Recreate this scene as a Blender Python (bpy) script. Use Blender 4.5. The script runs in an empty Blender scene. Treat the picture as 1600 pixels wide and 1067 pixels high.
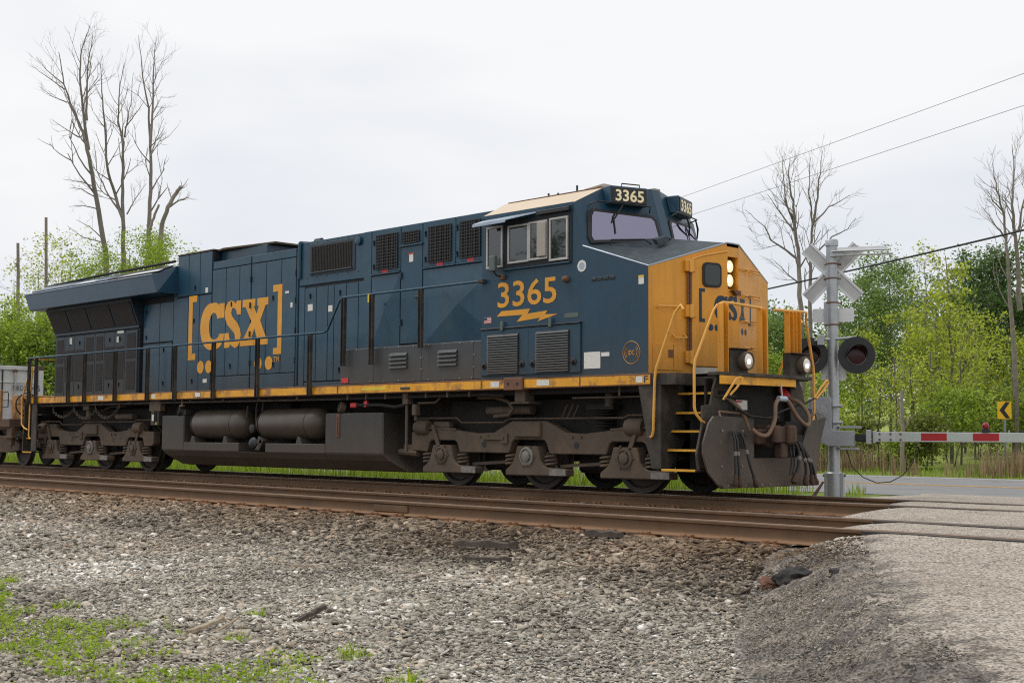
import bpy, bmesh, math, random
import numpy as np
from mathutils import Vector, Matrix, noise as mnoise

random.seed(7); rng = np.random.default_rng(11)
scene = bpy.context.scene
COL = scene.collection
R = math.radians

# ------------------------------------------------------------------ camera
cam_d = bpy.data.cameras.new('camera'); cam = bpy.data.objects.new('camera', cam_d); COL.objects.link(cam)
cam_d.sensor_width = 36.0; cam_d.lens = 36.0*2074.8/1600.0; cam_d.clip_end = 6000; cam_d.clip_start = 0.1
CAM = Vector((22.54, -16.36, 0.851))
_F = Vector((-0.71272857, 0.69780261, 0.07134077)); _R = Vector((0.69986551, 0.71425182, 0.00571006)); _U = Vector((0.04697078, -0.05399867, 0.99743566))
cam.matrix_world = Matrix(((_R.x, _U.x, -_F.x, CAM.x), (_R.y, _U.y, -_F.y, CAM.y), (_R.z, _U.z, -_F.z, CAM.z), (0, 0, 0, 1)))
scene.camera = cam

# ------------------------------------------------------------------ sky and light (overcast)
SUN_EL, SUN_AZ = 58.0, 205.0       # azimuth: degrees from +X, counter-clockwise, of where the sun stands
world = bpy.data.worlds.new('World'); scene.world = world; world.use_nodes = True
wn = world.node_tree.nodes; wl = world.node_tree.links; wn.clear()
def N(t, nt=wn, **k):
    n = nt.new(t)
    for a, b in k.items(): setattr(n, a, b)
    return n
sky = N('ShaderNodeTexSky'); sky.sky_type = 'NISHITA'; sky.sun_disc = False
sky.sun_elevation = R(SUN_EL); sky.sun_rotation = R(90-SUN_AZ); sky.dust_density = 4.0; sky.air_density = 1.0
tc = N('ShaderNodeTexCoord'); sep = N('ShaderNodeSeparateXYZ'); wl.new(tc.outputs['Generated'], sep.inputs[0])
mp = N('ShaderNodeMapping'); mp.inputs['Scale'].default_value = (1.0, 1.0, 3.2); wl.new(tc.outputs['Generated'], mp.inputs[0])
ns = N('ShaderNodeTexNoise'); ns.inputs['Scale'].default_value = 2.6; ns.inputs['Detail'].default_value = 4.0; ns.inputs['Roughness'].default_value = 0.5
wl.new(mp.outputs[0], ns.inputs['Vector'])
el = N('ShaderNodeMapRange'); el.inputs['From Min'].default_value = 0.0; el.inputs['From Max'].default_value = 0.32
el.inputs['To Min'].default_value = -0.16; el.inputs['To Max'].default_value = 0.16; wl.new(sep.outputs['Z'], el.inputs['Value'])
ad = N('ShaderNodeMath', operation='ADD'); wl.new(ns.outputs['Fac'], ad.inputs[0]); wl.new(el.outputs[0], ad.inputs[1])
cr = N('ShaderNodeValToRGB'); e = cr.color_ramp.elements
e[0].position = 0.24; e[0].color = (0.74, 0.785, 0.86, 1); e[1].position = 0.66; e[1].color = (0.975, 0.98, 0.99, 1)
wl.new(ad.outputs[0], cr.inputs[0])
bg1 = N('ShaderNodeBackground'); bg1.inputs['Strength'].default_value = 0.05; wl.new(sky.outputs[0], bg1.inputs['Color'])
bg2 = N('ShaderNodeBackground'); bg2.inputs['Strength'].default_value = 1.0; wl.new(cr.outputs[0], bg2.inputs['Color'])
mx = N('ShaderNodeMixShader'); mx.inputs[0].default_value = 0.96          # the cloud deck covers nearly all of the blue sky
wl.new(bg1.outputs[0], mx.inputs[1]); wl.new(bg2.outputs[0], mx.inputs[2])
wo = N('ShaderNodeOutputWorld'); wl.new(mx.outputs[0], wo.inputs['Surface'])

sun_d = bpy.data.lights.new('sun', 'SUN'); sun = bpy.data.objects.new('sun', sun_d); COL.objects.link(sun)
sun_d.energy = 1.5; sun_d.angle = R(28); sun_d.color = (1.0, 0.97, 0.92)
sd = Vector((math.cos(R(SUN_AZ))*math.cos(R(SUN_EL)), math.sin(R(SUN_AZ))*math.cos(R(SUN_EL)), math.sin(R(SUN_EL))))
sun.rotation_euler = sd.to_track_quat('Z', 'Y').to_euler(); sun.location = (0, -30, 40)

scene.render.engine = 'CYCLES'
scene.view_settings.view_transform = 'Standard'; scene.view_settings.look = 'None'
scene.view_settings.exposure = 0.0; scene.view_settings.gamma = 1.0; scene.view_settings.use_curve_mapping = False
scene.cycles.use_denoising = False; scene.cycles.filter_width = 1.15
scene.cycles.max_bounces = 6; scene.cycles.transparent_max_bounces = 8
scene.cycles.sample_clamp_indirect = 6.0

# ------------------------------------------------------------------ materials
def mat(name, col, rough=0.6, metal=0.0, var=0.12, scale=3.0, dirt=None, bump=0.0, bscale=30.0, spec=0.5, emit=None,
        streak=0.0, col2=None, col2f=(0.55, 0.7), col2s=6.0, coat=0.0):
    """painted / weathered surface: base colour with broad variation, a second worn colour, and dust settled between two heights"""
    m = bpy.data.materials.new(name); m.use_nodes = True; nt = m.node_tree; n = nt.nodes; l = nt.links; n.clear()
    out = n.new('ShaderNodeOutputMaterial'); bs = n.new('ShaderNodeBsdfPrincipled'); l.new(bs.outputs[0], out.inputs[0])
    bs.inputs['Roughness'].default_value = rough; bs.inputs['Metallic'].default_value = metal
    bs.inputs['Specular IOR Level'].default_value = spec
    if coat: bs.inputs['Coat Weight'].default_value = coat; bs.inputs['Coat Roughness'].default_value = 0.15
    g = n.new('ShaderNodeNewGeometry'); pos = g.outputs['Position']
    t = n.new('ShaderNodeTexNoise'); t.inputs['Scale'].default_value = scale; t.inputs['Detail'].default_value = 6; t.inputs['Roughness'].default_value = 0.62
    l.new(pos, t.inputs['Vector'])
    mr = n.new('ShaderNodeMapRange'); mr.inputs['From Min'].default_value = 0.3; mr.inputs['From Max'].default_value = 0.7
    mr.inputs['To Min'].default_value = 1-var; mr.inputs['To Max'].default_value = 1+var; l.new(t.outputs['Fac'], mr.inputs['Value'])
    mul = n.new('ShaderNodeMix'); mul.data_type = 'RGBA'; mul.blend_type = 'MULTIPLY'; mul.inputs[0].default_value = 1.0
    mul.inputs[6].default_value = (*col, 1); l.new(mr.outputs[0], mul.inputs[7]); c = mul.outputs[2]
    def mixc(c, fac, colr):
        k = n.new('ShaderNodeMix'); k.data_type = 'RGBA'; l.new(fac, k.inputs[0]); l.new(c, k.inputs[6]); k.inputs[7].default_value = (*colr, 1); return k.outputs[2]
    def ramp(v, a, b, lo=0.0, hi=1.0):
        k = n.new('ShaderNodeMapRange'); k.inputs['From Min'].default_value = a; k.inputs['From Max'].default_value = b
        k.inputs['To Min'].default_value = lo; k.inputs['To Max'].default_value = hi; l.new(v, k.inputs['Value']); return k.outputs[0]
    if streak:
        mpn = n.new('ShaderNodeMapping'); mpn.inputs['Scale'].default_value = (5.0, 5.0, 0.35); l.new(pos, mpn.inputs[0])
        s = n.new('ShaderNodeTexNoise'); s.inputs['Scale'].default_value = 2.0; s.inputs['Detail'].default_value = 4; l.new(mpn.outputs[0], s.inputs['Vector'])
        c = mixc(c, ramp(s.outputs['Fac'], 0.52, 0.75, 0, streak), (col[0]*.45, col[1]*.42, col[2]*.4))
    if col2:
        s = n.new('ShaderNodeTexNoise'); s.inputs['Scale'].default_value = col2s; s.inputs['Detail'].default_value = 8; s.inputs['Roughness'].default_value = .7; l.new(pos, s.inputs['Vector'])
        c = mixc(c, ramp(s.outputs['Fac'], *col2f), col2)
    if dirt:
        dc, amt, zlo, zhi = dirt
        sp = n.new('ShaderNodeSeparateXYZ'); l.new(pos, sp.inputs[0])
        hmask = ramp(sp.outputs['Z'], zhi, zlo, 0, 1)
        s = n.new('ShaderNodeTexNoise'); s.inputs['Scale'].default_value = 1.3; s.inputs['Detail'].default_value = 7; s.inputs['Roughness'].default_value = .65; l.new(pos, s.inputs['Vector'])
        mm = n.new('ShaderNodeMath'); mm.operation = 'MULTIPLY'; l.new(hmask, mm.inputs[0]); l.new(ramp(s.outputs['Fac'], .3, .62, .45, 1.0), mm.inputs[1])
        m2 = n.new('ShaderNodeMath'); m2.operation = 'MULTIPLY'; l.new(mm.outputs[0], m2.inputs[0]); m2.inputs[1].default_value = amt
        c = mixc(c, m2.outputs[0], dc)
        rr = n.new('ShaderNodeMix'); rr.data_type = 'FLOAT'; l.new(m2.outputs[0], rr.inputs[0]); rr.inputs[2].default_value = rough; rr.inputs[3].default_value = .85
        l.new(rr.outputs[0], bs.inputs['Roughness'])
    l.new(c, bs.inputs['Base Color'])
    if bump:
        s = n.new('ShaderNodeTexNoise'); s.inputs['Scale'].default_value = bscale; s.inputs['Detail'].default_value = 4; l.new(pos, s.inputs['Vector'])
        b = n.new('ShaderNodeBump'); b.inputs['Strength'].default_value = bump; b.inputs['Distance'].default_value = 0.02; l.new(s.outputs['Fac'], b.inputs['Height']); l.new(b.outputs[0], bs.inputs['Normal'])
    if emit:
        bs.inputs['Emission Color'].default_value = (*emit[0], 1); bs.inputs['Emission Strength'].default_value = emit[1]
    return m

DUST = (0.085, 0.070, 0.055)
M = {}
M['blue'] = mat('blue_paint', (0.0115, 0.058, 0.100), .40, var=.22, scale=1.1, dirt=((0.060, 0.058, 0.054), .85, 1.70, 2.6), bump=.10, bscale=1.6, streak=.45, coat=.12, spec=.4, col2=(0.028, 0.076, 0.108), col2f=(.48, .72), col2s=1.3)
M['blue_cab'] = mat('blue_cab_paint', (0.0110, 0.050, 0.088), .42, var=.16, scale=1.2, dirt=((0.055, 0.056, 0.055), .75, 1.65, 2.5), bump=.06, bscale=1.5, streak=.35, coat=.10, spec=.4, col2=(0.022, 0.060, 0.086), col2f=(.52, .74), col2s=1.1)
M['blue_dark'] = mat('dusty_blue_paint', (0.018, 0.036, 0.052), .5, var=.2, dirt=(DUST, .8, 1.7, 3.2), streak=.4)
M['core'] = mat('dark_inner_body', (0.008, 0.012, 0.018), .7)
M['blue_deep'] = mat('glossy_blue_roof', (0.010, 0.044, 0.080), .3, var=.2, col2=(.10, .11, .12), col2f=(.66, .78), col2s=3.0)
M['greybox'] = mat('grey_dusty_panel', (0.050, 0.055, 0.058), .55, var=.15, dirt=((0.09, .068, .05), .75, 1.75, 2.3), streak=.3)
M['yellow'] = mat('yellow_nose_paint', (0.72, 0.315, 0.022), .42, var=.10, scale=2, dirt=((.36, .19, .055), .55, 1.75, 2.6), streak=.30, coat=.1)
M['yellow_stripe'] = mat('yellow_sill_stripe', (0.80, 0.37, 0.018), .48, var=.12, col2=(.20, .105, .045), col2f=(.50, .66), col2s=3.2, streak=.35)
M['yellow_rail'] = mat('yellow_handrail_paint', (0.78, 0.40, 0.075), .42, var=.15, col2=(.26, .13, .06), col2f=(.58, .7), col2s=5)
M['step_yellow'] = mat('yellow_step_edge', (0.70, 0.36, 0.03), .5, var=.15, col2=(.16, .11, .07), col2f=(.60, .75), col2s=9)
M['lettering'] = mat('yellow_lettering', (0.74, 0.335, 0.020), .45, var=.1)
M['letter_blue'] = mat('blue_lettering', (0.012, 0.032, 0.062), .5)
M['chassis'] = mat('dusty_black_chassis', (0.038, 0.033, 0.028), .75, var=.25, col2=(.085, .066, .048), col2f=(.45, .65), col2s=3, bump=.1, bscale=30)
M['under'] = mat('dark_underframe', (0.018, 0.016, 0.014), .85, var=.3)
M['truck'] = mat('dust_coated_truck_casting', (0.098, 0.073, 0.052), .8, var=.2, col2=(.150, .098, .060), col2f=(.5, .7), col2s=2.5, bump=.15, bscale=40)
M['truck_light'] = mat('worn_grey_casting', (0.20, 0.185, 0.165), .7, var=.35, scale=14, bump=.2, bscale=50)
M['tank'] = mat('fuel_tank_paint', (0.046, 0.041, 0.036), .50, var=.15, dirt=((.105, .078, .053), .9, .15, 1.05), streak=.35)
M['reservoir'] = mat('air_tank_paint', (0.072, 0.057, 0.044), .42, var=.12, bump=.02)
M['wheel'] = mat('wheel_steel', (0.040, 0.032, 0.026), .6, var=.3)
M['wheel_tread'] = mat('wheel_tread_steel', (0.35, 0.33, 0.31), .3, metal=.8)
M['plow'] = mat('worn_plow_plate', (0.066, 0.054, 0.046), .42, var=.35, scale=3, streak=.4, bump=.15, bscale=9, dirt=((.135, .092, .062), .9, .1, 1.05), col2=(.20, .17, .145), col2f=(.64, .78), col2s=7)
M['coupler'] = mat('rusty_coupler', (0.075, 0.042, 0.028), .8, var=.3, bump=.2)
M['rust'] = mat('rust', (0.16, 0.080, 0.045), .85, var=.3)
M['rubber'] = mat('black_rubber', (0.022, 0.020, 0.018), .6, var=.3)
M['hose_brown'] = mat('dusty_brown_hose', (0.20, 0.125, 0.082), .7, var=.2)
M['screen'] = mat('radiator_screen', (0.021, 0.017, 0.015), .7, var=.3, scale=12, bump=.3, bscale=60)
M['grille_dark'] = mat('grille_depth', (0.012, 0.011, 0.011), .8)
M['grille_rib'] = mat('grille_rib', (0.050, 0.042, 0.038), .6, var=.3)
M['frame_alu'] = mat('weathered_aluminium', (0.46, 0.45, 0.42), .45, metal=.4, var=.2)
M['black'] = mat('black_paint', (0.012, 0.013, 0.015), .42)
M['gasket'] = mat('window_gasket', (0.014, 0.013, 0.014), .6)
M['tan_roof'] = mat('tan_cab_roof', (0.62, 0.50, 0.37), .6, var=.06)
M['visor'] = mat('sun_visor_metal', (0.36, 0.43, 0.52), .35, metal=.3, var=.15)
M['shade'] = mat('grey_shade_panel', (0.36, 0.33, 0.29), .6)
M['white'] = mat('white_sticker', (0.72, 0.71, 0.66), .6, var=.1, scale=20)
M['red_sticker'] = mat('red_sticker', (0.55, 0.03, 0.035), .5)
M['yellow_sticker'] = mat('yellow_sticker', (0.75, 0.55, 0.04), .5)
M['cream'] = mat('cream_number', (0.86, 0.74, 0.47), .5, emit=((1.0, .85, .55), .12))
M['grey_arrow'] = mat('grey_green_decal', (0.10, 0.13, 0.12), .6)
M['cable'] = mat('black_cable', (0.012, 0.012, 0.013), .6)
M['wire'] = mat('grey_wire', (0.20, 0.20, 0.205), .6)
M['nose_top'] = mat('anti_glare_nose_top', (0.024, 0.040, 0.050), .62, var=.3, scale=4, col2=(.06, .075, .085), col2f=(.52, .7), col2s=5)
M['rail'] = mat('rusty_rail', (0.135, 0.076, 0.038), .75, var=.22, scale=4, col2=(.085, .052, .030), col2f=(.5, .7), col2s=2, bump=.12, bscale=35, dirt=((.30, .165, .085), .9, -.175, -.125))
M['railtop'] = mat('rail_running_surface', (0.42, 0.36, 0.33), .32, metal=.75, var=.15, scale=2)
M['railtop_rust'] = mat('rail_surface_rusted', (0.34, 0.24, 0.185), .45, metal=.3, var=.2)
M['plate'] = mat('rusty_tie_plate', (0.32, 0.175, 0.095), .9, var=.3, scale=20, bump=.2, bscale=80)
M['tie'] = mat('creosote_tie', (0.060, 0.045, 0.035), .9, var=.3, scale=12, bump=.3, bscale=60)
M['galv'] = mat('galvanised_steel', (0.42, 0.44, 0.46), .42, metal=.55, var=.14, scale=5, col2=(.27, .28, .29), col2f=(.58, .72), col2s=5)
M['alu'] = mat('aluminium_sign_back', (0.68, 0.69, 0.69), .45, metal=.4, var=.1)
M['alu_dull'] = mat('dull_sign_back', (0.52, 0.53, 0.52), .55, metal=.1, var=.1)
M['gate_box'] = mat('gate_housing', (0.36, 0.38, 0.41), .5, metal=.25, var=.15, col2=(.22, .23, .24), col2f=(.6, .75), col2s=6)
M['sig_black'] = mat('black_signal_plate', (0.014, 0.015, 0.017), .5)
M['red_lens'] = mat('red_signal_lens', (0.035, 0.004, 0.005), .3, spec=.4)
M['red_lamp'] = mat('red_arm_lamp', (0.26, 0.006, 0.012), .2)
M['arm_white'] = mat('white_arm_sheeting', (0.42, 0.47, 0.44), .5, var=.05)
M['arm_grey'] = mat('arm_tube', (0.50, 0.53, 0.54), .45, metal=.2)
M['arm_red'] = mat('red_arm_sheeting', (0.36, 0.007, 0.010), .45, var=.06)
M['sign_yellow'] = mat('yellow_sign', (0.82, 0.47, 0.012), .45, var=.04)
M['post_grey'] = mat('grey_sign_post', (0.24, 0.28, 0.31), .5, metal=.4)
M['box_white'] = mat('container_paint', (0.55, 0.56, 0.56), .55, var=.1, streak=.3, col2=(.22, .12, .07), col2f=(.66, .76), col2s=3)
M['car_yellow'] = mat('worn_yellow_car', (0.46, 0.22, 0.05), .65, var=.25, col2=(.12, .065, .038), col2f=(.45, .62), col2s=4)
M['car_brown'] = mat('rusty_car_frame', (0.11, 0.062, 0.038), .8, var=.25, col2=(.05, .036, .028), col2f=(.5, .65), col2s=3)

def glass(name, tint, refl, base=(0.01, 0.011, 0.013)):
    m = bpy.data.materials.new(name); m.use_nodes = True; n = m.node_tree.nodes; l = m.node_tree.links; n.clear()
    o = n.new('ShaderNodeOutputMaterial'); mx = n.new('ShaderNodeMixShader'); d = n.new('ShaderNodeBsdfPrincipled'); g = n.new('ShaderNodeBsdfGlossy')
    d.inputs['Base Color'].default_value = (*base, 1); d.inputs['Roughness'].default_value = .04
    g.inputs['Color'].default_value = (*tint, 1); g.inputs['Roughness'].default_value = .015
    mx.inputs[0].default_value = refl; l.new(d.outputs[0], mx.inputs[1]); l.new(g.outputs[0], mx.inputs[2]); l.new(mx.outputs[0], o.inputs[0]); return m
M['glass_side'] = glass('dark_side_glass', (.85, .95, 1.0), .055)
M['glass_front'] = glass('lilac_windshield_glass', (.74, .70, 1.0), .26, (.02, .02, .026))
M['glass_door'] = glass('dark_door_glass', (.8, 1, .9), .02)
M['lamp_lens'] = mat('headlight_lens', (.9, .85, .75), .15, emit=((1.0, .66, .34), .75))
M['lamp_hot'] = mat('headlight_bulb', (1, .9, .7), .2, emit=((1.0, .80, .50), 9.0))
M['lamp_chrome'] = mat('lamp_reflector', (.55, .53, .50), .2, metal=.9, emit=((1.0, .75, .5), .12))

# ------------------------------------------------------------------ object helpers
ORG = {}
def props(o, label=None, category=None, group=None, kind=None):
    if label: o['label'] = label
    if category: o['category'] = category
    if group: o['group'] = group
    if kind: o['kind'] = kind
    return o
def thing(name, label, category, loc=(0, 0, 0), group=None):
    o = bpy.data.objects.new(name, None); COL.objects.link(o); o.location = loc; o.empty_display_size = .3
    ORG[o] = Vector(loc); return props(o, label, category, group)
def link(name, me, parent=None):
    o = bpy.data.objects.new(name, me); COL.objects.link(o)
    if parent is not None: o.parent = parent; ORG[o] = ORG[parent]
    else: ORG[o] = Vector((0, 0, 0))
    return o
def newell(pts):
    n = Vector((0, 0, 0))
    for i in range(len(pts)):
        a, b = pts[i], pts[(i+1) % len(pts)]
        n += Vector(((a[1]-b[1])*(a[2]+b[2]), (a[2]-b[2])*(a[0]+b[0]), (a[0]-b[0])*(a[1]+b[1])))
    return n.normalized()
class MB:
    def __init__(s): s.v = []; s.f = []
    def add(s, vs, fs):
        k = len(s.v); s.v += [tuple(v) for v in vs]; s.f += [tuple(i+k for i in f) for f in fs]; return s
    def box(s, x0, x1, y0, y1, z0, z1):
        return s.add([(x0, y0, z0), (x1, y0, z0), (x1, y1, z0), (x0, y1, z0), (x0, y0, z1), (x1, y0, z1), (x1, y1, z1), (x0, y1, z1)],
                     [(0, 3, 2, 1), (4, 5, 6, 7), (0, 1, 5, 4), (1, 2, 6, 5), (2, 3, 7, 6), (3, 0, 4, 7)])
    def slab(s, pts, d):
        """planar polygon pts extruded by vector d"""
        d = Vector(d); pts = [Vector(p) for p in pts]
        if newell(pts).dot(d) > 0: pts.reverse()
        n = len(pts); q = pts+[p+d for p in pts]
        return s.add(q, [tuple(range(n)), tuple(range(2*n-1, n-1, -1))]+[(i, i+n, (i+1) % n+n, (i+1) % n) for i in range(n)])
    def pxz(s, poly, y0, y1): return s.slab([(x, y0, z) for x, z in poly], (0, y1-y0, 0))
    def pyz(s, poly, x0, x1): return s.slab([(x0, y, z) for y, z in poly], (x1-x0, 0, 0))
    def pxy(s, poly, z0, z1): return s.slab([(x, y, z0) for x, y in poly], (0, 0, z1-z0))
    def hexa(s, b, t):
        return s.add(list(b)+list(t), [(3, 2, 1, 0), (4, 5, 6, 7), (0, 1, 5, 4), (1, 2, 6, 5), (2, 3, 7, 6), (3, 0, 4, 7)])
    def tube(s, path, r, n=6, caps=True):
        path = [Vector(p) for p in path]; rs = r if isinstance(r, (list, tuple)) else [r]*len(path)
        rings = []; up = None
        for i, p in enumerate(path):
            t = (path[min(i+1, len(path)-1)]-path[max(i-1, 0)])
            if t.length < 1e-9: t = Vector((0, 0, 1))
            t.normalize()
            if up is None:
                a = Vector((0, 0, 1)) if abs(t.z) < .9 else Vector((1, 0, 0)); up = t.cross(a).normalized()
            else:
                up = (up-t*up.dot(t))
                if up.length < 1e-6: up = t.orthogonal()
                up.normalize()
            w = t.cross(up)
            rings.append([p+(up*math.cos(2*math.pi*k/n)+w*math.sin(2*math.pi*k/n))*rs[i] for k in range(n)])
        vs = [v for rg in rings for v in rg]; fs = []
        for i in range(len(path)-1):
            for k in range(n):
                a, b = i*n+k, i*n+(k+1) % n; fs.append((a, b, b+n, a+n))
        if caps: fs += [tuple(range(n-1, -1, -1)), tuple(range(len(vs)-n, len(vs)))]
        return s.add(vs, fs)
    def cyl(s, p0, p1, r, n=14, r2=None): return s.tube([p0, p1], [r, r if r2 is None else r2], n)
    def lathe(s, prof, o, ax, n=24):
        """profile of (radius, height along ax) around origin o"""
        o = Vector(o); ax = Vector(ax).normalized(); u = ax.orthogonal().normalized(); w = ax.cross(u); vs = []; fs = []
        for r, h in prof:
            for k in range(n):
                a = 2*math.pi*k/n; vs.append(o+ax*h+(u*math.cos(a)+w*math.sin(a))*max(r, 1e-4))
        for i in range(len(prof)-1):
            for k in range(n):
                a, b = i*n+k, i*n+(k+1) % n; fs.append((a, b, b+n, a+n))
        fs += [tuple(range(n-1, -1, -1)), tuple(range(len(vs)-n, len(vs)))]
        return s.add(vs, fs)
    def build(s, name, m, parent=None, smooth=None, bevel=0, label=None, **kw):
        off = ORG[parent] if parent is not None else Vector((0, 0, 0))
        me = bpy.data.meshes.new(name); me.from_pydata([(v[0]-off.x, v[1]-off.y, v[2]-off.z) for v in s.v], [], s.f)
        if bevel:
            bm = bmesh.new(); bm.from_mesh(me)
            bmesh.ops.bevel(bm, geom=[e for e in bm.edges if len(e.link_faces) == 2 and e.calc_face_angle(0) > .5], offset=bevel, segments=1, affect='EDGES', clamp_overlap=True)
            bm.to_mesh(me); bm.free()
        me.materials.append(M[m] if isinstance(m, str) else m)
        if smooth:
            me.polygons.foreach_set('use_smooth', [True]*len(me.polygons)); me.set_sharp_from_angle(angle=R(smooth))
        me.update(); o = link(name, me, parent)
        props(o, label, **kw); return o
def BOX(name, m, parent, *a, **k): return MB().box(*a).build(name, m, parent, **k)
def flat_shape(name, loops, o, u, w, m, parent, thick=.003, label=None, bez=False):
    """2D outline (with holes) filled and laid on a plane; loops in (u, w) coordinates"""
    cu = bpy.data.curves.new('outline', 'CURVE'); cu.dimensions = '2D'; cu.fill_mode = 'BOTH'; cu.extrude = thick
    for lp in loops:
        sp = cu.splines.new('POLY'); sp.points.add(len(lp)-1); sp.use_cyclic_u = True
        for q, (a, b) in zip(sp.points, lp): q.co = (a, b, 0, 1)
    return _curve_obj(name, cu, o, u, w, m, parent, label)
def _curve_obj(name, cu, o, u, w, m, parent, label=None):
    tmp = bpy.data.objects.new('tmp', cu); COL.objects.link(tmp); dg = bpy.context.evaluated_depsgraph_get()
    me = bpy.data.meshes.new_from_object(tmp.evaluated_get(dg)); bpy.data.objects.remove(tmp); bpy.data.curves.remove(cu)
    me.name = name; u = Vector(u); w = Vector(w); nn = u.normalized().cross(w.normalized()); off = ORG[parent] if parent is not None else Vector((0, 0, 0))
    o = Vector(o)-off
    me.transform(Matrix(((u.x, w.x, nn.x, o.x), (u.y, w.y, nn.y, o.y), (u.z, w.z, nn.z, o.z), (0, 0, 0, 1))))
    me.materials.clear(); me.materials.append(M[m]); ob = link(name, me, parent)
    if label: ob['label'] = label
    return ob
def text(name, body, o, u, w, width, height, m, parent, bold=0.0, thick=.003, label=None):
    """lettering stretched to width x height, lower-left corner at o"""
    cu = bpy.data.curves.new('t', 'FONT'); cu.body = body; cu.extrude = 0; cu.offset = bold; cu.resolution_u = 3
    tmp = bpy.data.objects.new('tmp', cu); COL.objects.link(tmp); dg = bpy.context.evaluated_depsgraph_get()
    me = bpy.data.meshes.new_from_object(tmp.evaluated_get(dg)); bpy.data.objects.remove(tmp); bpy.data.curves.remove(cu)
    c = np.array([v.co[:] for v in me.vertices]); mn = c.min(0); sz = c.max(0)-mn
    u = Vector(u).normalized(); w = Vector(w).normalized(); nn = u.cross(w); off = ORG[parent]; o = Vector(o)-off
    for v in me.vertices:
        a = (v.co.x-mn[0])/sz[0]*width; b = (v.co.y-mn[1])/sz[1]*height; v.co = o+u*a+w*b+nn*thick
    me.materials.clear(); me.materials.append(M[m]); ob = link(name, me, parent)
    if label: ob['label'] = label
    return ob
def copy_tree(o, parent=None, offset=None):
    c = o.copy(); COL.objects.link(c)
    if parent is not None: c.parent = parent
    ORG[c] = ORG.get(parent, ORG[o]) if parent is not None else ORG[o]
    for ch in list(o.children): copy_tree(ch, c)
    return c
def fbm(x, y, s=1.0, o=3):
    a = 0; amp = 1.0; t = 0
    for _ in range(o):
        a += amp*mnoise.noise((x*s, y*s, 3.7)); t += amp; s *= 2.1; amp *= .5
    return a/t
def np_mesh(name, verts, faces, attr=None):
    """fast mesh from numpy: faces is (n, k)"""
    me = bpy.data.meshes.new(name); nv = len(verts); nf, k = faces.shape
    me.vertices.add(nv); me.vertices.foreach_set('co', np.ascontiguousarray(verts, dtype=np.float32).ravel())
    me.loops.add(nf*k); me.loops.foreach_set('vertex_index', np.ascontiguousarray(faces, dtype=np.int32).ravel())
    me.polygons.add(nf); me.polygons.foreach_set('loop_start', np.arange(0, nf*k, k, dtype=np.int32))
    for an, arr in (attr or {}).items():
        at = me.attributes.new(an, 'FLOAT', 'POINT'); at.data.foreach_set('value', np.ascontiguousarray(arr, dtype=np.float32))
    me.update(calc_edges=True); return me

# ================================================================== SETTING
_perm = np.random.default_rng(5).random((256, 256))
def vnoise(x, y, s, o=3):
    x = np.asarray(x, float)*s; y = np.asarray(y, float)*s; tot = 0; amp = 1; nrm = 0
    for _ in range(o):
        xi = np.floor(x).astype(int); yi = np.floor(y).astype(int); fx = x-xi; fy = y-yi
        fx = fx*fx*(3-2*fx); fy = fy*fy*(3-2*fy); a = _perm[xi % 256, yi % 256]; b = _perm[(xi+1) % 256, yi % 256]; c = _perm[xi % 256, (yi+1) % 256]; d = _perm[(xi+1) % 256, (yi+1) % 256]
        tot = tot+amp*((a*(1-fx)+b*fx)*(1-fy)+(c*(1-fx)+d*fx)*fy); nrm += amp; amp *= .5; x = x*2.03+17.1; y = y*2.03+5.3
    return tot/nrm-.5
YT = 4.441                                   # distance between the two track centres
def road_left(y): return 15.88-.504*(y+5.2)+np.interp(y, [-16, -11, -10, -9, -8, -7, -5.6], [3.0, 1.18, .95, .62, .38, .2, 0])   # left edge of the crossing road
def road_z(y):
    """surface height of the crossing road"""
    return np.interp(y, [-18, -12, -9, -6.2, -5.3, 1.0, 2.0, 6.4, 7], [-.34, -.24, -.16, -.07, -.014, -.014, -.06, -.17, -.19])
HW0, HW1, HWC = 6.4, 18.1, 11.9              # the highway runs along the tracks
def ground_z(x, y):
    x, y = np.broadcast_arrays(np.asarray(x, float), np.asarray(y, float))
    z = np.interp(y, [-40, -12.5, -9, -7.4, -6.0, -5.7, -.9+2.9, 3.2, 5.0, 6.0, 6.5, 7.0, 17.5, 18.0, 18.5, 22, 30, 60, 140, 400, 1500],
                  [-.62, -.58, -.50, -.44, -.235, -.215, -.22, -.40, -.33, -.225, -.213, -.26, -.26, -.213, -.24, -.42, -.1, 1.2, 5.0, 14, 20])
    near = np.clip((-5.75-y)/1.5, 0, 1)
    z = z+near*(vnoise(x, y, .35)*.16+vnoise(x+40, y, 1.6)*.05)
    far = np.clip((y-24)/20, 0, 1); z = z+far*vnoise(x, y, .02)*2.0*np.clip((y-24)/60, 0, 1)
    return z
def axis(parts):
    a = []
    for lo, hi, st in parts: a += list(np.arange(lo, hi, st))
    a.append(parts[-1][1]); return np.array(a)
gx = axis([(-1500, -200, 100), (-200, -50, 10), (-50, -10, 1.0), (-10, 24, .30), (24, 60, 3), (60, 400, 20), (400, 1500, 100)])
gy = axis([(-300, -40, 20), (-40, -17, 2), (-17, -5.5, .23), (-5.5, 3.5, .5), (3.5, 25, .5), (25, 70, 2), (70, 200, 10), (200, 1500, 100)])
GX, GY = np.meshgrid(gx, gy, indexing='ij'); GZ = ground_z(GX, GY)
under = (GX > road_left(GY)+.35) & (GY < 6.6) & (GX < road_left(GY)+8.6)
GZ = np.where(under, np.minimum(GZ, road_z(GY)-.12), GZ)
nx, ny = GX.shape; ii = np.arange(nx*ny).reshape(nx, ny)
gf = np.stack([ii[:-1, :-1].ravel(), ii[1:, :-1].ravel(), ii[1:, 1:].ravel(), ii[:-1, 1:].ravel()], 1)
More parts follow.
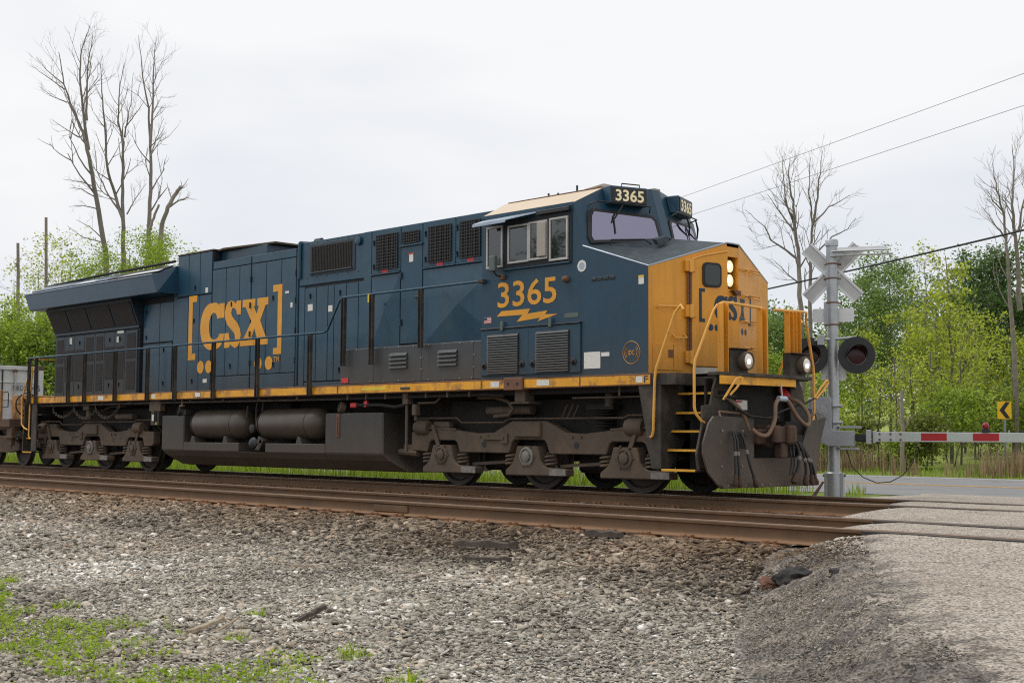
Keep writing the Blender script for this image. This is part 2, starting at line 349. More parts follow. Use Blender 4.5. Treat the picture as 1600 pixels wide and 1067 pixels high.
gme = np_mesh('ground', np.stack([GX.ravel(), GY.ravel(), GZ.ravel()], 1), gf)
gme.polygons.foreach_set('use_smooth', [True]*len(gme.polygons))

def ground_mat():
    m = bpy.data.materials.new('ground_gravel_and_grass'); m.use_nodes = True; nt = m.node_tree; n = nt.nodes; l = nt.links; n.clear()
    o = n.new('ShaderNodeOutputMaterial'); bs = n.new('ShaderNodeBsdfPrincipled'); bs.inputs['Roughness'].default_value = .95; bs.inputs['Specular IOR Level'].default_value = .15; l.new(bs.outputs[0], o.inputs[0])
    g = n.new('ShaderNodeNewGeometry'); pos = g.outputs['Position']; sp = n.new('ShaderNodeSeparateXYZ'); l.new(pos, sp.inputs[0])
    def noise(s, d=6, r=.6):
        t = n.new('ShaderNodeTexNoise'); t.inputs['Scale'].default_value = s; t.inputs['Detail'].default_value = d; t.inputs['Roughness'].default_value = r; l.new(pos, t.inputs['Vector']); return t.outputs['Fac']
    def ramp(v, *st):
        k = n.new('ShaderNodeValToRGB'); e = k.color_ramp.elements
        while len(e) < len(st): e.new(.5)
        for q, (p, c) in zip(e, st): q.position = p; q.color = (*c, 1)
        l.new(v, k.inputs[0]); return k.outputs[0]
    def mr(v, a, b, lo=0., hi=1.):
        k = n.new('ShaderNodeMapRange'); k.inputs['From Min'].default_value = a; k.inputs['From Max'].default_value = b; k.inputs['To Min'].default_value = lo; k.inputs['To Max'].default_value = hi; l.new(v, k.inputs['Value']); return k.outputs[0]
    def mix(f, a, b):
        k = n.new('ShaderNodeMix'); k.data_type = 'RGBA'; l.new(f, k.inputs[0]); l.new(a, k.inputs[6]); l.new(b, k.inputs[7]); return k.outputs[2]
    def math2(op, a, b):
        k = n.new('ShaderNodeMath'); k.operation = op; l.new(a, k.inputs[0])
        if isinstance(b, (int, float)): k.inputs[1].default_value = b
        else: l.new(b, k.inputs[1])
        return k.outputs[0]
    vo = n.new('ShaderNodeTexVoronoi'); vo.inputs['Scale'].default_value = 34; l.new(pos, vo.inputs['Vector'])
    vs = n.new('ShaderNodeSeparateColor'); l.new(vo.outputs['Color'], vs.inputs[0])
    grav = ramp(vs.outputs[0], (0., (.08, .072, .064)), (.35, (.17, .155, .14)), (.75, (.28, .26, .23)), (1., (.42, .40, .36)))
    grass = ramp(noise(7.0, 8, .7), (.25, (.07, .10, .02)), (.5, (.16, .22, .04)), (.75, (.26, .30, .08)))
    meadow = ramp(noise(.6, 8, .7), (.25, (.20, .26, .055)), (.5, (.30, .36, .09)), (.75, (.40, .40, .15)))
    yj = math2('ADD', sp.outputs['Y'], mr(noise(.9, 5), .3, .7, -.7, .7))
    rk = n.new('ShaderNodeMix'); rk.data_type = 'RGBA'; rk.blend_type = 'MULTIPLY'; l.new(mr(yj, -7.0, -5.8), rk.inputs[0]); l.new(grav, rk.inputs[6]); rk.inputs[7].default_value = (.62, .44, .31, 1); grav = rk.outputs[2]
    c = mix(mr(yj, 2.3, 2.9), grav, grass)
    c = mix(mr(yj, 26, 34), c, meadow)
    l.new(c, bs.inputs['Base Color'])
    b = n.new('ShaderNodeBump'); b.inputs['Strength'].default_value = .8; b.inputs['Distance'].default_value = .02; l.new(vo.outputs['Distance'], b.inputs['Height']); l.new(b.outputs[0], bs.inputs['Normal'])
    return m
gme.materials.append(ground_mat()); ground = link('ground', gme); props(ground, kind='structure')

# ---- asphalt
def asphalt(name, c0, c1, scale=90, patch=(.5, .7), pcol=None, spk=.25, cracks=0, edge=None):
    m = bpy.data.materials.new(name); m.use_nodes = True; nt = m.node_tree; n = nt.nodes; l = nt.links; n.clear()
    o = n.new('ShaderNodeOutputMaterial'); bs = n.new('ShaderNodeBsdfPrincipled'); bs.inputs['Roughness'].default_value = .85; bs.inputs['Specular IOR Level'].default_value = .3; l.new(bs.outputs[0], o.inputs[0])
    g = n.new('ShaderNodeNewGeometry'); pos = g.outputs['Position']
    def noise(s, d=5, r=.6):
        t = n.new('ShaderNodeTexNoise'); t.inputs['Scale'].default_value = s; t.inputs['Detail'].default_value = d; t.inputs['Roughness'].default_value = r; l.new(pos, t.inputs['Vector']); return t.outputs['Fac']
    def mr(v, a, b, lo=0., hi=1.):
        k = n.new('ShaderNodeMapRange'); k.inputs['From Min'].default_value = a; k.inputs['From Max'].default_value = b; k.inputs['To Min'].default_value = lo; k.inputs['To Max'].default_value = hi; l.new(v, k.inputs['Value']); return k.outputs[0]
    k = n.new('ShaderNodeMix'); k.data_type = 'RGBA'; k.inputs[6].default_value = (*c0, 1); k.inputs[7].default_value = (*c1, 1); l.new(mr(noise(.8, 6, .65), .3, .7), k.inputs[0]); c = k.outputs[2]
    if pcol:
        k = n.new('ShaderNodeMix'); k.data_type = 'RGBA'; l.new(c, k.inputs[6]); k.inputs[7].default_value = (*pcol, 1); l.new(mr(noise(1.7, 7, .7), *patch), k.inputs[0]); c = k.outputs[2]
    if edge:
        at_ = n.new('ShaderNodeAttribute'); at_.attribute_name = 'edge'
        k = n.new('ShaderNodeMix'); k.data_type = 'RGBA'; k.inputs[6].default_value = (*edge[0], 1); k.inputs[7].default_value = (*edge[1], 1); l.new(mr(noise(2.6, 7, .7), .38, .62), k.inputs[0]); ec = k.outputs[2]
        su = n.new('ShaderNodeMath'); su.operation = 'ADD'; l.new(at_.outputs['Fac'], su.inputs[0]); l.new(mr(noise(3.4, 7, .75), .3, .7, -.55, .55), su.inputs[1])
        k = n.new('ShaderNodeMix'); k.data_type = 'RGBA'; l.new(mr(su.outputs[0], .35, .75), k.inputs[0]); l.new(c, k.inputs[6]); l.new(ec, k.inputs[7]); c = k.outputs[2]
    if cracks:
        wv = n.new('ShaderNodeTexNoise'); wv.inputs['Scale'].default_value = 2.2; wv.inputs['Detail'].default_value = 5; l.new(pos, wv.inputs['Vector'])
        av = n.new('ShaderNodeMix'); av.data_type = 'RGBA'; av.inputs[0].default_value = .35; l.new(pos, av.inputs[6]); l.new(wv.outputs['Color'], av.inputs[7])
        cv = n.new('ShaderNodeTexVoronoi'); cv.feature = 'DISTANCE_TO_EDGE'; cv.inputs['Scale'].default_value = cracks; l.new(av.outputs[2], cv.inputs['Vector'])
        k = n.new('ShaderNodeMix'); k.data_type = 'RGBA'; l.new(c, k.inputs[6]); k.inputs[7].default_value = (c0[0]*.38, c0[1]*.36, c0[2]*.34, 1)
        cm = n.new('ShaderNodeMath'); cm.operation = 'MULTIPLY'; l.new(mr(cv.outputs['Distance'], .012, .0, 0, 1), cm.inputs[0]); l.new(mr(noise(.7, 3), .42, .58), cm.inputs[1]); l.new(cm.outputs[0], k.inputs[0]); c = k.outputs[2]
        k = n.new('ShaderNodeMix'); k.data_type = 'RGBA'; l.new(c, k.inputs[6]); k.inputs[7].default_value = (c0[0]*.62, c0[1]*.60, c0[2]*.58, 1); l.new(mr(noise(3.1, 8, .75), .55, .75, 0, .8), k.inputs[0]); c = k.outputs[2]
    vo = n.new('ShaderNodeTexVoronoi'); vo.inputs['Scale'].default_value = scale; l.new(pos, vo.inputs['Vector'])
    vs = n.new('ShaderNodeSeparateColor'); l.new(vo.outputs['Color'], vs.inputs[0])
    k = n.new('ShaderNodeMix'); k.data_type = 'RGBA'; k.blend_type = 'MULTIPLY'; k.inputs[0].default_value = 1.; l.new(c, k.inputs[6]); l.new(mr(vs.outputs[0], 0, 1, 1-spk, 1+spk), k.inputs[7])
    l.new(k.outputs[2], bs.inputs['Base Color'])
    b = n.new('ShaderNodeBump'); b.inputs['Strength'].default_value = .55; b.inputs['Distance'].default_value = .012; l.new(vo.outputs['Distance'], b.inputs['Height']); l.new(b.outputs[0], bs.inputs['Normal'])
    return m
M['asphalt_new'] = asphalt('worn_tan_asphalt', (.30, .255, .208), (.40, .35, .295), 75, (.56, .72), (.50, .47, .44), .75, .9, ((.215, .185, .153), (.085, .076, .069)))
M['asphalt_edge'] = asphalt('crumbled_asphalt', (.165, .142, .118), (.235, .203, .168), 66, (.52, .68), (.08, .072, .066), .6)
M['asphalt_hw'] = asphalt('highway_asphalt', (.205, .205, .208), (.245, .245, .245), 60, (.6, .75), (.17, .17, .172), .12, .25)
M['line_white'] = mat('white_road_line', (.72, .71, .68), .7, var=.12, scale=3, col2=(.3, .3, .3), col2f=(.62, .75), col2s=5)
M['line_yellow'] = mat('yellow_road_line', (.70, .36, .03), .7, var=.12, scale=3)

# crossing road: surface and broken edge, in strips between the rails
def road_sheet(name, y0, y1, foot, m, wid=8.2, dy=.14, kindparent=None):
    ys = np.linspace(y0, y1, max(2, int((y1-y0)/dy)+1)); ss = np.array([0, .06, .12, .2, .3, .42, .6, .8, 1, 1.3, 1.7, 2.4, 3.4, 5, 6.6, wid])
    YY, SS = np.meshgrid(ys, ss, indexing='ij'); XX = road_left(YY)+SS+np.where(SS < .01, vnoise(YY*3, YY*0, 1.)*.18, 0)
    ZZ = road_z(YY)-np.clip(.3-SS, 0, .3)**2*.35+vnoise(XX, YY, 1.1)*.018*np.clip(SS, 0, 1)
    return XX, YY, ZZ
def grid_obj(name, XX, YY, ZZ, m, parent=None, edge=None, **kw):
    a, b = XX.shape; q = np.arange(a*b).reshape(a, b)
    f = np.stack([q[:-1, :-1].ravel(), q[:-1, 1:].ravel(), q[1:, 1:].ravel(), q[1:, :-1].ravel()], 1)[:, ::-1]
    me = np_mesh(name, np.stack([XX.ravel(), YY.ravel(), ZZ.ravel()], 1), f, None if edge is None else {'edge': edge.ravel()})
    me.polygons.foreach_set('use_smooth', [True]*len(me.polygons)); me.materials.append(M[m]); o = link(name, me, parent); props(o, **kw); return o
XX, YY, ZZ = road_sheet('r', -16.5, 7.2, 1, None); crossing = grid_obj('crossing_road', XX, YY, ZZ, 'asphalt_new', edge=np.where(YY < -5.45, np.clip(.62-(XX-road_left(YY))/1.1, 0, 1), 0), kind='structure')
# crumbling shoulder from the road edge down to the gravel
ys = np.arange(-13.0, -5.28, .032); vv = np.linspace(0, 1, 46)
YY, VV = np.meshgrid(ys, vv, indexing='ij')
foot_w = np.interp(YY, [-14, -9, -7, -6, -5.3], [1.5, 1.4, 1.3, 1.2, .95])*(1+vnoise(YY, YY*0+3, .9)*.5)
XX = road_left(YY)+vnoise(YY*3, YY*0, 1.)*.18-foot_w*VV+.03*(VV < .01)
zt = road_z(YY)-.032; zb = ground_z(XX, YY)-.05
prof = np.interp(VV, [0, .18, .55, 1], [0, .10, .62, 1])
ZZ = zt*(1-prof)+zb*prof+(vnoise(XX, YY, 2.4)*.14+vnoise(XX, YY, 7.)*.07+vnoise(XX, YY, 21., 2)*.05+vnoise(XX, YY, 43., 1)*.03)*np.sin(np.pi*np.clip(VV*1.0+.04, 0, 1))**.5
ce_ = grid_obj('crumbled_edge', XX, YY, ZZ, 'asphalt_new', crossing, edge=np.clip(.62+VV*1.2-np.clip((YY+6.4)/1.1, 0, 1)*.75, 0, 1)); ce_.data.polygons.foreach_set('use_smooth', [False]*len(ce_.data.polygons))
# sloping ends of the crossing surface between and beyond the rails
def end_slope(y0, y1, L):
    ys = np.linspace(y0, y1, 14); vv = np.linspace(0, 1, 8); YY, VV = np.meshgrid(ys, vv, indexing='ij')
    XX = road_left(YY)+vnoise(YY*3, YY*0, 1.)*.18+.02-VV*L*(1+vnoise(YY, YY*0+9, 2.)*.5); ZZ = (road_z(YY)-.030)*(1-VV**1.3)-.26*VV**1.3+vnoise(XX, YY, 5.)*.03*np.sin(np.pi*VV)
    grid_obj('crossing_ramp', XX, YY, ZZ, 'asphalt_new', crossing)
for a, b, L in ((-5.12, -3.76, 1.0), (-3.61, -.83, .9), (-.68, .68, .55), (.83, 3.0, .55), (3.0, 6.4, 1.2)): end_slope(a, b, L)

# highway with its lines
def strip(name, m, y0, y1, z, x0=-420, x1=260, n=120, parent=None, **kw):
    xs = np.linspace(x0, x1, n); XX, YY = np.meshgrid(xs, np.array([y0, y1]), indexing='ij'); return grid_obj(name, XX[:, ::-1]*1.0, YY[:, ::-1], np.full_like(XX, z), m, parent, **kw)
def strip2(name, m, y0, y1, z0, z1, parent=None, x0=-420, x1=260, **kw):
    ysx = np.linspace(y0, y1, 5); xs = np.linspace(x0, x1, 90); XX, YY = np.meshgrid(xs, ysx, indexing='ij'); ZZ = z0+(z1-z0)*(YY-y0)/(y1-y0)
    a, b = XX.shape; q = np.arange(a*b).reshape(a, b); f = np.stack([q[:-1, :-1].ravel(), q[1:, :-1].ravel(), q[1:, 1:].ravel(), q[:-1, 1:].ravel()], 1)
    me = np_mesh(name, np.stack([XX.ravel(), YY.ravel(), ZZ.ravel()], 1), f); me.materials.append(M[m]); o = link(name, me, parent); props(o, **kw); return o
highway = strip2('highway', 'asphalt_hw', HW0, HW1, -.205, -.205, kind='structure')
strip2('edge_line', 'line_white', HW1-.95, HW1-.80, -.2, -.2, highway)
strip2('edge_line', 'line_white', HW0+1.2, HW0+1.34, -.2, -.2, highway, x1=4.0)
strip2('centre_line', 'line_yellow', HWC-.20, HWC-.08, -.2, -.2, highway)
strip2('centre_line', 'line_yellow', HWC+.08, HWC+.20, -.2, -.2, highway)

# ================================================================== TRACKS
RAILP = [(-.070, -.182), (.070, -.182), (.070, -.172), (.014, -.150), (.009, -.140), (.009, -.050), (.016, -.044), (.036, -.036), (.037, -.010), (.028, -.002)]
RAILP = RAILP+[(-a, b) for a, b in reversed(RAILP[2:])]
def rail(y, parent, top):
    m = MB(); ys = [(y+a, b) for a, b in RAILP]; xs = list(np.linspace(-160, 20, 37))+[26, 60, 120, 200]
    n = len(ys); m.v = [(x, yy, zz) for x in xs for yy, zz in ys]
    for i in range(len(xs)-1):
        for k in range(n): m.f.append((i*n+k, i*n+(k+1) % n, (i+1)*n+(k+1) % n, (i+1)*n+k))
    m.f += [tuple(range(n)), tuple(range(len(m.v)-1, len(m.v)-n-1, -1))]
    r = m.build('rail', 'rail', parent, smooth=35)
    MB().box(-160, 200, y-.027, y+.027, -.0035, .001).build('running_surface', top, r)
    return r
def track(name, label, yc, tops, plates):
    t = thing(name, label, 'railway track', (0, yc, -.18))
    rl = [rail(yc-.755, t, tops[0]), rail(yc+.755, t, tops[1])]
    tie = MB().box(-.115, .115, yc-1.3, yc+1.3, -.36, -.205); tme = None; pme = None
    tx0 = -35.0; k = 0
    base = tie.build('tie', 'tie', t, bevel=.01); plates = []
    for s in (-.755, .755):
        pm = MB()
        pm.hexa([(-.10, yc+s-.19, -.204), (.10, yc+s-.19, -.204), (.10, yc+s+.19, -.204), (-.10, yc+s+.19, -.204)],
                [(-.09, yc+s-.19, -.190), (.09, yc+s-.19, -.190), (.09, yc+s+.19, -.190), (-.09, yc+s+.19, -.190)])
        for dx, dy in ((-.06, -.10), (.05, -.10), (-.05, .10), (.06, .10), (0, -.155)):
            pm.box(dx-.012, dx+.012, yc+s+dy-.014, yc+s+dy+.014, -.192, -.158); pm.box(dx-.018, dx+.018, yc+s+dy-.026, yc+s+dy+.022, -.166, -.152)
        plates.append(pm.build('tie_plate', 'plate', base))
    xs = np.arange(-34.0, 15.6, .52); first = True
    for x in xs:
        xj = x+rng.uniform(-.03, .03)
        if xj > road_left(yc)-.25: continue
        if first: a = base; first = False
        else:
            a = base.copy(); COL.objects.link(a)
            for p_ in plates:
                q = p_.copy(); COL.objects.link(q); q.parent = a
        a.location = (xj, rng.uniform(-.03, .03), 0)
    return t, rl
near_track, nrl = track('railway_track', 'empty near track with two rust-brown rails along the gravel', -YT, ('railtop_rust', 'railtop'), True)
far_track, frl = track('railway_track', 'far track of two dark rails under the locomotive wheels', 0.0, ('railtop', 'railtop'), True)
# rail joint on the nearest rail
MB().box(8.55, 9.25, -YT-.755-.032, -YT-.755+.032, -.142, -.052).build('joint_bar', 'rail', nrl[0], bevel=.008)
# flangeway filler along the embedded rails
for yc, par in ((-YT, near_track), (0.0, far_track)):
    for s in (-.755, .755):
        for o in (-.088, .088):
            x0 = float(road_left(yc+s))+.05
            MB().box(x0, x0+8.0, yc+s+o-.046, yc+s+o+.046, -.10, -.008+.004*(o > 0)).build('flangeway_strip', 'rubber', crossing)

# ================================================================== LOCOMOTIVE
L = thing('locomotive', 'dark blue and yellow diesel freight locomotive with lit headlights on the far track', 'locomotive', (0, 0, 0))
def bx(name, m, x0, x1, y0, y1, z0, z1, bevel=.006, parent=None, **k): return BOX(name, m, parent or L, x0, x1, y0, y1, z0, z1, bevel=bevel, **k)
# ---- frame and walkway
bx('platform', 'chassis', -10.0, 10.18, -1.50, 1.50, 1.705, 1.772)
bx('main_frame', 'under', -9.9, 10.9, -.62, .62, 1.10, 1.70)
bx('underframe', 'under', -9.95, 10.15, -1.32, 1.32, 1.52, 1.70)
for s in (-1, 1):
    y0, y1 = sorted((s*1.40, s*1.52))
    sill = bx('side_sill', 'rust', -10.0, 10.25, y0, y1, 1.60, 1.780, bevel=.008)
    y0, y1 = sorted((s*1.519, s*1.525)); segs = [(-9.98, -6.9), (-6.88, -2.0), (-1.98, 2.78), (2.82, 6.66), (6.7, 7.22), (7.67, 8.85), (8.88, 10.24)]
    for a, b in segs: bx('stripe', 'yellow_stripe', a, b, y0, y1, 1.622, 1.752, bevel=0, parent=sill)
bx('jack_pad', 'rust', 7.23, 7.66, -1.565, -1.40, 1.585, 1.79, bevel=.012)
for x in (7.34, 7.55): MB().cyl((x, -1.562, 1.69), (x, -1.572, 1.69), .024, 10).build('bolt_hole', 'black', L)
bx('jack_pad', 'truck', -4.22, -3.75, -1.44, -1.30, 1.36, 1.60, bevel=.01)
bx('jack_foot', 'truck', 7.34, 7.58, -1.42, -1.2, 1.40, 1.60, bevel=.01)
bx('jack_foot', 'truck', 7.26, 7.68, -1.44, -1.15, 1.375, 1.40, bevel=.004)
# small white / yellow plates stuck on the sill
for x0, x1, c in ((-6.44, -6.2, 'white'), (-3.98, -3.82, 'white'), (-2.16, -1.96, 'white'), (3.52, 4.2, 'yellow_sticker'), (6.9, 7.1, 'white'), (7.95, 8.22, 'white'), (9.98, 10.1, 'white'), (2.86, 3.06, 'red_sticker')):
    z = 1.69 if c != 'red_sticker' else 1.86
    yy = -1.5255 if z < 1.8 else -1.482
    bx('sill_plate', c, x0, x1, yy-.004, yy, z-.045 if c != 'yellow_sticker' else z-.03, z+.045 if c != 'yellow_sticker' else z+.03, bevel=0)
text('front_mark', 'F', (10.13, -1.526, 1.64), (1, 0, 0), (0, 0, 1), .075, .10, 'letter_blue', L)
bx('drain_box', 'greybox', 4.62, 4.86, -1.545, -1.52, 1.655, 1.70)

# ---- long hood
def panel(name, x0, x1, z0, z1, y, m='blue', t=.024, g=.009, parent=None, bevel=.005):
    return bx(name, m, x0+g, x1-g, y-t, y+.02, z0+g, z1-g, bevel=bevel, parent=parent)
def latch(x, z, y, s=1.0, parent=None):
    m = MB(); m.box(x-.022*s, x+.022*s, y-.006, y+.002, z-.055*s, z+.06*s)
    m.cyl((x, y-.02, z-.02), (x, y, z-.02), .02*s, 8); m.box(x-.008, x+.008, y-.025, y-.004, z, z+.05*s)
    return m.build('latch', 'black', parent or L)
def hinge(x, z, y, m='blue_dark', parent=None): return bx('hinge', m, x-.016, x+.016, y-.04, y, z-.06, z+.06, bevel=.004, parent=parent)
def sticker(x, z, w, h, y, m='white', name='sticker', parent=None): return bx(name, m, x-w/2, x+w/2, y-.004, y+.002, z-h/2, z+h/2, bevel=0, parent=parent)

EY = -.92
bx('engine_hood', 'core', -2.53, .74, EY+.001, -EY, 1.772, 4.585, bevel=.01)
panel('hood_panel', -2.50, -1.02, 4.42, 4.60, EY); panel('hood_panel', -1.0, .60, 4.42, 4.60, EY)
panel('hood_panel', -2.50, -1.02, 1.80, 2.10, EY); panel('hood_panel', -1.0, .60, 1.80, 2.10, EY)
dx = [-2.52, -1.97, -1.45, -1.02]; dx2 = [-1.0, -.45, .09, .60]
for xs in (dx, dx2):
    for i in range(3):
        d = panel('hood_door', xs[i], xs[i+1], 2.10, 4.42, EY)
latch(-1.74, 3.62, EY-.024); latch(-.20, 3.64, EY-.024); latch(-1.76, 2.30, EY-.024); latch(-.16, 2.28, EY-.024)
for z in (2.35, 2.95, 3.55, 4.1): hinge(-1.01, z, EY-.02); hinge(.61, z, EY-.02)
for z in (1.87, 1.95, 2.03): MB().cyl((-1.06, EY-.03, z), (-1.06, EY-.02, z), .013, 8).build('bolt', 'black', L); MB().cyl((.55, EY-.03, z), (.55, EY-.02, z), .013, 8).build('bolt', 'black', L)
MB().cyl((.68, EY-.03, 1.85), (.68, EY-.03, 4.5), .028, 8).build('conduit', 'blue', L, smooth=40)
bx('corner_post', 'blue', .62, .72, EY-.018, EY+.02, 1.80, 4.60)
sticker(.30, 3.73, .13, .045, EY-.026); sticker(.46, 3.46, .07, .10, EY-.026)
# roof structure above the engine
m = MB(); m.slab([(-2.5, -.74, 4.58), (-2.5, .74, 4.58), (-2.5, .74, 4.84), (-2.5, -.74, 4.84)], (1.75, 0, 0)); m.build('roof_housing', 'blue_deep', L, bevel=.01)
m = MB(); m.slab([(-2.6, -.80, 4.842), (-2.6, .80, 4.842), (-2.2, .9, 4.842), (-.55, .68, 4.842), (-.55, -.68, 4.842), (-2.2, -.9, 4.842)], (0, 0, .04)); m.build('roof_plate', 'truck', L, bevel=.006)
bx('roof_ridge', 'blue_deep', -.7, .7, -.7, .7, 4.58, 4.63)

# block ahead of the radiator
bx('exhaust_block', 'core', -3.96, -2.53, EY+.001, -EY, 1.772, 4.85, bevel=.01)
bx('block_roof', 'truck', -4.0, -2.5, EY-.03, -EY+.03, 4.852, 4.885, bevel=.006)
bl = [-3.97, -3.50, -3.03, -2.54]
for i in range(3):
    panel('hood_door', bl[i], bl[i+1], 3.92, 4.85, EY); panel('hood_door', bl[i], bl[i+1], 1.80, 3.90, EY)
latch(-3.22, 4.08, EY-.024); latch(-3.25, 3.35, EY-.024); latch(-3.28, 2.02, EY-.024)
sticker(-2.74, 4.0, .10, .11, EY-.026); sticker(-2.74, 2.02, .16, .08, EY-.026)

# section behind the auxiliary cabinet
SY = -.95
bx('exhaust_hood', 'core', .742, 2.88, SY+.001, -SY, 1.772, 4.665, bevel=.01)
panel('hood_panel', .75, 2.86, 3.80, 4.68, SY, bevel=.008); panel('hood_panel', .75, .95, 1.80, 3.79, SY)
sx = [.95, 1.33, 1.71, 1.91, 2.30, 2.67, 2.87]
for i in range(6): panel('hood_door', sx[i], sx[i+1], 1.90 if i else 1.90, 3.76, SY)
panel('hood_panel', .95, 2.87, 1.80, 1.89, SY)
latch(1.13, 3.58, SY-.024); latch(2.10, 3.58, SY-.024); latch(2.1, 2.1, SY-.024)
sticker(1.14, 3.36, .16, .13, SY-.026); sticker(1.80, 3.30, .13, .12, SY-.026)
fr = bx('screen_frame', 'blue_dark', 1.10, 2.56, SY-.040, SY-.022, 3.98, 4.61, bevel=.006)
bx('screen_mesh', 'screen', 1.18, 2.48, SY-.047, SY-.035, 4.045, 4.555, bevel=.003, parent=fr)
m = MB()
for i in range(26):
    x = 1.2+1.26*i/25; m.box(x-.008, x+.008, SY-.056, SY-.046, 4.05, 4.55)
m.build('screen_rib', 'screen', fr, kind='stuff')
bx('screen_ledge', 'blue_dark', 1.15, 2.5, SY-.075, SY-.04, 4.02, 4.045, parent=fr)
for x in np.linspace(1.02, 2.66, 6):
    for z in (3.95, 4.63): MB().cyl((x, SY-.03, z), (x, SY-.022, z), .014, 8).build('bolt', 'black', fr)
MB().cyl((.80, SY-.05, 4.66), (.80, -.3, 4.70), .05, 10).build('roof_pipe', 'blue', L, smooth=40)
MB().cyl((1.05, -.8, 4.70), (1.25, -.8, 4.70), .055, 10).build('roof_pipe', 'blue_dark', L, smooth=40)
MB().cyl((.79, SY-.05, 3.95), (.79, SY-.05, 4.68), .035, 8).build('conduit', 'blue', L, smooth=40)
m = MB(); m.lathe([(.05, 0), (.085, .01), (.085, .05), (.05, .06)], (2.68, SY-.02, 4.53), (0, -1, 0), 12); m.build('lifting_eye', 'blue', L, smooth=40)

# auxiliary cabinet behind the cab
AY = -1.0
bx('auxiliary_cabinet', 'core', 2.882, 6.66, AY+.001, -AY, 1.772, 4.655, bevel=.01)
panel('hood_panel', 2.88, 3.12, 2.44, 4.67, AY)
panel('grille_door', 3.12, 3.97, 3.84, 4.67, AY); panel('grille_door', 4.58, 5.46, 3.84, 4.67, AY); panel('grille_door', 5.46, 6.64, 3.84, 4.67, AY)
panel('hood_panel', 3.97, 4.58, 4.29, 4.67, AY)
dr = panel('cabinet_door', 3.97, 4.58, 2.50, 4.28, AY)
hinge(4.0, 3.75, AY-.02, parent=dr); hinge(4.0, 2.9, AY-.02, parent=dr); bx('door_handle', 'blue_dark', 4.38, 4.52, AY-.05, AY-.024, 3.32, 3.35, parent=dr)
bx('drip_ledge', 'blue', 3.95, 4.60, AY-.06, AY-.02, 4.27, 4.295)
for a, b in ((3.12, 3.96), (4.6, 5.46), (5.48, 6.62)): bx('ledge', 'blue', a, b, AY-.055, AY-.02, 3.815, 3.84)
def grille(x0, x1, z0, z1, nv, nh):
    g = bx('grille', 'grille_dark', x0, x1, AY-.030, AY-.02, z0, z1, bevel=0)
    m = MB()
    for i in range(5):
        x = x0+(x1-x0)*(i+.5)/5; m.box(x-.035, x+.035, AY-.036, AY-.030, z0, z1)
    m.build('filter_rib', 'grille_rib', g, kind='stuff')
    m = MB()
    for i in range(nv+1):
        x = x0+(x1-x0)*i/nv; m.box(x-.006, x+.006, AY-.052, AY-.040, z0-.01, z1+.01)
    for i in range(nh+1):
        z = z0+(z1-z0)*i/nh; m.box(x0-.01, x1+.01, AY-.054, AY-.042, z-.006, z+.006)
    m.build('wire_guard', 'black', g, kind='stuff')
grille(3.28, 3.89, 3.91, 4.55, 9, 11); grille(4.03, 4.49, 4.33, 4.53, 7, 4); grille(4.76, 5.35, 3.91, 4.55, 9, 11); grille(5.59, 6.10, 3.92, 4.55, 8, 11)
for x, z in ((3.19, 4.42), (3.19, 3.97), (4.66, 4.44), (4.66, 3.98), (5.50, 4.46), (5.50, 4.0)): latch(x, z, AY-.024)
for x, z in ((3.52, 3.875), (5.05, 3.875), (5.85, 3.875)): sticker(x, z, .17, .055, AY-.026, 'red_sticker')
sticker(4.27, 4.13, .15, .03, AY-.026, 'red_sticker'); sticker(4.27, 4.05, .11, .14, AY-.026)
# cross-broken sheet panels under the grilles
def crossbreak(x0, x1, z0, z1, d, y=AY):
    c = ((x0+x1)/2, y-.02-d, (z0+z1)/2); p = [(x0, y-.02, z0), (x1, y-.02, z0), (x1, y-.02, z1), (x0, y-.02, z1)]
    b = [(a, y+.01, z) for a, _, z in p]
    m = MB(); m.add(p+[c]+b, [(0, 1, 4), (1, 2, 4), (2, 3, 4), (3, 0, 4), (1, 0, 5, 6), (2, 1, 6, 7), (3, 2, 7, 8), (0, 3, 8, 5), (8, 7, 6, 5)]); return m.build('creased_panel', 'blue', L)
crossbreak(4.60, 6.62, 2.46, 3.80, .075); crossbreak(3.13, 3.95, 2.46, 3.80, .04)
bx('filler_cap', 'black', 3.55, 3.60, AY-.06, AY-.02, 3.24, 3.30)
# wide grey cabinet at walkway level
gb = bx('equipment_box', 'greybox', 2.80, 6.64, -1.475, -1.0, 1.785, 2.43, bevel=.012)
for x in (3.79, 5.11, 6.43): bx('seam', 'black', x-.005, x+.005, -1.4765, -1.474, 1.80, 2.42, bevel=0, parent=gb)
for x0, x1 in ((4.25, 4.73), (5.55, 6.03)):
    bx('vent_recess', 'black', x0, x1, -1.4775, -1.473, 2.03, 2.32, bevel=0, parent=gb)
    for i in range(4):
        z = 2.06+i*.072; m = MB(); m.hexa([(x0, -1.475, z-.02), (x1, -1.475, z-.02), (x1, -1.47, z+.035), (x0, -1.47, z+.035)], [(x0, -1.515, z-.022), (x1, -1.515, z-.022), (x1, -1.476, z+.037), (x0, -1.476, z+.037)]); m.build('louver', 'greybox', gb)
for x in (2.95, 3.3, 3.7, 4.1, 4.5, 4.9, 5.3, 5.7, 6.1, 6.4):
    for z in (2.405, 1.82): MB().cyl((x, -1.485, z), (x, -1.474, z), .016, 6).build('bolt', 'truck_light', gb)
for z in (2.2, 2.0):
    for x in (5.09, 5.13, 6.45): MB().cyl((x, -1.485, z), (x, -1.474, z), .016, 6).build('bolt', 'truck_light', gb)

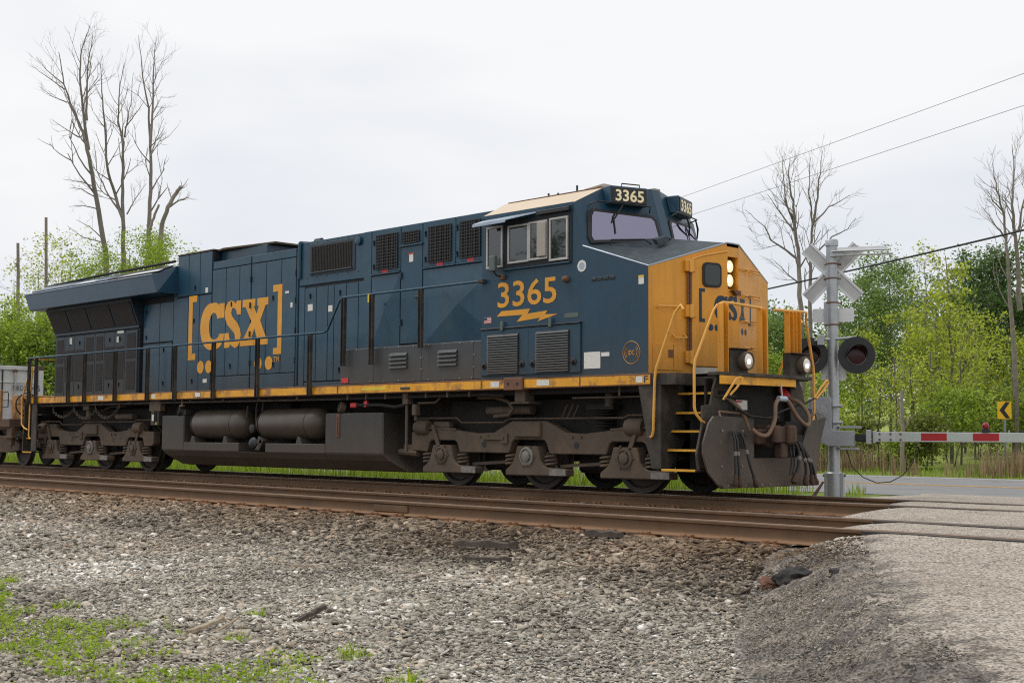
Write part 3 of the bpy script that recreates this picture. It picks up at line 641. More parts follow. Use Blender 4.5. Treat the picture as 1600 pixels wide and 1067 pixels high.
# ---- radiator end
RY = -.98
bx('radiator_cabinet', 'core', -9.86, -5.56, RY+.001, -RY, 1.772, 3.36, bevel=.01)
bx('access_cabinet', 'core', -5.58, -3.965, -.90, .90, 1.772, 4.05, bevel=.01)
for x0, x1, z0, z1 in ((-5.50, -4.76, 2.95, 3.86), (-4.76, -4.16, 2.95, 3.86), (-5.5, -4.74, 1.80, 2.93), (-4.74, -4.2, 1.80, 2.93), (-4.16, -3.97, 1.80, 4.0)):
    panel('hood_door', x0, x1, z0, z1, -.90)
latch(-5.36, 3.66, -.924); latch(-5.36, 3.08, -.924); latch(-4.56, 2.76, -.924); latch(-4.56, 2.0, -.924)
m = MB()
for s in (-1, 1):
    m.hexa([(-9.86, 0, 3.34), (-5.56, 0, 3.34), (-5.56, s*.985, 3.34), (-9.86, s*.985, 3.34)][::s], [(-9.95, 0, 3.985), (-5.56, 0, 3.985), (-5.56, s*1.24, 3.985), (-9.95, s*1.24, 3.985)][::s])
m.build('radiator_flare', 'blue_dark', L)
fx = [-9.86, -8.85, -7.81, -6.62, -5.58]
for i in range(4):
    a, b = fx[i]+.06, fx[i+1]-.05
    MB().slab([(a, -1.018, 3.41), (b, -1.018, 3.41), (b, -1.222, 3.93), (a-.02, -1.222, 3.93)], (0, -.012, -.004)).build('screen', 'screen', L)
MB().slab([(-9.87, -.99, 3.335), (-5.55, -.99, 3.335), (-5.55, -.99, 3.385), (-9.87, -.99, 3.385)], (0, -.03, 0)).build('belt_rail', 'blue_dark', L)
rx = [-9.82, -9.30, -8.77, -8.24, -7.70, -7.21, -6.71, -6.21, -5.62]; kind = [0, 1, 1, 0, 0, 1, 1, 0]
for i in range(8):
    a, b = rx[i], rx[i+1]; d = panel('radiator_door', a, b, 1.80, 3.30, RY, m='blue_dark')
    if kind[i] == 0:
        for z0, z1 in ((1.90, 2.56), (2.63, 3.22)): bx('screen', 'screen', a+.08, b-.08, RY-.031, RY-.02, z0, z1, bevel=.008, parent=d)
    else:
        bx('screen', 'screen', a+.05, b-.05, RY-.031, RY-.02, 2.16, 2.94, bevel=.004, parent=d); latch((a+b)/2, 3.10, RY-.024, parent=d); latch((a+b)/2, 2.02, RY-.024, parent=d)
sticker(-8.96, 3.17, .13, .16, RY-.03, 'white'); sticker(-6.42, 3.27, .30, .06, RY-.03); sticker(-6.55, 3.10, .10, .14, RY-.03)
# overhanging wing and roof
m = MB(); p = [(-1.0, 3.986), (-1.50, 3.986), (-1.525, 4.40), (-.95, 4.64), (0, 4.72), (.95, 4.64), (1.525, 4.40), (1.50, 3.986)]
rear = [(-10.30 if z < 4.2 else -10.58, y, z) for y, z in p]; fro = [(-4.0 if abs(y) < 1.2 else (-3.90 if z < 4.2 else -4.08), y, z) for y, z in p]
for r_ in (3, 4, 5): rear[r_] = (-10.45, rear[r_][1], rear[r_][2])
n = len(p); m.add(rear+fro, [tuple(range(n-1, -1, -1)), tuple(range(n, 2*n))]+[(i, (i+1) % n, (i+1) % n+n, i+n) for i in range(n)]); m.build('radiator_roof', 'blue_deep', L, bevel=.012)
for x0, x1, m_ in ((-10.3, -8.3, 'blue_deep'), (-8.25, -6.3, 'blue_deep'), (-6.25, -4.1, 'screen')):
    MB().slab([(x0, -1.44, 4.442), (x1, -1.44, 4.442), (x1, -.98, 4.634), (x0, -.98, 4.634)], (0, -.01, .03)).build('roof_screen', m_, L)
MB().slab([(-5.9, -1.40, 4.485), (-4.05, -1.40, 4.485), (-4.05, -1.27, 4.54), (-5.4, -1.27, 4.54)], (0, -.003, .012)).build('roof_strip', 'alu', L)
MB().slab([(-8.1, -1.38, 4.49), (-7.1, -1.38, 4.49), (-7.1, -1.27, 4.54), (-7.8, -1.27, 4.54)], (0, -.003, .012)).build('roof_strip', 'alu', L)
MB().tube([(-10.35, -1.0, 4.65), (-7.4, -.98, 4.72), (-4.1, -.95, 4.75)], .03, 6).build('roof_edge', 'under', L)
MB().tube([(-10.56, -1.53, 4.41), (-4.08, -1.53, 4.41)], .014, 6).build('gutter', 'visor', L)

# ---- hood lettering
GC = (0, 0)
def arc(cx, cy, rx, ry, a0, a1, n=10): return [(cx+rx*math.cos(R(a0+(a1-a0)*i/n)), cy+ry*math.sin(R(a0+(a1-a0)*i/n))) for i in range(n+1)]
def glyph_C():
    o = [(1.0, .97), (1.0, .66), (.80, .66)]+arc(.58, .62, .13, .165, 10, 90, 5)+arc(.56, .5, .19, .285, 100, 260, 12)+arc(.60, .37, .22, .155, 270, 345, 5)
    o += [(1.0, .32)]+[(.98, .18)]+arc(.60, .20, .34, .20, -20, -90, 6)+arc(.46, .5, .46, .5, 262, 98, 18)+arc(.60, .86, .20, .14, 95, 30, 5)+[(.80, .97)]
    return [o]
def glyph_S():
    return [[(.98, 1.0), (.98, .70), (.76, .70), (.70, .80), (.58, .86), (.45, .84), (.40, .76), (.44, .69), (.56, .62), (.78, .52), (.93, .40), (1.0, .26), (.95, .11), (.84, .02), (.66, -.02), (.50, .02), (.38, .07), (.30, 0), (.02, 0), (.02, .32), (.26, .32),
             (.32, .20), (.42, .13), (.56, .12), (.65, .17), (.66, .25), (.58, .32), (.40, .40), (.18, .50), (.05, .63), (.02, .77), (.08, .91), (.22, 1.0), (.42, 1.02), (.58, .98), (.66, .94), (.74, 1.0)]]
def glyph_X():
    return [[(.0, 1.0), (.50, 1.0), (.50, .84), (.44, .84), (.56, .66), (.64, .84), (.58, .84), (.58, 1.0), (1.0, 1.0), (1.0, .84), (.90, .84), (.70, .52), (.92, .16), (1.0, .16), (1.0, 0), (.48, 0), (.48, .16), (.58, .16), (.48, .36), (.37, .16), (.46, .16), (.46, 0), (-.08, 0), (-.08, .16), (.06, .16), (.36, .52), (.12, .84), (.0, .84)]]
def ellipse(cx, cy, rx, ry, n=18): return [[(cx+rx*math.cos(2*math.pi*i/n), cy+ry*math.sin(2*math.pi*i/n)) for i in range(n)]]
def scale(loops, x0, x1, z0, z1): return [[(x0+a*(x1-x0), z0+b*(z1-z0)) for a, b in lp] for lp in loops]
yT = EY-.0275; hx, hz = (1, 0, 0), (0, 0, 1)
def hood_mark(loops, name='lettering'): return flat_shape(name, loops, (0, yT, 0), hx, hz, 'lettering', L, .002)
hood_mark(scale(glyph_C(), -2.97, -2.01, 2.68, 3.70)); hood_mark(scale(glyph_S(), -2.00, -1.36, 2.70, 3.68)); hood_mark(scale(glyph_X(), -1.31, -.36, 2.71, 3.68))
hood_mark([[(-3.46, 3.91), (-3.12, 3.91), (-3.12, 3.77), (-3.30, 3.77), (-3.30, 2.63), (-3.15, 2.63), (-3.15, 2.49), (-3.46, 2.49)]], 'bracket')
hood_mark([[(.13, 3.91), (-.19, 3.91), (-.19, 3.77), (-.02, 3.77), (-.02, 2.62), (-.16, 2.62), (-.16, 2.49), (.13, 2.49)]], 'bracket')
for cx in (-2.93, -2.60, -.70, -.31): hood_mark(ellipse(cx, 2.32, .135, .14), 'dot')
text('trade_mark', 'TM', (-.14, yT, 2.34), hx, hz, .20, .10, 'lettering', L)

# ---- handrails on the walkway
hr = [(-10.12, -1.555, 2.745), (-10.05, -1.555, 2.76), (2.40, -1.555, 2.77), (2.50, -1.555, 2.81), (2.86, -1.555, 3.33), (2.95, -1.555, 3.385), (6.74, -1.555, 3.39)]
MB().tube(hr, .021, 8).build('handrail', 'blue', L, smooth=50)
def stanchion(x, z0, z1, m='chassis'):
    b = MB(); b.box(x-.045, x+.045, -1.565, -1.535, z0, z1); b.box(x+.033, x+.045, -1.60, -1.565, z0, z1); b.box(x-.045, x-.033, -1.60, -1.565, z0, z1)
    return b.build('stanchion', m, L, bevel=.003)
for x in (-10.05, -9.66, -7.90, -7.07, -5.58, -4.11, -2.94, -1.40, .21, 1.97): stanchion(x, 1.59, 2.75)
for x in (3.0, 3.83): stanchion(x, 2.12, 3.37)
stanchion(5.18, 2.36, 3.37)
bx('handrail_bracket', 'chassis', 6.62, 6.75, -1.58, -1.50, 3.36, 3.42)
MB().tube([(-10.05, -1.45, 2.74), (-10.03, -.2, 2.74), (-9.9, -.2, 2.74)], .018, 6).build('end_rail', 'yellow_rail', L)
sticker(3.74, 3.32, .05, .16, -1.57, 'yellow_sticker')

# ---- cab
CZ = 1.782
side_poly = [(6.65, CZ), (10.19, CZ), (10.19, 3.34), (8.90, 3.76), (8.70, 4.46), (6.65, 4.46)]
for s in (-1, 1): MB().pxz(side_poly, s*1.50, s*1.44).build('cab_side', 'blue_cab', L)
MB().slab([(6.66, -1.44, CZ), (6.66, 1.44, CZ), (6.66, 1.44, 4.45), (6.66, .95, 4.72), (6.66, -.95, 4.72), (6.66, -1.44, 4.45)], (.05, 0, 0)).build('cab_rear_wall', 'blue_cab', L)
def mir(pts): return [(x, -y, z) for x, y, z in reversed(pts)]
Fp, Gp, Ep, Dp, Cp = (8.70, -1.5, 4.46), (8.817, -.93, 4.75), (9.09, -.10, 4.80), (8.90, -1.5, 3.76), (9.335, -.10, 3.985)
for f in (lambda p: p, mir):
    MB().slab(f([(8.90, -1.497, 3.76), Cp, Ep, Gp, (8.70, -1.497, 4.46)]), (-.06, 0, 0)).build('windshield_wall', 'blue_cab', L)
    MB().slab(f([(6.64, -1.505, 4.46), (8.70, -1.505, 4.46), (8.805, -.93, 4.752), (6.64, -.95, 4.752)]), (0, 0, -.04)).build('roof_slope', 'tan_roof', L)
MB().slab([(8.9, .1, 3.9), (8.9, -.1, 3.9), (8.9, -.1, 4.8), (8.9, .1, 4.8)], (.0, 0, 0)) if False else None
MB().hexa([(9.24, -.1, 3.98), (9.34, -.1, 3.98), (9.34, .1, 3.98), (9.24, .1, 3.98)], [(9.0, -.1, 4.80), (9.092, -.1, 4.80), (9.092, .1, 4.80), (9.0, .1, 4.80)]).build('centre_post', 'blue_cab', L)
MB().slab([(6.64, -.95, 4.752), (8.805, -.93, 4.752), (9.08, -.1, 4.802), (9.08, .1, 4.802), (8.805, .93, 4.752), (6.64, .95, 4.752)], (0, 0, -.05)).build('cab_roof', 'tan_roof', L)
MB().tube([(6.7, -.95, 4.755), (8.8, -.93, 4.76)], .012, 6).build('roof_seam', 'rust', L)
# eave strip
MB().pxz([(6.64, 4.41), (8.71, 4.41), (8.70, 4.47), (6.64, 4.47)], -1.512, -1.48).build('eave_strip', 'blue_cab', L, bevel=.004)
# nose
NX = 10.60; q = .15
for f in (lambda p: p, mir):
    MB().slab(f([(10.193, -1.498, CZ+.002), (NX, -q, CZ+.002), (NX, -q, 3.775), (10.193, -1.498, 3.34)]), (-.06, 0, 0)).build('nose_front', 'yellow', L)
    m = MB(); t = f([(10.185, -1.496, 3.344), (NX, -q, 3.78), (9.33, -q, 3.985), (8.90, -1.496, 3.764)])
    t2 = [(x-.01, y, z-.05) for x, y, z in t]
    m.add(t+t2, [(0, 1, 2), (0, 2, 3), (6, 5, 4), (7, 6, 4), (0, 4, 5, 1), (1, 5, 6, 2), (2, 6, 7, 3), (3, 7, 4, 0)]); m.build('nose_top', 'nose_top', L)
MB().slab([(NX, -q, 3.778), (NX, q, 3.778), (9.33, q, 3.985), (9.33, -q, 3.985)], (0, 0, -.05)).build('nose_top', 'nose_top', L)
for f in (1, -1): MB().tube([(8.9, -1.497*f, 3.765), (10.19, -1.497*f, 3.345), (NX, -q*f, 3.782), (NX, 0, 3.785)], .014, 6).build('nose_edge_highlight', 'visor', L)  # pale tube painting the highlight of the rounded nose edges
# centre strip of the nose with the headlight niche
bx('nose_centre', 'yellow', NX-.06, NX, -q, q, CZ, 3.08, bevel=.003); bx('nose_centre', 'yellow', NX-.06, NX, -q, q, 3.58, 3.776, bevel=.003)
bx('niche_back', 'yellow', NX-.20, NX-.17, -q, q, 3.06, 3.6, bevel=0); bx('niche_wall', 'yellow', NX-.17, NX-.001, q-.02, q, 3.08, 3.58, bevel=0); bx('niche_wall', 'yellow', NX-.17, NX-.001, -q, -q+.02, 3.08, 3.58, bevel=0)
bx('niche_floor', 'yellow', NX-.17, NX-.002, -q+.02, q-.02, 3.06, 3.08, bevel=0)
for z in (3.44, 3.225):
    h = MB().lathe([(.098, 0), (.102, .10), (.095, .115)], (NX-.17, -.01, z), (1, 0, 0), 20).build('headlight', 'black', L, smooth=40)
    MB().lathe([(.094, .112), (.094, .117), (.06, .124), (.0, .128)], (NX-.17, -.01, z), (1, 0, 0), 20).build('lens', 'lamp_lens', h, smooth=40)
    MB().lathe([(.035, .128), (.03, .136), (.0, .14)], (NX-.17, -.045, z), (1, 0, 0), 12).build('bulb', 'lamp_hot', h, smooth=40)
# bell-shaped casting under the niche
MB().pyz([(-.09, 3.07), (.12, 3.07), (.12, 3.0), (.02, 2.99)], NX+.001, NX+.07).build('nose_bracket', 'rust', L, bevel=.006)
# facet helper: near half of the nose, t = y
NU = Vector((NX-10.19, -q+1.5, 0)).normalized(); NN = Vector((NU.y, -NU.x, 0)); FU = Vector((10.19-NX, 1.5-q, 0)).normalized(); FN = Vector((FU.y, -FU.x, 0))
def nn(y, z, d=0):
    x = 10.19+(y+1.5)/(1.5-q)*(NX-10.19); return Vector((x, y, z))+NN*d
def nfar(y, z, d=0):
    x = NX-(y-q)/(1.5-q)*(NX-10.19); return Vector((x, y, z))+FN*d
door = MB().slab([nn(-.79, 1.90), nn(-.30, 1.90), nn(-.30, 2.0), nn(-.17, 2.0), nn(-.17, 3.64), nn(-.60, 3.545), nn(-.79, 3.475)], NN*.045).build('nose_door', 'yellow', L, bevel=.008)
MB().tube([nn(-.79, 3.485, .05), nn(-.60, 3.552, .05), nn(-.17, 3.648, .05)], .013, 6).build('door_lip', 'yellow_rail', door)
def rrect(cy, cz, w, h, r=.06, n=4):
    p = []
    for sx, sz, a in ((1, 1, 0), (-1, 1, 90), (-1, -1, 180), (1, -1, 270)):
        p += [(cy+sx*(w/2-r)+r*math.cos(R(a+90*i/n)), cz+sz*(h/2-r)+r*math.sin(R(a+90*i/n))) for i in range(n+1)]
    return p
MB().slab([nn(a, b, .045) for a, b in rrect(-.45, 3.268, .33, .37, .075)], NN*.02).build('window_gasket', 'gasket', door, bevel=.004)
MB().slab([nn(a, b, .066) for a, b in rrect(-.45, 3.268, .26, .30, .06)], NN*.003).build('window_pane', 'glass_door', door)
for z in (3.385, 2.71, 2.03):
    MB().slab([nn(-.90, z-.09, .0), nn(-.74, z-.09, 0), nn(-.74, z+.09, 0), nn(-.90, z+.09, 0)], NN*.07).build('hinge', 'yellow', door, bevel=.01)
    MB().cyl(nn(-.82, z-.1, .08), nn(-.82, z+.1, .08), .03, 10).build('hinge_pin', 'yellow_rail', door, smooth=40)
for y in (-.85, -.81): MB().cyl(nn(y, 1.95, .03), nn(y, 3.42, .03), .014, 6).build('hinge_rod', 'rust', door)
cb = MB().slab([nn(-1.43, 1.83), nn(-.93, 1.83), nn(-.93, 2.22), nn(-1.43, 2.22)], NN*.015).build('nose_hatch', 'yellow', L, bevel=.004)
MB().slab([nn(-1.175, 2.02, .015), nn(-1.10, 2.02, .015), nn(-1.10, 2.13, .015), nn(-1.175, 2.13, .015)], NN*.012).build('latch', 'rust', cb)
MB().slab([nn(-1.09, 1.84, .012), nn(-1.085, 1.84, .012), nn(-1.085, 2.21, .012), nn(-1.09, 2.21, .012)], NN*.006).build('seam', 'rust', cb)
MB().slab([nn(-.76, 1.79, .0), nn(-.36, 1.79, 0), nn(-.36, 1.885, 0), nn(-.76, 1.885, 0)], NN*.05).build('door_sill', 'frame_alu', L)
def grab(pts, m='yellow_rail', r=.013, parent=None): return MB().tube(pts, r, 6).build('grab_iron', m, parent or L, smooth=60)
grab([nn(-1.37, 2.74), nn(-1.37, 2.76, .07), nn(-1.06, 2.77, .07), nn(-1.06, 2.74)]); grab([nn(-1.09, 2.36), nn(-1.08, 2.30, .08), nn(-.90, 2.31, .08), nn(-.90, 2.37)])
for z in (3.42, 3.02, 2.62, 2.22):
    grab([nfar(.20, z-.01), nfar(.20, z, .07), nfar(.38, z, .07), nfar(.38, z-.02)]); grab([nfar(.62, z+.0), nfar(.60, z-.03, .09), nfar(.86, z-.03, .09), nfar(.86, z+.03, .07), nfar(.66, z+.03)])
# nose emblem in blue
def nose_mark(loops, yo, far=False, cen=False, name='lettering'):
    if cen: return flat_shape(name, loops, (NX+.003, 0, 0), (0, 1, 0), hz, 'letter_blue', L, .002)
    if far: o = nfar(q, 0, .003); return flat_shape(name, loops, o, FU, hz, 'letter_blue', L, .002)
    o = nn(-1.5, 0, .0475); return flat_shape(name, loops, o, NU, hz, 'letter_blue', L, .002)
kf = NU.y
def ny(y): return (y+1.5)/kf
def fy(y): return (y-q)/kf
nose_mark([[(ny(-.57), 3.06), (ny(-.67), 3.06), (ny(-.67), 2.56), (ny(-.57), 2.56), (ny(-.57), 2.61), (ny(-.625), 2.61), (ny(-.625), 3.01), (ny(-.57), 3.01)]], 0, name='bracket')
nose_mark(scale(glyph_C(), ny(-.41), ny(-.175), 2.60, 2.97), 0)
nose_mark(scale(glyph_S(), -.135, .10, 2.62, 2.98), 0, cen=True)
nose_mark(scale(glyph_X(), fy(.19), fy(.40), 2.62, 2.97), 0, far=True)
nose_mark([[(fy(.56), 3.05), (fy(.68), 3.05), (fy(.68), 2.58), (fy(.56), 2.58), (fy(.56), 2.62), (fy(.635), 2.62), (fy(.635), 3.01), (fy(.56), 3.01)]], 0, far=True, name='bracket')
for y in (-.47, -.36): nose_mark(ellipse(ny(y), 2.485, .045, .05), 0, name='dot')
for y in (.29, .43): nose_mark(ellipse(fy(y), 2.465, .045, .05), 0, far=True, name='dot')

# ---- cab side details (near side)
W = -1.50
wl_ = bx('window_recess', 'core', 7.17, 8.68, W-.012, W+.01, 3.55, 4.33, bevel=.004)
def window(x0, x1, z0, z1, fw=.035, y=W, m='frame_alu'):
    f = MB(); f.box(x0, x1, y-.04, y-.008, z0, z0+fw); f.box(x0, x1, y-.04, y-.008, z1-fw, z1); f.box(x0, x0+fw, y-.04, y-.008, z0+fw, z1-fw); f.box(x1-fw, x1, y-.04, y-.008, z0+fw, z1-fw)
    o = f.build('window_frame', m, L, bevel=.004); bx('window_pane', 'glass_side', x0+fw*.8, x1-fw*.8, y-.022, y-.014, z0+fw*.8, z1-fw*.8, bevel=0, parent=o); return o
window(6.78, 7.16, 3.58, 4.27); window(7.28, 7.76, 3.62, 4.24); window(7.76, 8.17, 3.63, 4.25); window(8.21, 8.61, 3.58, 4.26)
bx('drip_rail', 'blue_cab', 7.18, 8.66, W-.05, W, 3.52, 3.545)
bx('shade_panel', 'shade', 7.97, 8.17, W-.075, W-.055, 3.67, 4.22, bevel=.012)
mr_ = bx('mirror', 'grey_arrow', 7.0, 7.15, W-.20, W-.12, 3.51, 3.76, bevel=.015); MB().tube([(7.08, W-.16, 3.52), (7.12, W-.12, 3.44), (7.16, W, 3.43)], .018, 6).build('mirror_arm', 'black', mr_)
bx('mirror_bracket', 'rust', 7.11, 7.2, W-.06, W, 3.38, 3.46, parent=mr_)
m = MB(); m.slab([(6.72, W-.01, 4.40), (8.02, W-.01, 4.41), (7.50, W-.30, 4.30), (6.73, W-.30, 4.295)], (0, 0, -.018)); m.build('sun_visor', 'visor', L)
MB().slab([(6.73, W-.30, 4.28), (7.5, W-.30, 4.285), (7.5, W-.30, 4.25), (6.73, W-.30, 4.245)], (0, -.006, 0)).build('visor_lip', 'visor', L)
bx('rain_gutter', 'black', 7.95, 8.66, W-.07, W-.012, 4.335, 4.40, bevel=.006)
# road number and bolt
text('road_number', '3365', (7.03, W-.003, 2.925), (1, 0, .004), hz, 1.32, .415, 'lettering', L, bold=.012)
flat_shape('lightning_bolt', [[(7.01, 2.79), (7.12, 2.872), (7.77, 2.872), (7.715, 2.795), (8.155, 2.82), (8.10, 2.762), (8.375, 2.752), (7.94, 2.66), (7.995, 2.715), (7.47, 2.68), (7.60, 2.785)]], (0, W-.003, 0), hx, hz, 'lettering', L, .002)
fl = sticker(6.795, 2.74, .165, .10, W-.001, 'white', 'flag_decal')
bx('canton', 'letter_blue', 6.713, 6.78, W-.0072, W-.004, 2.74, 2.788, bevel=0, parent=fl)
for i in range(4): bx('flag_stripe', 'red_sticker', 6.781 if i > 1 else 6.713, 6.877, W-.0072, W-.004, 2.692+i*.027, 2.704+i*.027, bevel=0, parent=fl)
# lower hatch with louvres
ht = bx('lower_hatch', 'blue_cab', 6.66, 8.87, W-.028, W+.001, 1.83, 2.575, bevel=.006)
bx('hinge_rail', 'black', 6.65, 8.88, W-.045, W, 2.577, 2.605, parent=ht); bx('seam', 'black', 7.748, 7.757, W-.0295, W-.027, 1.85, 2.57, bevel=0, parent=ht)
for x0, x1 in ((6.83, 7.54), (7.94, 8.64)):
    bx('louver_frame', 'grille_dark', x0-.01, x1+.01, W-.032, W-.026, 1.85, 2.50, bevel=0, parent=ht)
    for i in range(16):
        z = 1.865+i*.0395; m = MB(); m.hexa([(x0, W-.030, z), (x1, W-.030, z), (x1, W-.028, z+.034), (x0, W-.028, z+.034)], [(x0, W-.062, z-.004), (x1, W-.062, z-.004), (x1, W-.036, z+.036), (x0, W-.036, z+.036)]); m.build('louver', 'greybox', ht)
for x in (7.17, 8.25): bx('hatch_clip', 'grey_arrow', x-.03, x+.03, W-.06, W-.03, 2.55, 2.70, parent=ht)
for x in (6.75, 7.62, 7.86, 8.74): MB().lathe([(.06, 0), (.06, .01), (.03, .02), (.025, .05), (.0, .055)], (x, W-.028, 2.0), (0, -1, 0), 10).build('hatch_knob', 'black', ht, smooth=40)
# small marks
sticker(9.095, 2.005, .33, .25, W-.001, 'white'); sticker(9.36, 2.085, .16, .06, W-.001, 'white'); sticker(10.06, 3.15, .10, .13, W-.001, 'white'); sticker(10.06, 3.20, .10, .03, W-.004, 'yellow_sticker')
sticker(8.665, 2.715, .29, .07, W-.001, 'grey_arrow')
bd = MB().cyl((8.88, W, 3.455), (8.88, W-.005, 3.455), .09, 20).build('round_decal', 'white', L); MB().cyl((8.88, W-.004, 3.455), (8.88, W-.007, 3.455), .058, 16).build('decal_centre', 'visor', bd)
def ringpts(cx, cz, rx, rz, a0, a1, n=16): return [(cx+rx*math.cos(R(a0+(a1-a0)*i/n)), W-.003, cz+rz*math.sin(R(a0+(a1-a0)*i/n))) for i in range(n+1)]
em = MB().tube(ringpts(9.87, 2.09, .165, .165, 0, 360, 28), .0042, 4, False).build('ring_emblem', 'lettering', L)
for r_, a in ((.130, 40), (.105, 38)):
    for s in (0, 180): MB().tube(ringpts(9.87, 2.09, r_, r_, s-a, s+a, 8), .0034, 4).build('wave', 'lettering', em)
text('emblem_letters', 'IDC', (9.81, W-.002, 2.055), hx, hz, .12, .07, 'lettering', em)
MB().lathe([(.055, 0), (.055, .03), (.04, .07), (.015, .09)], (8.56, W, 3.275), (0, -1, 0), 12).build('cab_fitting', 'rust', L, smooth=40)
for x in (9.13, 9.25, 9.38, 9.50): bx('vent_slot', 'black', x-.05, x+.05, W-.012, W, 3.20, 3.255)
# ---- windshields
def fw(y, z, d=0):                     # point on the near windshield wall
    s = 1 if y <= 0 else -1; a = -abs(y)
    x = 8.9+(a+1.5)*.307-(z-3.76-(a+1.5)*.153)*.286; return Vector((x, s*a, z))+WN[s]*d
_n = Vector((1, -.307-.153*.286, .286)).normalized(); WN = {1: _n, -1: Vector((_n.x, -_n.y, _n.z))}
for s in (-1, 1):
    out = [(s*1.37, 3.80), (s*.13, 3.86+.05), (s*.15, 4.28), (s*.22, 4.34), (s*1.22, 4.38), (s*1.30, 4.34), (s*1.40, 3.90)]
    inn = [(s*1.31, 3.855), (s*.19, 3.96), (s*.205, 4.24), (s*.25, 4.285), (s*1.20, 4.325), (s*1.25, 4.28), (s*1.335, 3.915)]
    g = MB().slab([fw(y, z, .0) for y, z in out], WN[-s]*.03).build('window_gasket', 'gasket', L, bevel=.008)
    MB().slab([fw(y, z, .031) for y, z in inn], WN[-s]*.004).build('windshield', 'glass_front', g)
    pts = [fw(s*1.25, 4.44, .02), fw(s*1.2, 4.44, .16), fw(s*.30, 4.42, .16), fw(s*.25, 4.38, .03)]
    MB().tube(pts, .012, 6).build('wiper_guard', 'black', L)
    for y0, y1 in ((1.20, 1.33), (.75, .95)): MB().tube([fw(s*y0, 4.43, .14), fw(s*(y0+y1)/2, 4.30, .12), fw(s*y1, 4.16, .05)], [.014, .018, .010], 6).build('wiper_arm', 'black', L)
    MB().tube([fw(s*.90, 4.28, .05), fw(s*.93, 3.98, .05)], .009, 5).build('wiper_blade', 'black', L)
    # number board
    o = [fw(s*.97, 4.46), fw(s*.33, 4.46), fw(s*.33, 4.75), fw(s*.97, 4.75)]; nb_n = Vector((WN[-s].x, WN[-s].y, 0)).normalized()
    b0 = [p for p in o]; f0 = [Vector((fw(s*.97, 4.46).x, s*.97, p.z)) if abs(p.y) > .6 else Vector((fw(s*.33, 4.46).x, s*.33, p.z)) for p in o]; f0 = [p+nb_n*.16 for p in f0]
    bo = MB(); bo.add(b0+f0, [(0, 1, 2, 3), (7, 6, 5, 4), (0, 4, 5, 1), (1, 5, 6, 2), (2, 6, 7, 3), (3, 7, 4, 0)] if s < 0 else [(3, 2, 1, 0), (4, 5, 6, 7), (1, 5, 4, 0), (2, 6, 5, 1), (3, 7, 6, 2), (0, 4, 7, 3)])
    nb = bo.build('number_board', 'blue_cab', L, bevel=.015)
    uu = (f0[1]-f0[0]).normalized() if s < 0 else (f0[0]-f0[1]).normalized(); org = f0[0] if s < 0 else f0[1]; wd = (f0[1]-f0[0]).length
    MB().slab([org+uu*.03+Vector((0, 0, .025)), org+uu*(wd-.03)+Vector((0, 0, .025)), org+uu*(wd-.03)+Vector((0, 0, .265)), org+uu*.03+Vector((0, 0, .265))], nb_n*.014).build('number_glass', 'black', nb, bevel=.004)
    text('number', '3365', org+uu*.085+Vector((0, 0, .05))+nb_n*.014, uu, hz, wd-.17, .185, 'cream', nb, bold=.022)
# rails and fittings on the nose top and roof
def ntop(y, x, d=0):
    a = abs(y); tt = (a-q)/(1.5-q) if a > q else 0; zr = 3.985+(3.762-3.985)*tt; zf = 3.778+(3.342-3.778)*tt; xr = 9.33+(8.9-9.33)*tt; xf = NX+(10.19-NX)*tt; k = (x-xr)/(xf-xr); return Vector((x, y, zr+(zf-zr)*k+d))
MB().tube([ntop(-1.12, 9.12), ntop(-1.12, 9.14, .08), ntop(-.75, 9.50, .08), ntop(-.68, 9.58, .0)], .013, 6).build('grab_rail', 'black', L)
MB().tube([ntop(-.42, 9.60, 0), ntop(-.38, 9.58, .07), ntop(.75, 9.36, .10), ntop(.8, 9.33, .14), ntop(1.1, 9.3, .13), ntop(1.1, 9.3, .0)], .013, 6).build('grab_rail', 'black', L)
tr = MB().hexa([tuple(ntop(-.66, 9.62, .0)), tuple(ntop(-.66, 9.70, 0)), tuple(ntop(-.48, 9.70, 0)), tuple(ntop(-.48, 9.62, 0))], [tuple(ntop(-.71, 9.60, .10)), tuple(ntop(-.71, 9.69, .10)), tuple(ntop(-.43, 9.69, .10)), tuple(ntop(-.43, 9.60, .10))]).build('nose_step', 'nose_top', L, bevel=.006)
MB().tube([ntop(.45, 10.3), ntop(.45, 10.32, .05), ntop(.8, 10.2, .06), ntop(.8, 10.2)], .011, 5).build('grab_rail', 'black', L)
for i in range(-1, 2): pass
MB().tube([(8.85, -.55, 4.78), (8.86, -.55, 4.86), (8.93, -.20, 4.87), (8.93, -.20, 4.79)], .012, 6).build('roof_grab', 'black', L)
MB().tube([(8.3, -.55, 4.75), (8.3, -.55, 4.86)], .012, 6).build('roof_bracket', 'shade', L)
MB().slab([(8.10, -.6, 4.86), (8.52, -.6, 4.90), (8.56, -.6, 4.78), (8.50, -.6, 4.78), (8.46, -.6, 4.87), (8.10, -.6, 4.84)], (0, .3, 0)).build('roof_bracket', 'shade', L)
for x, h in ((7.2, .10), (7.42, .08), (7.85, .15)): MB().cyl((x, -.5, 4.76), (x, -.5, 4.76+h+.06), .018, 6).build('antenna', 'black', L)
bx('roof_box', 'shade', 8.90, 9.02, .06, .22, 4.79, 4.85)
bx('cab_roof_rib', 'shade', 7.05, 8.4, -.62, -.58, 4.752, 4.79)

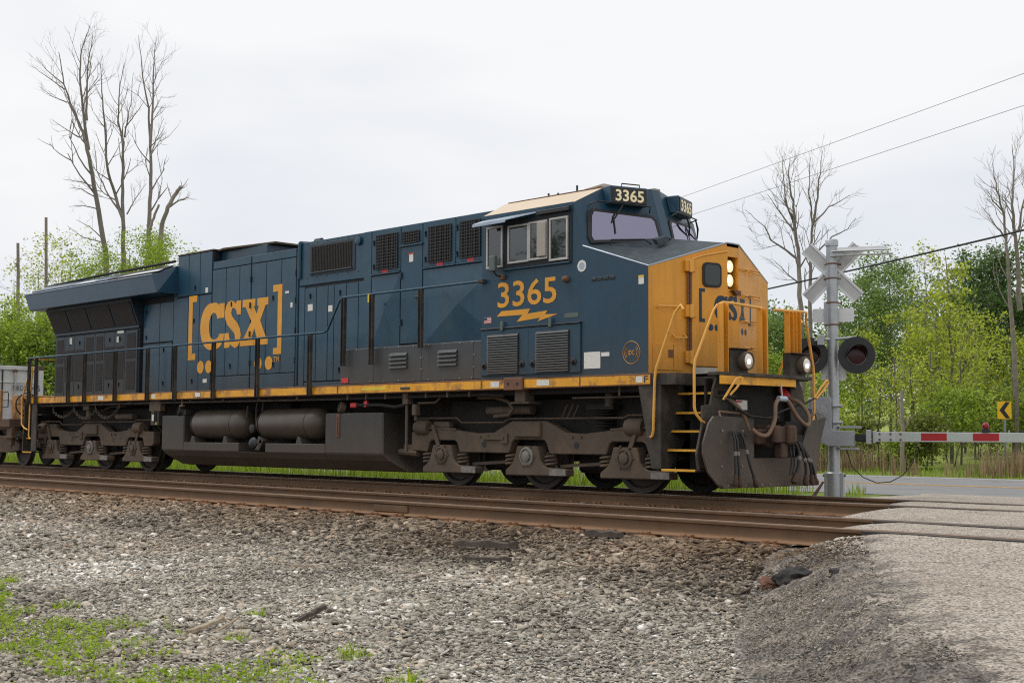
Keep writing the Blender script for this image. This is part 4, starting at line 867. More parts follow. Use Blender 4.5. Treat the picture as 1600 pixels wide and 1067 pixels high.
# ---- trucks
TC = 7.41; AX = 2.07; WR = .533
def lat(prof, y, s): return [(r, h) for r, h in prof]
def truck(cx):
    t = bpy.data.objects.new('truck', None); COL.objects.link(t); t.parent = L; t.location = (cx, 0, 0); t.empty_display_size = .3; ORG[t] = Vector((0, 0, 0))
    top = [(-2.92, .66), (-2.92, .92), (-2.45, .92), (-2.30, 1.00), (-1.95, 1.00), (-1.80, .955), (-1.2, .90), (-.82, .915), (-.46, 1.07), (-.38, 1.10), (.38, 1.10), (.46, 1.07), (.82, .915), (1.2, .90), (1.80, .955), (1.95, 1.00), (2.30, 1.00), (2.45, .92), (2.92, .92), (2.92, .66)]
    bot = [(2.86, .60), (2.50, .58), (2.44, .74), (2.38, .78), (1.78, .78), (1.72, .74), (1.66, .58), (.46, .58), (.40, .74), (.34, .80), (-.34, .80), (-.40, .74), (-.46, .58), (-1.66, .58), (-1.72, .74), (-1.78, .78), (-2.38, .78), (-2.44, .74), (-2.50, .58), (-2.86, .60)]
    for s in (-1, 1):
        y0, y1 = s*1.16, s*.98
        sf = MB().pxz(top+bot, y0, y1).build('side_frame', 'truck', t, bevel=.014)
        MB().pxz([(-.30, .84), (.30, .84), (.30, 1.085), (-.30, 1.085)], s*1.215, s*1.14).build('frame_boss', 'truck', sf, bevel=.02)
        if s < 0:
            for x, z in ((-1.05, .72), (1.05, .72)):
                MB().lathe([(.055, 0), (.055, .004)], (x, -1.1605, z), (0, -1, 0), 10).build('frame_hole', 'black', sf)
                for d in (-.08, .10): MB().cyl((x+d, -1.185, z+.13), (x+d, -1.155, z+.13), .022, 8).build('bolt', 'truck', sf)
            MB().box(-1.05, -.55, -1.20, -1.155, .80, .845).build('rail_stop', 'truck', sf); MB().box(-.62, -.47, -1.19, -1.155, .74, .90).build('stop_plate', 'truck', sf)
        for k, ax in enumerate((-AX, 0, AX)):
            f = [(ax-.235, .70), (ax+.235, .70), (ax+.27, .60), (ax+.30, .47), (ax+.36, .40), (ax+.46, .365), (ax+.86, .345), (ax+.86, .235), (ax-.50, .225), (ax-.50, .31), (ax-.42, .36), (ax-.34, .42), (ax-.28, .55)]
            jb = MB().pxz(f, s*1.20, s*1.0).build('axle_box', 'truck', t, bevel=.016)
            if s < 0:
                MB().lathe([(.155, 0), (.155, .018), (.12, .03), (.118, .012), (.085, .012), (.085, .04), (.05, .055), (.0, .055)], (ax, -1.20, .535), (0, -1, 0), 20).build('bearing_cap', 'truck' if k != 1 else 'truck_light', jb, smooth=35)
                for a in range(0, 360, 60): MB().cyl((ax+.175*math.cos(R(a)), -1.215, .535+.175*math.sin(R(a))), (ax+.175*math.cos(R(a)), -1.198, .535+.175*math.sin(R(a))), .016, 6).build('bolt', 'truck', jb)
                MB().box(ax+.50, ax+.85, -1.204, -1.19, .24, .34).build('worn_plate', 'truck_light', jb, bevel=.004)
            for d in (-.45, .45):
                if s > 0 and k != 1: continue
                pts = [(ax+d+.095*math.cos(2*math.pi*i/10), s*1.09+.095*math.sin(2*math.pi*i/10), .37+i*.0062) for i in range(36)]
                MB().tube(pts, .022, 5).build('coil_spring', 'truck', t, smooth=60)
        if s < 0:
            # brake cylinders, levers, and piping
            for e in (-1, 1):
                bc = MB().lathe([(.03, 0), (.125, .02), (.135, .06), (.135, .30), (.11, .34), (.0, .345)], (e*2.80 if e < 0 else 2.06, -1.13, 1.0), (1, 0, 0), 18).build('brake_cylinder', 'truck', t, smooth=35)
                MB().cyl((e*2.44, -1.15, .99), (e*1.75, -1.15, .96), .022, 8).build('push_rod', 'truck', bc)
                MB().slab([(e*2.36, -1.20, 1.04), (e*2.28, -1.20, 1.05), (e*2.12, -1.20, .68), (e*2.20, -1.20, .66)], (0, .03, 0)).build('brake_lever', 'truck', bc, bevel=.004)
                MB().box(min(e*2.38, e*1.98), max(e*2.38, e*1.98), -1.12, -1.0, 1.0, 1.10).build('bracket', 'truck', bc, bevel=.01)
            MB().tube([(-2.80, -1.14, 1.10), (-2.76, -1.14, 1.16), (-1.75, -1.14, 1.16), (-1.62, -1.14, 1.08), (-.6, -1.14, 1.08), (-.48, -1.14, 1.14), (2.0, -1.14, 1.14), (2.1, -1.14, 1.18), (2.8, -1.14, 1.18)], .017, 6).build('brake_pipe', 'truck', t, smooth=60)
            MB().tube([(-2.2, -1.16, .72), (-2.25, -1.2, .62), (-2.15, -1.22, .55), (-2.05, -1.22, .62), (-2.0, -1.2, .70)], .022, 6).build('brake_linkage', 'truck', t)
            MB().tube([(2.2, -1.16, .72), (2.1, -1.22, .62), (2.02, -1.22, .52), (1.95, -1.22, .62), (2.0, -1.2, .72)], .022, 6).build('brake_linkage', 'truck', t)
            for x in (-1.0, 1.05): MB().slab([(x-.5, -1.0, .36), (x+.5, -1.0, .42), (x+.5, -1.0, .47), (x-.5, -1.0, .41)], (0, .05, 0)).build('brake_beam', 'truck', t)
            MB().box(-2.95-.25, -2.86, -1.12, -1.0, .56, .70).build('shock_mount', 'truck', t, bevel=.02)
            MB().tube([(-3.3, -1.10, .57), (-2.8, -1.10, .55)], .06, 8).build('damper', 'truck', t, smooth=40)
    MB().box(-2.2, 2.2, -.85, .85, .80, 1.45).build('bolster', 'under', t)
    for x in (-1.0, 1.0): MB().box(x-.16, x+.16, -.98, .98, .62, .86).build('cross_beam', 'under', t)
    for ax in (-AX, 0, AX):
        w = MB().lathe([(.09, -1.0), (.09, 1.0)], (ax, 0, WR), (0, 1, 0), 12).build('axle', 'wheel', t, smooth=40)
        for s in (-1, 1):
            prof = [(.0, .80), (.10, .80), (.12, .775), (.20, .765), (.42, .765), (.455, .80), (.525, .80), (.533, .79), (.531, .74), (.536, .705), (.562, .69), (.555, .672), (.45, .668), (.42, .70), (.12, .70), (.0, .66)]
            wh = MB().lathe([(r, s*h) for r, h in prof], (ax, 0, WR), (0, 1, 0), 40).build('wheel', 'wheel', t, smooth=35)
    for x in (-1.2, 1.0): MB().box(x-.45, x+.55, -.6, .6, .28, .9).build('traction_motor', 'under', t, bevel=.05)
    return t
tf = truck(TC); trk = truck(-TC)
tf['label'] = 'front six-wheel truck'; trk['label'] = 'rear six-wheel truck'
# equipment between frame and trucks
MB().cyl((6.30, -1.0, 1.28), (7.35, -1.0, 1.28), .075, 10).build('steering_damper', 'truck', L, smooth=40)
MB().tube([(6.2, -1.15, 1.50), (6.6, -1.15, 1.50), (6.8, -1.18, 1.46), (7.0, -1.22, 1.42), (7.12, -1.22, 1.30), (7.0, -1.2, 1.2), (6.6, -1.15, 1.18)], .032, 8).build('air_hose', 'truck', L, smooth=60)
for x in (8.0, 8.12, 8.24): MB().tube([(x, -1.0, 1.16), (x+.12, -1.0, 1.36)], .014, 5).build('bracket_rod', 'truck', L)
MB().cyl((9.05, -1.05, 1.32), (9.05, -1.05, 1.56), .075, 10).build('sanding_pot', 'truck', L, smooth=40)
for i in range(6): MB().lathe([(.15, 0), (.17, .015), (.15, .03)], (8.88, -.95, 1.0+i*.045), (0, 0, 1), 14).build('bellows_ring', 'under', L, smooth=40)
bx('bellows_cap', 'under', 8.6, 9.15, -1.1, -.8, 1.27, 1.36)
MB().tube([(2.8, -1.42, 1.52), (6.7, -1.42, 1.53), (7.1, -1.42, 1.50)], .024, 6).build('train_line_pipe', 'under', L, smooth=60)
MB().tube([(-9.6, -1.42, 1.55), (-4.0, -1.42, 1.55), (2.8, -1.42, 1.52)], .020, 6).build('train_line_pipe', 'chassis', L, smooth=60)
for x in np.arange(3.0, 6.7, .55): bx('pipe_clamp', 'truck', x-.018, x+.018, -1.46, -1.40, 1.50, 1.60)
for x in np.arange(-9.0, 2.6, 1.3): bx('pipe_clamp', 'truck', x-.02, x+.02, -1.45, -1.40, 1.53, 1.60)
MB().tube([(8.5, -1.3, 1.45), (9.9, -1.3, 1.45)], .014, 5).build('conduit', 'truck', L); MB().tube([(9.55, -1.4, 1.47), (9.55, -1.4, 1.60)], .02, 6).build('conduit', 'truck', L)
# posts and valves hanging behind the tank
MB().tube([(4.62, -1.38, 1.58), (4.62, -1.38, .58)], .028, 8).build('drain_pipe', 'truck', L, smooth=50)
bx('valve_body', 'truck', 4.56, 4.70, -1.44, -1.3, 1.40, 1.60); bx('filter_bowl', 'truck', 4.78, 4.90, -1.42, -1.3, 1.20, 1.40, bevel=.02); MB().cyl((4.84, -1.36, 1.12), (4.84, -1.36, 1.2), .03, 8).build('drain_cock', 'truck', L)
MB().tube([(4.9, -1.36, 1.42), (5.35, -1.36, 1.42), (5.5, -1.36, 1.52)], .018, 6).build('air_pipe', 'truck', L, smooth=60)
# battery / meter box hung behind the rear truck
hb = bx('hanging_box', 'chassis', -4.18, -3.84, -1.42, -1.2, 1.05, 1.46, bevel=.01)
for x, z, w_, h_, c in ((-4.13, 1.38, .10, .05, 'yellow_sticker'), (-4.12, 1.22, .08, .14, 'white'), (-3.97, 1.10, .06, .05, 'yellow_sticker')): sticker(x+.04, z, w_, h_, -1.422, c, parent=hb)
for x in (-3.99, -3.92): MB().tube([(x, -1.43, 1.1), (x, -1.43, 1.40)], .012, 6).build('conduit', 'black', hb)
# safety chains
def chain(p0, p1, sag, n=16):
    for i in range(n):
        a = (i+.5)/n; x = p0[0]+(p1[0]-p0[0])*a; z = p0[1]+(p1[1]-p0[1])*a-sag*4*a*(1-a); da = math.atan2((p1[1]-p0[1])-sag*4*(1-2*a), p1[0]-p0[0]); l_ = abs(p1[0]-p0[0])/n*.62
        tilt = Vector((0, .028, 0)) if i % 2 else Vector((0, 0, .028)); u_ = Vector((math.cos(da), 0, math.sin(da)))*l_; c_ = Vector((x, -1.43, z))
        if i % 2 == 0: tilt = Vector((-math.sin(da), 0, math.cos(da)))*.030
        MB().tube([c_-u_-tilt*.5, c_-u_*.5-tilt, c_+u_*.5-tilt, c_+u_-tilt*.5, c_+u_+tilt*.5, c_+u_*.5+tilt, c_-u_*.5+tilt, c_-u_+tilt*.5, c_-u_-tilt*.5], .008, 4, False).build('chain_link', 'truck', L)
chain((-8.95, 1.42), (-7.85, 1.45), .17); chain((-7.85, 1.45), (-6.75, 1.42), .21); chain((-6.75, 1.44), (-5.6, 1.50), .24)
for x in (-8.95, -7.85, -6.75, -5.6): MB().tube([(x, -1.43, 1.44), (x, -1.43, 1.60)], .012, 5).build('chain_hook', 'truck', L)
bx('hanger', 'chassis', -7.45, -7.15, -1.4, -1.2, 1.42, 1.60); MB().cyl((-7.3, -1.3, 1.2), (-7.3, -1.3, 1.42), .07, 10).build('sanding_pot', 'truck', L, smooth=40)
MB().tube([(-6.9, -1.2, 1.40), (-6.4, -1.2, 1.50), (-5.7, -1.2, 1.50)], .022, 6).build('air_pipe', 'chassis', L, smooth=60); MB().cyl((-6.3, -1.1, 1.26), (-5.5, -1.1, 1.26), .07, 10).build('steering_damper', 'truck', L, smooth=40)

# ---- fuel tank with its shelves
def tank_block(x0, x1, ztop, name='fuel_tank'):
    p = [(-1.40, ztop), (-1.40, .55), (-1.30, .40), (-1.02, .22), (-.9, .20), (.9, .20), (1.02, .22), (1.30, .40), (1.40, .55), (1.40, ztop)]
    p = [(y, z) for y, z in p if z <= ztop+.001]; return MB().pyz(p, x0, x1).build(name, 'tank', L, bevel=.02)
m = MB(); sec = lambda x, i: [(x, -1.40, 1.265), (x, -1.40, .52), (x+i*.10, -1.30, .40), (x+i*.30, -1.05, .22), (x+i*.32, -.9, .20), (x+i*.32, .9, .20), (x+i*.3, 1.05, .22), (x, 1.40, .52), (x, 1.40, 1.265)]
a = sec(2.26, 0); b = sec(3.98, 1); n = len(a); m.add(a+b, [tuple(range(n)), tuple(range(2*n-1, n-1, -1))]+[(i, i+n, (i+1) % n+n, (i+1) % n) for i in range(n)]); ft = m.build('fuel_tank', 'tank', L, bevel=.02)
m = MB(); a = sec(-3.72, 1); b = sec(-2.80, 0); m.add(a+b, [tuple(range(n)), tuple(range(2*n-1, n-1, -1))]+[(i, i+n, (i+1) % n+n, (i+1) % n) for i in range(n)]); m.build('fuel_tank', 'tank', L, bevel=.02)
MB().pyz([(-1.40, .69), (-1.40, .52), (-1.30, .40), (-1.05, .22), (-.9, .20), (1.4, .20), (1.4, .69)], -2.802, -.66).build('tank_shelf', 'tank', L, bevel=.008)
MB().pyz([(-1.40, .69), (-1.40, .52), (-1.30, .40), (-1.05, .22), (-.9, .20), (1.4, .20), (1.4, .69)], .29, 2.262).build('tank_shelf', 'tank', L, bevel=.008)
MB().pyz([(-1.395, .505), (-1.30, .40), (-1.05, .22), (-.9, .20), (1.4, .20), (1.4, .505)], -.66, .29).build('tank_shelf', 'tank', L, bevel=.004)
bx('tank_inner', 'tank', -2.81, 2.27, -.62, .62, .6, 1.25)
for x0, x1 in ((-2.74, -.62), (-.22, 1.98)):
    r_ = .31; xm = .30; pr = [(0, 0), (.12, .02), (.22, .07), (.285, .16), (r_, .28), (r_, x1-x0-.28), (.285, x1-x0-.16), (.22, x1-x0-.07), (.12, x1-x0-.02), (0, x1-x0)]
    rv = MB().lathe(pr, (x0, -1.10, 1.075), (1, 0, 0), 28).build('air_reservoir', 'reservoir', L, smooth=50)
    for x in (x0+.22, x1-.42): MB().lathe([(r_+.002, 0), (r_+.006, .006), (r_+.002, .012)], (x, -1.10, 1.075), (1, 0, 0), 28).build('weld_seam', 'under', rv, smooth=30)
    for x in (x0+.24, x1-.62):
        MB().pxz([(x-.10, .69), (x+.10, .69), (x+.04, .80), (x-.04, .83)], -1.36, -1.05).build('saddle', 'tank', rv, bevel=.006)
cap = MB().lathe([(.10, 0), (.10, .10), (.085, .11), (.08, .07), (.03, .07), (0, .08)], (-3.02, -1.30, 1.36), (-.3, -1, .15), 16).build('fuel_cap', 'tank', L, smooth=40); MB().box(-3.0, -2.85, -1.35, -1.1, 1.26, 1.40).build('fuel_neck', 'tank', cap, bevel=.02)
MB().cyl((-2.85, -1.42, 1.48), (-2.85, -1.42, 1.62), .022, 8).build('vent_pipe', 'hose_brown', L); bx('vent_elbow', 'hose_brown', -2.92, -2.80, -1.45, -1.38, 1.45, 1.49)
cap = MB().lathe([(.10, 0), (.10, .10), (.085, .11), (.08, .07), (.03, .07), (0, .08)], (2.72, -1.30, 1.36), (-.4, -1, .25), 16).build('fuel_cap', 'truck', L, smooth=40); MB().box(2.55, 2.72, -1.3, -1.1, 1.27, 1.45).build('fuel_neck', 'tank', cap, bevel=.02)
bx('red_valve', 'red_sticker', 3.03, 3.20, -1.42, -1.34, 1.36, 1.45, bevel=.015); MB().lathe([(.07, 0), (.07, .03), (.0, .04)], (3.45, -1.36, 1.43), (-.2, -1, .2), 12).build('red_valve', 'red_sticker', L)
MB().tube([(3.2, -1.38, 1.41), (3.9, -1.38, 1.40), (4.3, -1.38, 1.36), (4.6, -1.38, 1.40)], .03, 6).build('fuel_pipe', 'under', L)
sg = bx('sight_gauge', 'rust', 2.62, 2.72, -1.415, -1.395, .82, 1.24, bevel=.004); bx('gauge_glass', 'black', 2.65, 2.69, -1.42, -1.41, .86, 1.20, parent=sg)
for x in (-.34, -.12): MB().tube([(x, -1.2, .95), (x, -1.2, 1.35), (x+.05, -1.2, 1.6)], .022, 6).build('air_pipe', 'chassis', L, smooth=50)
MB().lathe([(.06, 0), (.09, .02), (.09, .08), (.05, .1)], (-.30, -1.25, .98), (0, -1, 0), 10).build('check_valve', 'chassis', L, smooth=40)
MB().lathe([(.05, 0), (.11, .03), (.11, .10), (.05, .13)], (-.26, -1.25, .68), (.3, -1, .2), 10).build('drain_valve', 'black', L, smooth=40)
MB().slab([(-.15, -1.36, .55), (.02, -1.36, .55), (.16, -1.36, .74), (.08, -1.36, .80)], (0, .12, 0)).build('valve_bracket', 'chassis', L, bevel=.006)
MB().tube([(-.55, -1.28, 1.2), (-.52, -1.28, 1.45)], [.03, .022], 8).build('safety_valve', 'chassis', L)
bx('tank_bracket', 'under', -.4, .3, -.8, .8, .5, 1.7)

# ---- front end
fd = MB().pxy([(10.18, -1.0), (11.02, -1.0), (11.10, -1.30), (11.33, -1.36), (11.36, -.9), (11.40, -.55), (11.40, .55), (11.36, .95), (11.0, 1.35), (10.18, 1.35)], 1.725, 1.775).build('front_deck', 'chassis', L, bevel=.006)
MB().slab([(11.34, -1.34, 1.602), (11.34, .52, 1.612), (11.34, .52, 1.722), (11.34, -1.34, 1.722)], (.015, 0, 0)).build('deck_stripe', 'yellow_stripe', fd)
MB().slab([(11.30, .53, 1.60), (11.02, 1.02, 1.60), (11.02, 1.02, 1.722), (11.30, .53, 1.722)], (.02, .02, 0)).build('deck_corner', 'chassis', fd)
for s in (-1, 1):
    st = MB().pxz([(10.0, 1.60), (10.42, 1.60), (10.42, .40), (10.25, .40)], s*1.505, s*1.475).build('step_side_plate', 'chassis', L, bevel=.004)
    MB().pyz([(s*1.50, 1.60), (s*.95, 1.70), (s*.95, .80), (s*1.3, .40), (s*1.50, .40)], 10.40, 10.425).build('stair_wall', 'chassis', L)
    MB().pyz([(s*1.03, 1.72), (s*.80, 1.72), (s*.80, .80), (s*1.48, .40), (s*1.52, .62), (s*1.40, 1.0), (s*1.38, 1.30), (s*1.20, 1.32), (s*1.12, 1.58)], 11.04, 11.08).build('end_plate_wing', 'chassis', L, bevel=.005)
    bx('sill_end', 'chassis', 10.18, 11.04, min(s*1.0, s*.9), max(s*1.0, s*.9), 1.60, 1.772)
    bx('sill_corner', 'chassis', 10.25, 10.75, min(s*1.51, s*1.42), max(s*1.51, s*1.42), 1.60, 1.773) if s > 0 else bx('sill_corner', 'chassis', 10.255, 10.70, -1.505, -1.1, 1.602, 1.773)
    for (yy, z) in ((1.50, .40), (1.36, .68), (1.27, .95), (1.17, 1.215), (1.11, 1.495), (.92, 1.74)):
        y0, y1 = sorted((s*yy, s*(yy-.27)))
        sp_ = bx('step', 'chassis', 10.42, 11.04, y0, y1, z-.03, z, bevel=.003)
        y0, y1 = sorted((s*(yy+.004), s*(yy-.03))); bx('step_edge', 'step_yellow', 10.43, 11.03, y0, y1, z-.028, z+.004, bevel=.002, parent=sp_)
    bx('stair_back', 'under', 10.43, 11.03, min(s*.80, s*.84), max(s*.80, s*.84), .4, 1.7, bevel=0)
    # stair handrails
    MB().tube([(10.84, s*1.50, 2.66), (10.79, s*1.50, 2.73), (10.70, s*1.51, 2.64), (10.62, s*1.52, 2.45), (10.36, s*1.53, 1.84), (10.34, s*1.535, 1.70), (10.31, s*1.535, .95), (10.29, s*1.53, .87), (10.24, s*1.51, .855)], .021, 8).build('stair_rail', 'yellow_rail', L, smooth=60)
    MB().tube([(11.23, s*.16, 2.75), (11.23, s*.9, 2.77), (11.20, s*1.06, 2.77), (11.15, s*1.13, 2.73), (11.12, s*1.17, 2.66), (11.035, s*1.49, 1.95), (11.03, s*1.51, 1.83), (11.03, s*1.51, 1.28), (11.035, s*1.49, 1.19), (11.06, s*1.40, 1.09), (11.07, s*1.34, 1.06)], .021, 8).build('stair_rail', 'yellow_rail', L, smooth=60)
    # end posts
    for y in ((1.10, .16) if s < 0 else (.55, .74)):
        w_ = .07 if s < 0 else .06
        ep = MB(); ep.box(11.18, 11.21, min(s*(y-w_), s*(y+w_)), max(s*(y-w_), s*(y+w_)), 1.775, 2.75); ep.box(11.21, 11.28, s*y-w_, s*y-w_+.014, 1.775, 2.75); ep.box(11.21, 11.28, s*y+w_-.014, s*y+w_, 1.775, 2.75)
        ep.build('end_post', 'yellow', L, bevel=.004)
    # ditch light
    db = MB().box(11.16, 11.29, s*.74-.27, s*.74+.15, 1.776, 2.11).build('ditch_light_box', 'chassis', L, bevel=.008)
    MB().box(11.14, 11.36, s*.74-.28, s*.74+.16, 2.112, 2.122).build('box_lid', 'chassis', db)
    MB().lathe([(.06, 0), (.11, .02), (.13, .06), (.135, .12), (.13, .17), (.118, .175), (.108, .15)], (11.25, s*.74, 1.945), (1, 0, 0), 22).build('lamp_body', 'truck', db, smooth=40)
    MB().lathe([(.108, .158), (.07, .172), (.0, .178)], (11.25, s*.74, 1.945), (1, 0, 0), 20).build('lens', 'lamp_chrome', db, smooth=50)
    MB().lathe([(.036, .176), (.03, .186), (.0, .19)], (11.25, s*.74-.02, 1.93), (1, 0, 0), 14).build('bulb', 'lamp_hot', db, smooth=50)
# lift handles at the corners
MB().tube([(11.36, -1.28, 1.38), (11.42, -1.18, 1.56), (11.46, -1.10, 1.68), (11.46, -1.02, 1.70), (11.46, -1.0, 1.65), (11.44, -1.08, 1.55), (11.40, -1.18, 1.45)], .018, 7).build('cut_lever', 'yellow_rail', L, smooth=60)
MB().tube([(11.33, 1.04, 1.46), (11.35, 1.18, 1.60), (11.37, 1.30, 1.71), (11.37, 1.36, 1.74), (11.37, 1.38, 1.70), (11.36, 1.26, 1.58), (11.34, 1.08, 1.45)], .018, 7).build('cut_lever', 'yellow_rail', L, smooth=60)
MB().tube([(11.33, 1.06, 1.46), (11.3, .88, 1.38), (11.22, .55, 1.30), (11.18, .2, 1.2)], .016, 6).build('uncoupling_rod', 'rubber', L, smooth=60)
# end plate, draft gear, coupler
bx('end_plate', 'under', 10.92, 10.96, -1.15, 1.15, .55, 1.70)
MB().tube([(11.40, -1.28, 1.40), (11.3, -.9, 1.28), (11.32, -.6, 1.16), (11.3, -.2, 1.14), (11.3, .15, 1.16)], .02, 6).build('uncoupling_rod', 'rubber', L, smooth=60)
sticker_ = MB().slab([(11.0, -.50, 1.26), (11.0, -.22, 1.26), (11.0, -.22, 1.40), (11.0, -.50, 1.40)], (.006, 0, 0)).build('warning_plate', 'white', L); MB().slab([(11.007, -.49, 1.365), (11.007, -.36, 1.365), (11.007, -.36, 1.392), (11.007, -.49, 1.392)], (.003, 0, 0)).build('warning_bar', 'red_sticker', sticker_)
MB().box(10.9, 11.35, -.19, .19, .72, 1.04).build('draft_gear', 'coupler', L, bevel=.03)
cp_ = MB().pxy([(11.2, -.13), (11.36, -.16), (11.44, -.27), (11.54, -.28), (11.56, -.17), (11.48, -.06), (11.48, .06), (11.53, .13), (11.57, .15), (11.56, .25), (11.42, .26), (11.34, .15), (11.2, .13)], .78, 1.02).build('coupler', 'coupler', L, bevel=.02)
MB().box(11.40, 11.55, .05, .26, .76, 1.04).build('knuckle', 'coupler', cp_, bevel=.03)
MB().box(11.34, 11.48, -.04, .12, .56, .78).build('coupler_lock', 'coupler', cp_, bevel=.02)
MB().box(11.05, 11.22, -.55, .45, .80, .96).build('striker', 'coupler', L, bevel=.02)
MB().box(11.16, 11.34, -.42, -.18, .76, .98).build('draft_lug', 'coupler', L, bevel=.025)
for x, y in ((11.46, .20), (11.47, .26)): MB().tube([(x, y, .75), (x+.02, y, .60), (x, y+.03, .45), (x-.02, y, .30)], .012, 5).build('lock_chain', 'rubber', cp_)
# plow
def px_(y, z): return 11.27-.05*abs(y/1.4)**2+.13*(.62-z)**2*1.2-.02
pl_poly = [(-1.34, 1.16), (-.52, 1.135), (-.44, 1.02), (-.36, .80), (-.30, .70), (.30, .70), (.36, .80), (.44, 1.02), (.52, 1.135), (1.38, 1.16), (1.33, .72), (1.24, .30), (1.20, .14), (-1.20, .14), (-1.48, .42), (-1.52, .72), (-1.46, 1.02)]
# curved sheet: columns across, rows up, cut by the outline
m = MB(); ysl = np.concatenate([np.linspace(-1.52, -.58, 12), np.linspace(-.54, -.40, 5), np.linspace(-.3, .6, 8), np.linspace(.64, 1.04, 7), np.linspace(1.1, 1.52, 6)]); rows = 12
def span(y):
    lo = np.interp(y, [-1.52, -1.50, -1.48, -1.20, 1.20, 1.30, 1.42, 1.52], [.62, .55, .42, .14, .14, .42, .80, 1.15]); hi = np.interp(y, [-1.52, -1.46, -1.34, -.44, -.415, -.48, -.40, .68, .80, 1.0, 1.04, 1.52][:4]+[-.40, .70, .80, .96, 1.02, 1.52], [.78, 1.02, 1.16, 1.135]+[.56, .56, .62, .95, 1.10, 1.18]); return lo, max(hi, lo+.01)
for y in ysl:
    lo, hi = span(y)
    for k in range(rows+1):
        z = lo+(hi-lo)*k/rows; m.v.append((px_(y, z), y, z))
for i in range(len(ysl)-1):
    for k in range(rows): a_ = i*(rows+1)+k; m.f.append((a_, a_+rows+1, a_+rows+2, a_+1))
nv = len(m.v); m.v += [(x-.03, y, z) for x, y, z in m.v]; m.f += [tuple(i+nv for i in reversed(f)) for f in list(m.f)]
bd_ = [i*(rows+1) for i in range(len(ysl))]+[(len(ysl)-1)*(rows+1)+k for k in range(1, rows+1)]+[i*(rows+1)+rows for i in range(len(ysl)-2, -1, -1)]+[k for k in range(rows-1, 0, -1)]
for i in range(len(bd_)): a_, b_ = bd_[i], bd_[(i+1) % len(bd_)]; m.f.append((b_, a_, a_+nv, b_+nv))
plow = m.build('snow_plow', 'plow', L, smooth=40)
MB().slab([(px_(0, .15)+.012, -1.19, .142), (px_(0, .15)+.012, 1.19, .142), (px_(0, .2)+.012, 1.215, .21), (px_(0, .2)+.012, -1.27, .21)], (.012, 0, 0)).build('cutting_edge', 'truck', plow, bevel=.003)
for y_ in np.linspace(-1.1, 1.1, 12): MB().cyl((px_(0, .18)+.02, y_, .178), (px_(0, .18)+.034, y_, .178), .016, 6).build('bolt', 'truck_light', plow)
for y_ in (-1.15, -.70): 
    for z_ in (.45, .95): MB().cyl((px_(y_, z_), y_, z_), (px_(y_, z_)+.016, y_, z_), .02, 6).build('bolt', 'truck_light', plow)
for s in (-1, 1):
    MB().slab([(px_(s*.9, .9)+.012, s*.62-.0, .70), (px_(s*.9, .9)+.012, s*.62+s*.0-.22*s*0+s*.22, .70), (px_(s*.9, .9)+.012, s*.84, .90), (px_(s*.9, .9)+.012, s*.62, .90)], (-.02, 0, 0)).build('plow_opening', 'under', plow)
    MB().tube([(px_(1.1*s, 1.14), s*1.22, 1.14), (11.24, s*1.22, 1.22), (11.24, s*(.70 if s < 0 else 1.05), 1.20), (11.24, s*(.66 if s < 0 else 1.05), 1.10)], .017, 6).build('plow_grab', 'hose_brown', plow, smooth=60)
# hoses
def hose(pts, r, m_='rubber', name='air_hose', end=True):
    P = [Vector(p) for p in pts]; out = []
    for i in range(len(P)-1):
        p0, p1, p2, p3 = P[max(i-1, 0)], P[i], P[i+1], P[min(i+2, len(P)-1)]
        for k in range(6):
            t_ = k/6; out.append(.5*((2*p1)+(-p0+p2)*t_+(2*p0-5*p1+4*p2-p3)*t_*t_+(-p0+3*p1-3*p2+p3)*t_**3))
    out.append(P[-1]); o = MB().tube(out, r, 8).build(name, m_, L, smooth=70)
    if end:
        d = (P[-1]-P[-2]).normalized(); e_ = P[-1]; MB().lathe([(r*1.2, -.06), (r*1.6, -.05), (r*1.6, .0), (r*2.1, .02), (r*2.1, .08), (r*1.2, .10)], e_, d, 10).build('glad_hand', 'coupler', o, smooth=40)
        MB().lathe([(r*1.25, 0), (r*1.4, .01), (r*1.4, .05), (r*1.25, .06)], out[len(out)//2], (out[len(out)//2+1]-out[len(out)//2]), 10).build('hose_clamp', 'truck_light', o, smooth=40)
    return o
hose([(11.28, -.96, .94), (11.33, -.98, .80), (11.37, -1.02, .50), (11.38, -1.03, .27)], .018)
hose([(11.28, -.92, .94), (11.34, -.93, .80), (11.38, -.96, .50), (11.39, -.95, .25)], .017)
hose([(11.28, -.78, .93), (11.34, -.77, .82), (11.40, -.74, .52), (11.41, -.61, .24)], .019)
hose([(11.40, .40, .80), (11.44, .44, .68), (11.46, .42, .48), (11.45, .34, .28)], .024)
hose([(11.40, .48, .80), (11.44, .55, .66), (11.46, .60, .45), (11.45, .62, .25)], .022)
hose([(11.38, .54, .80), (11.43, .62, .66), (11.46, .72, .45), (11.45, .78, .25)], .021)
hose([(11.38, .58, .80), (11.42, .68, .64), (11.45, .80, .44), (11.44, .88, .25)], .020)
hose([(11.06, -.84, 1.42), (11.20, -.80, 1.34), (11.27, -.70, 1.20), (11.26, -.60, 1.06), (11.24, -.52, .96)], .032, 'hose_brown', 'cable_hose', False)
ch = hose([(11.36, -.60, .98), (11.42, -.52, .90), (11.46, -.36, .90), (11.48, -.22, 1.10), (11.46, -.16, 1.34), (11.44, 0, 1.43), (11.46, .14, 1.40), (11.48, .34, 1.18), (11.50, .52, 1.06), (11.48, .66, 1.06), (11.44, .72, 1.20), (11.30, .70, 1.38), (11.1, .62, 1.46)], .031, 'hose_brown', 'jumper_cable', False)
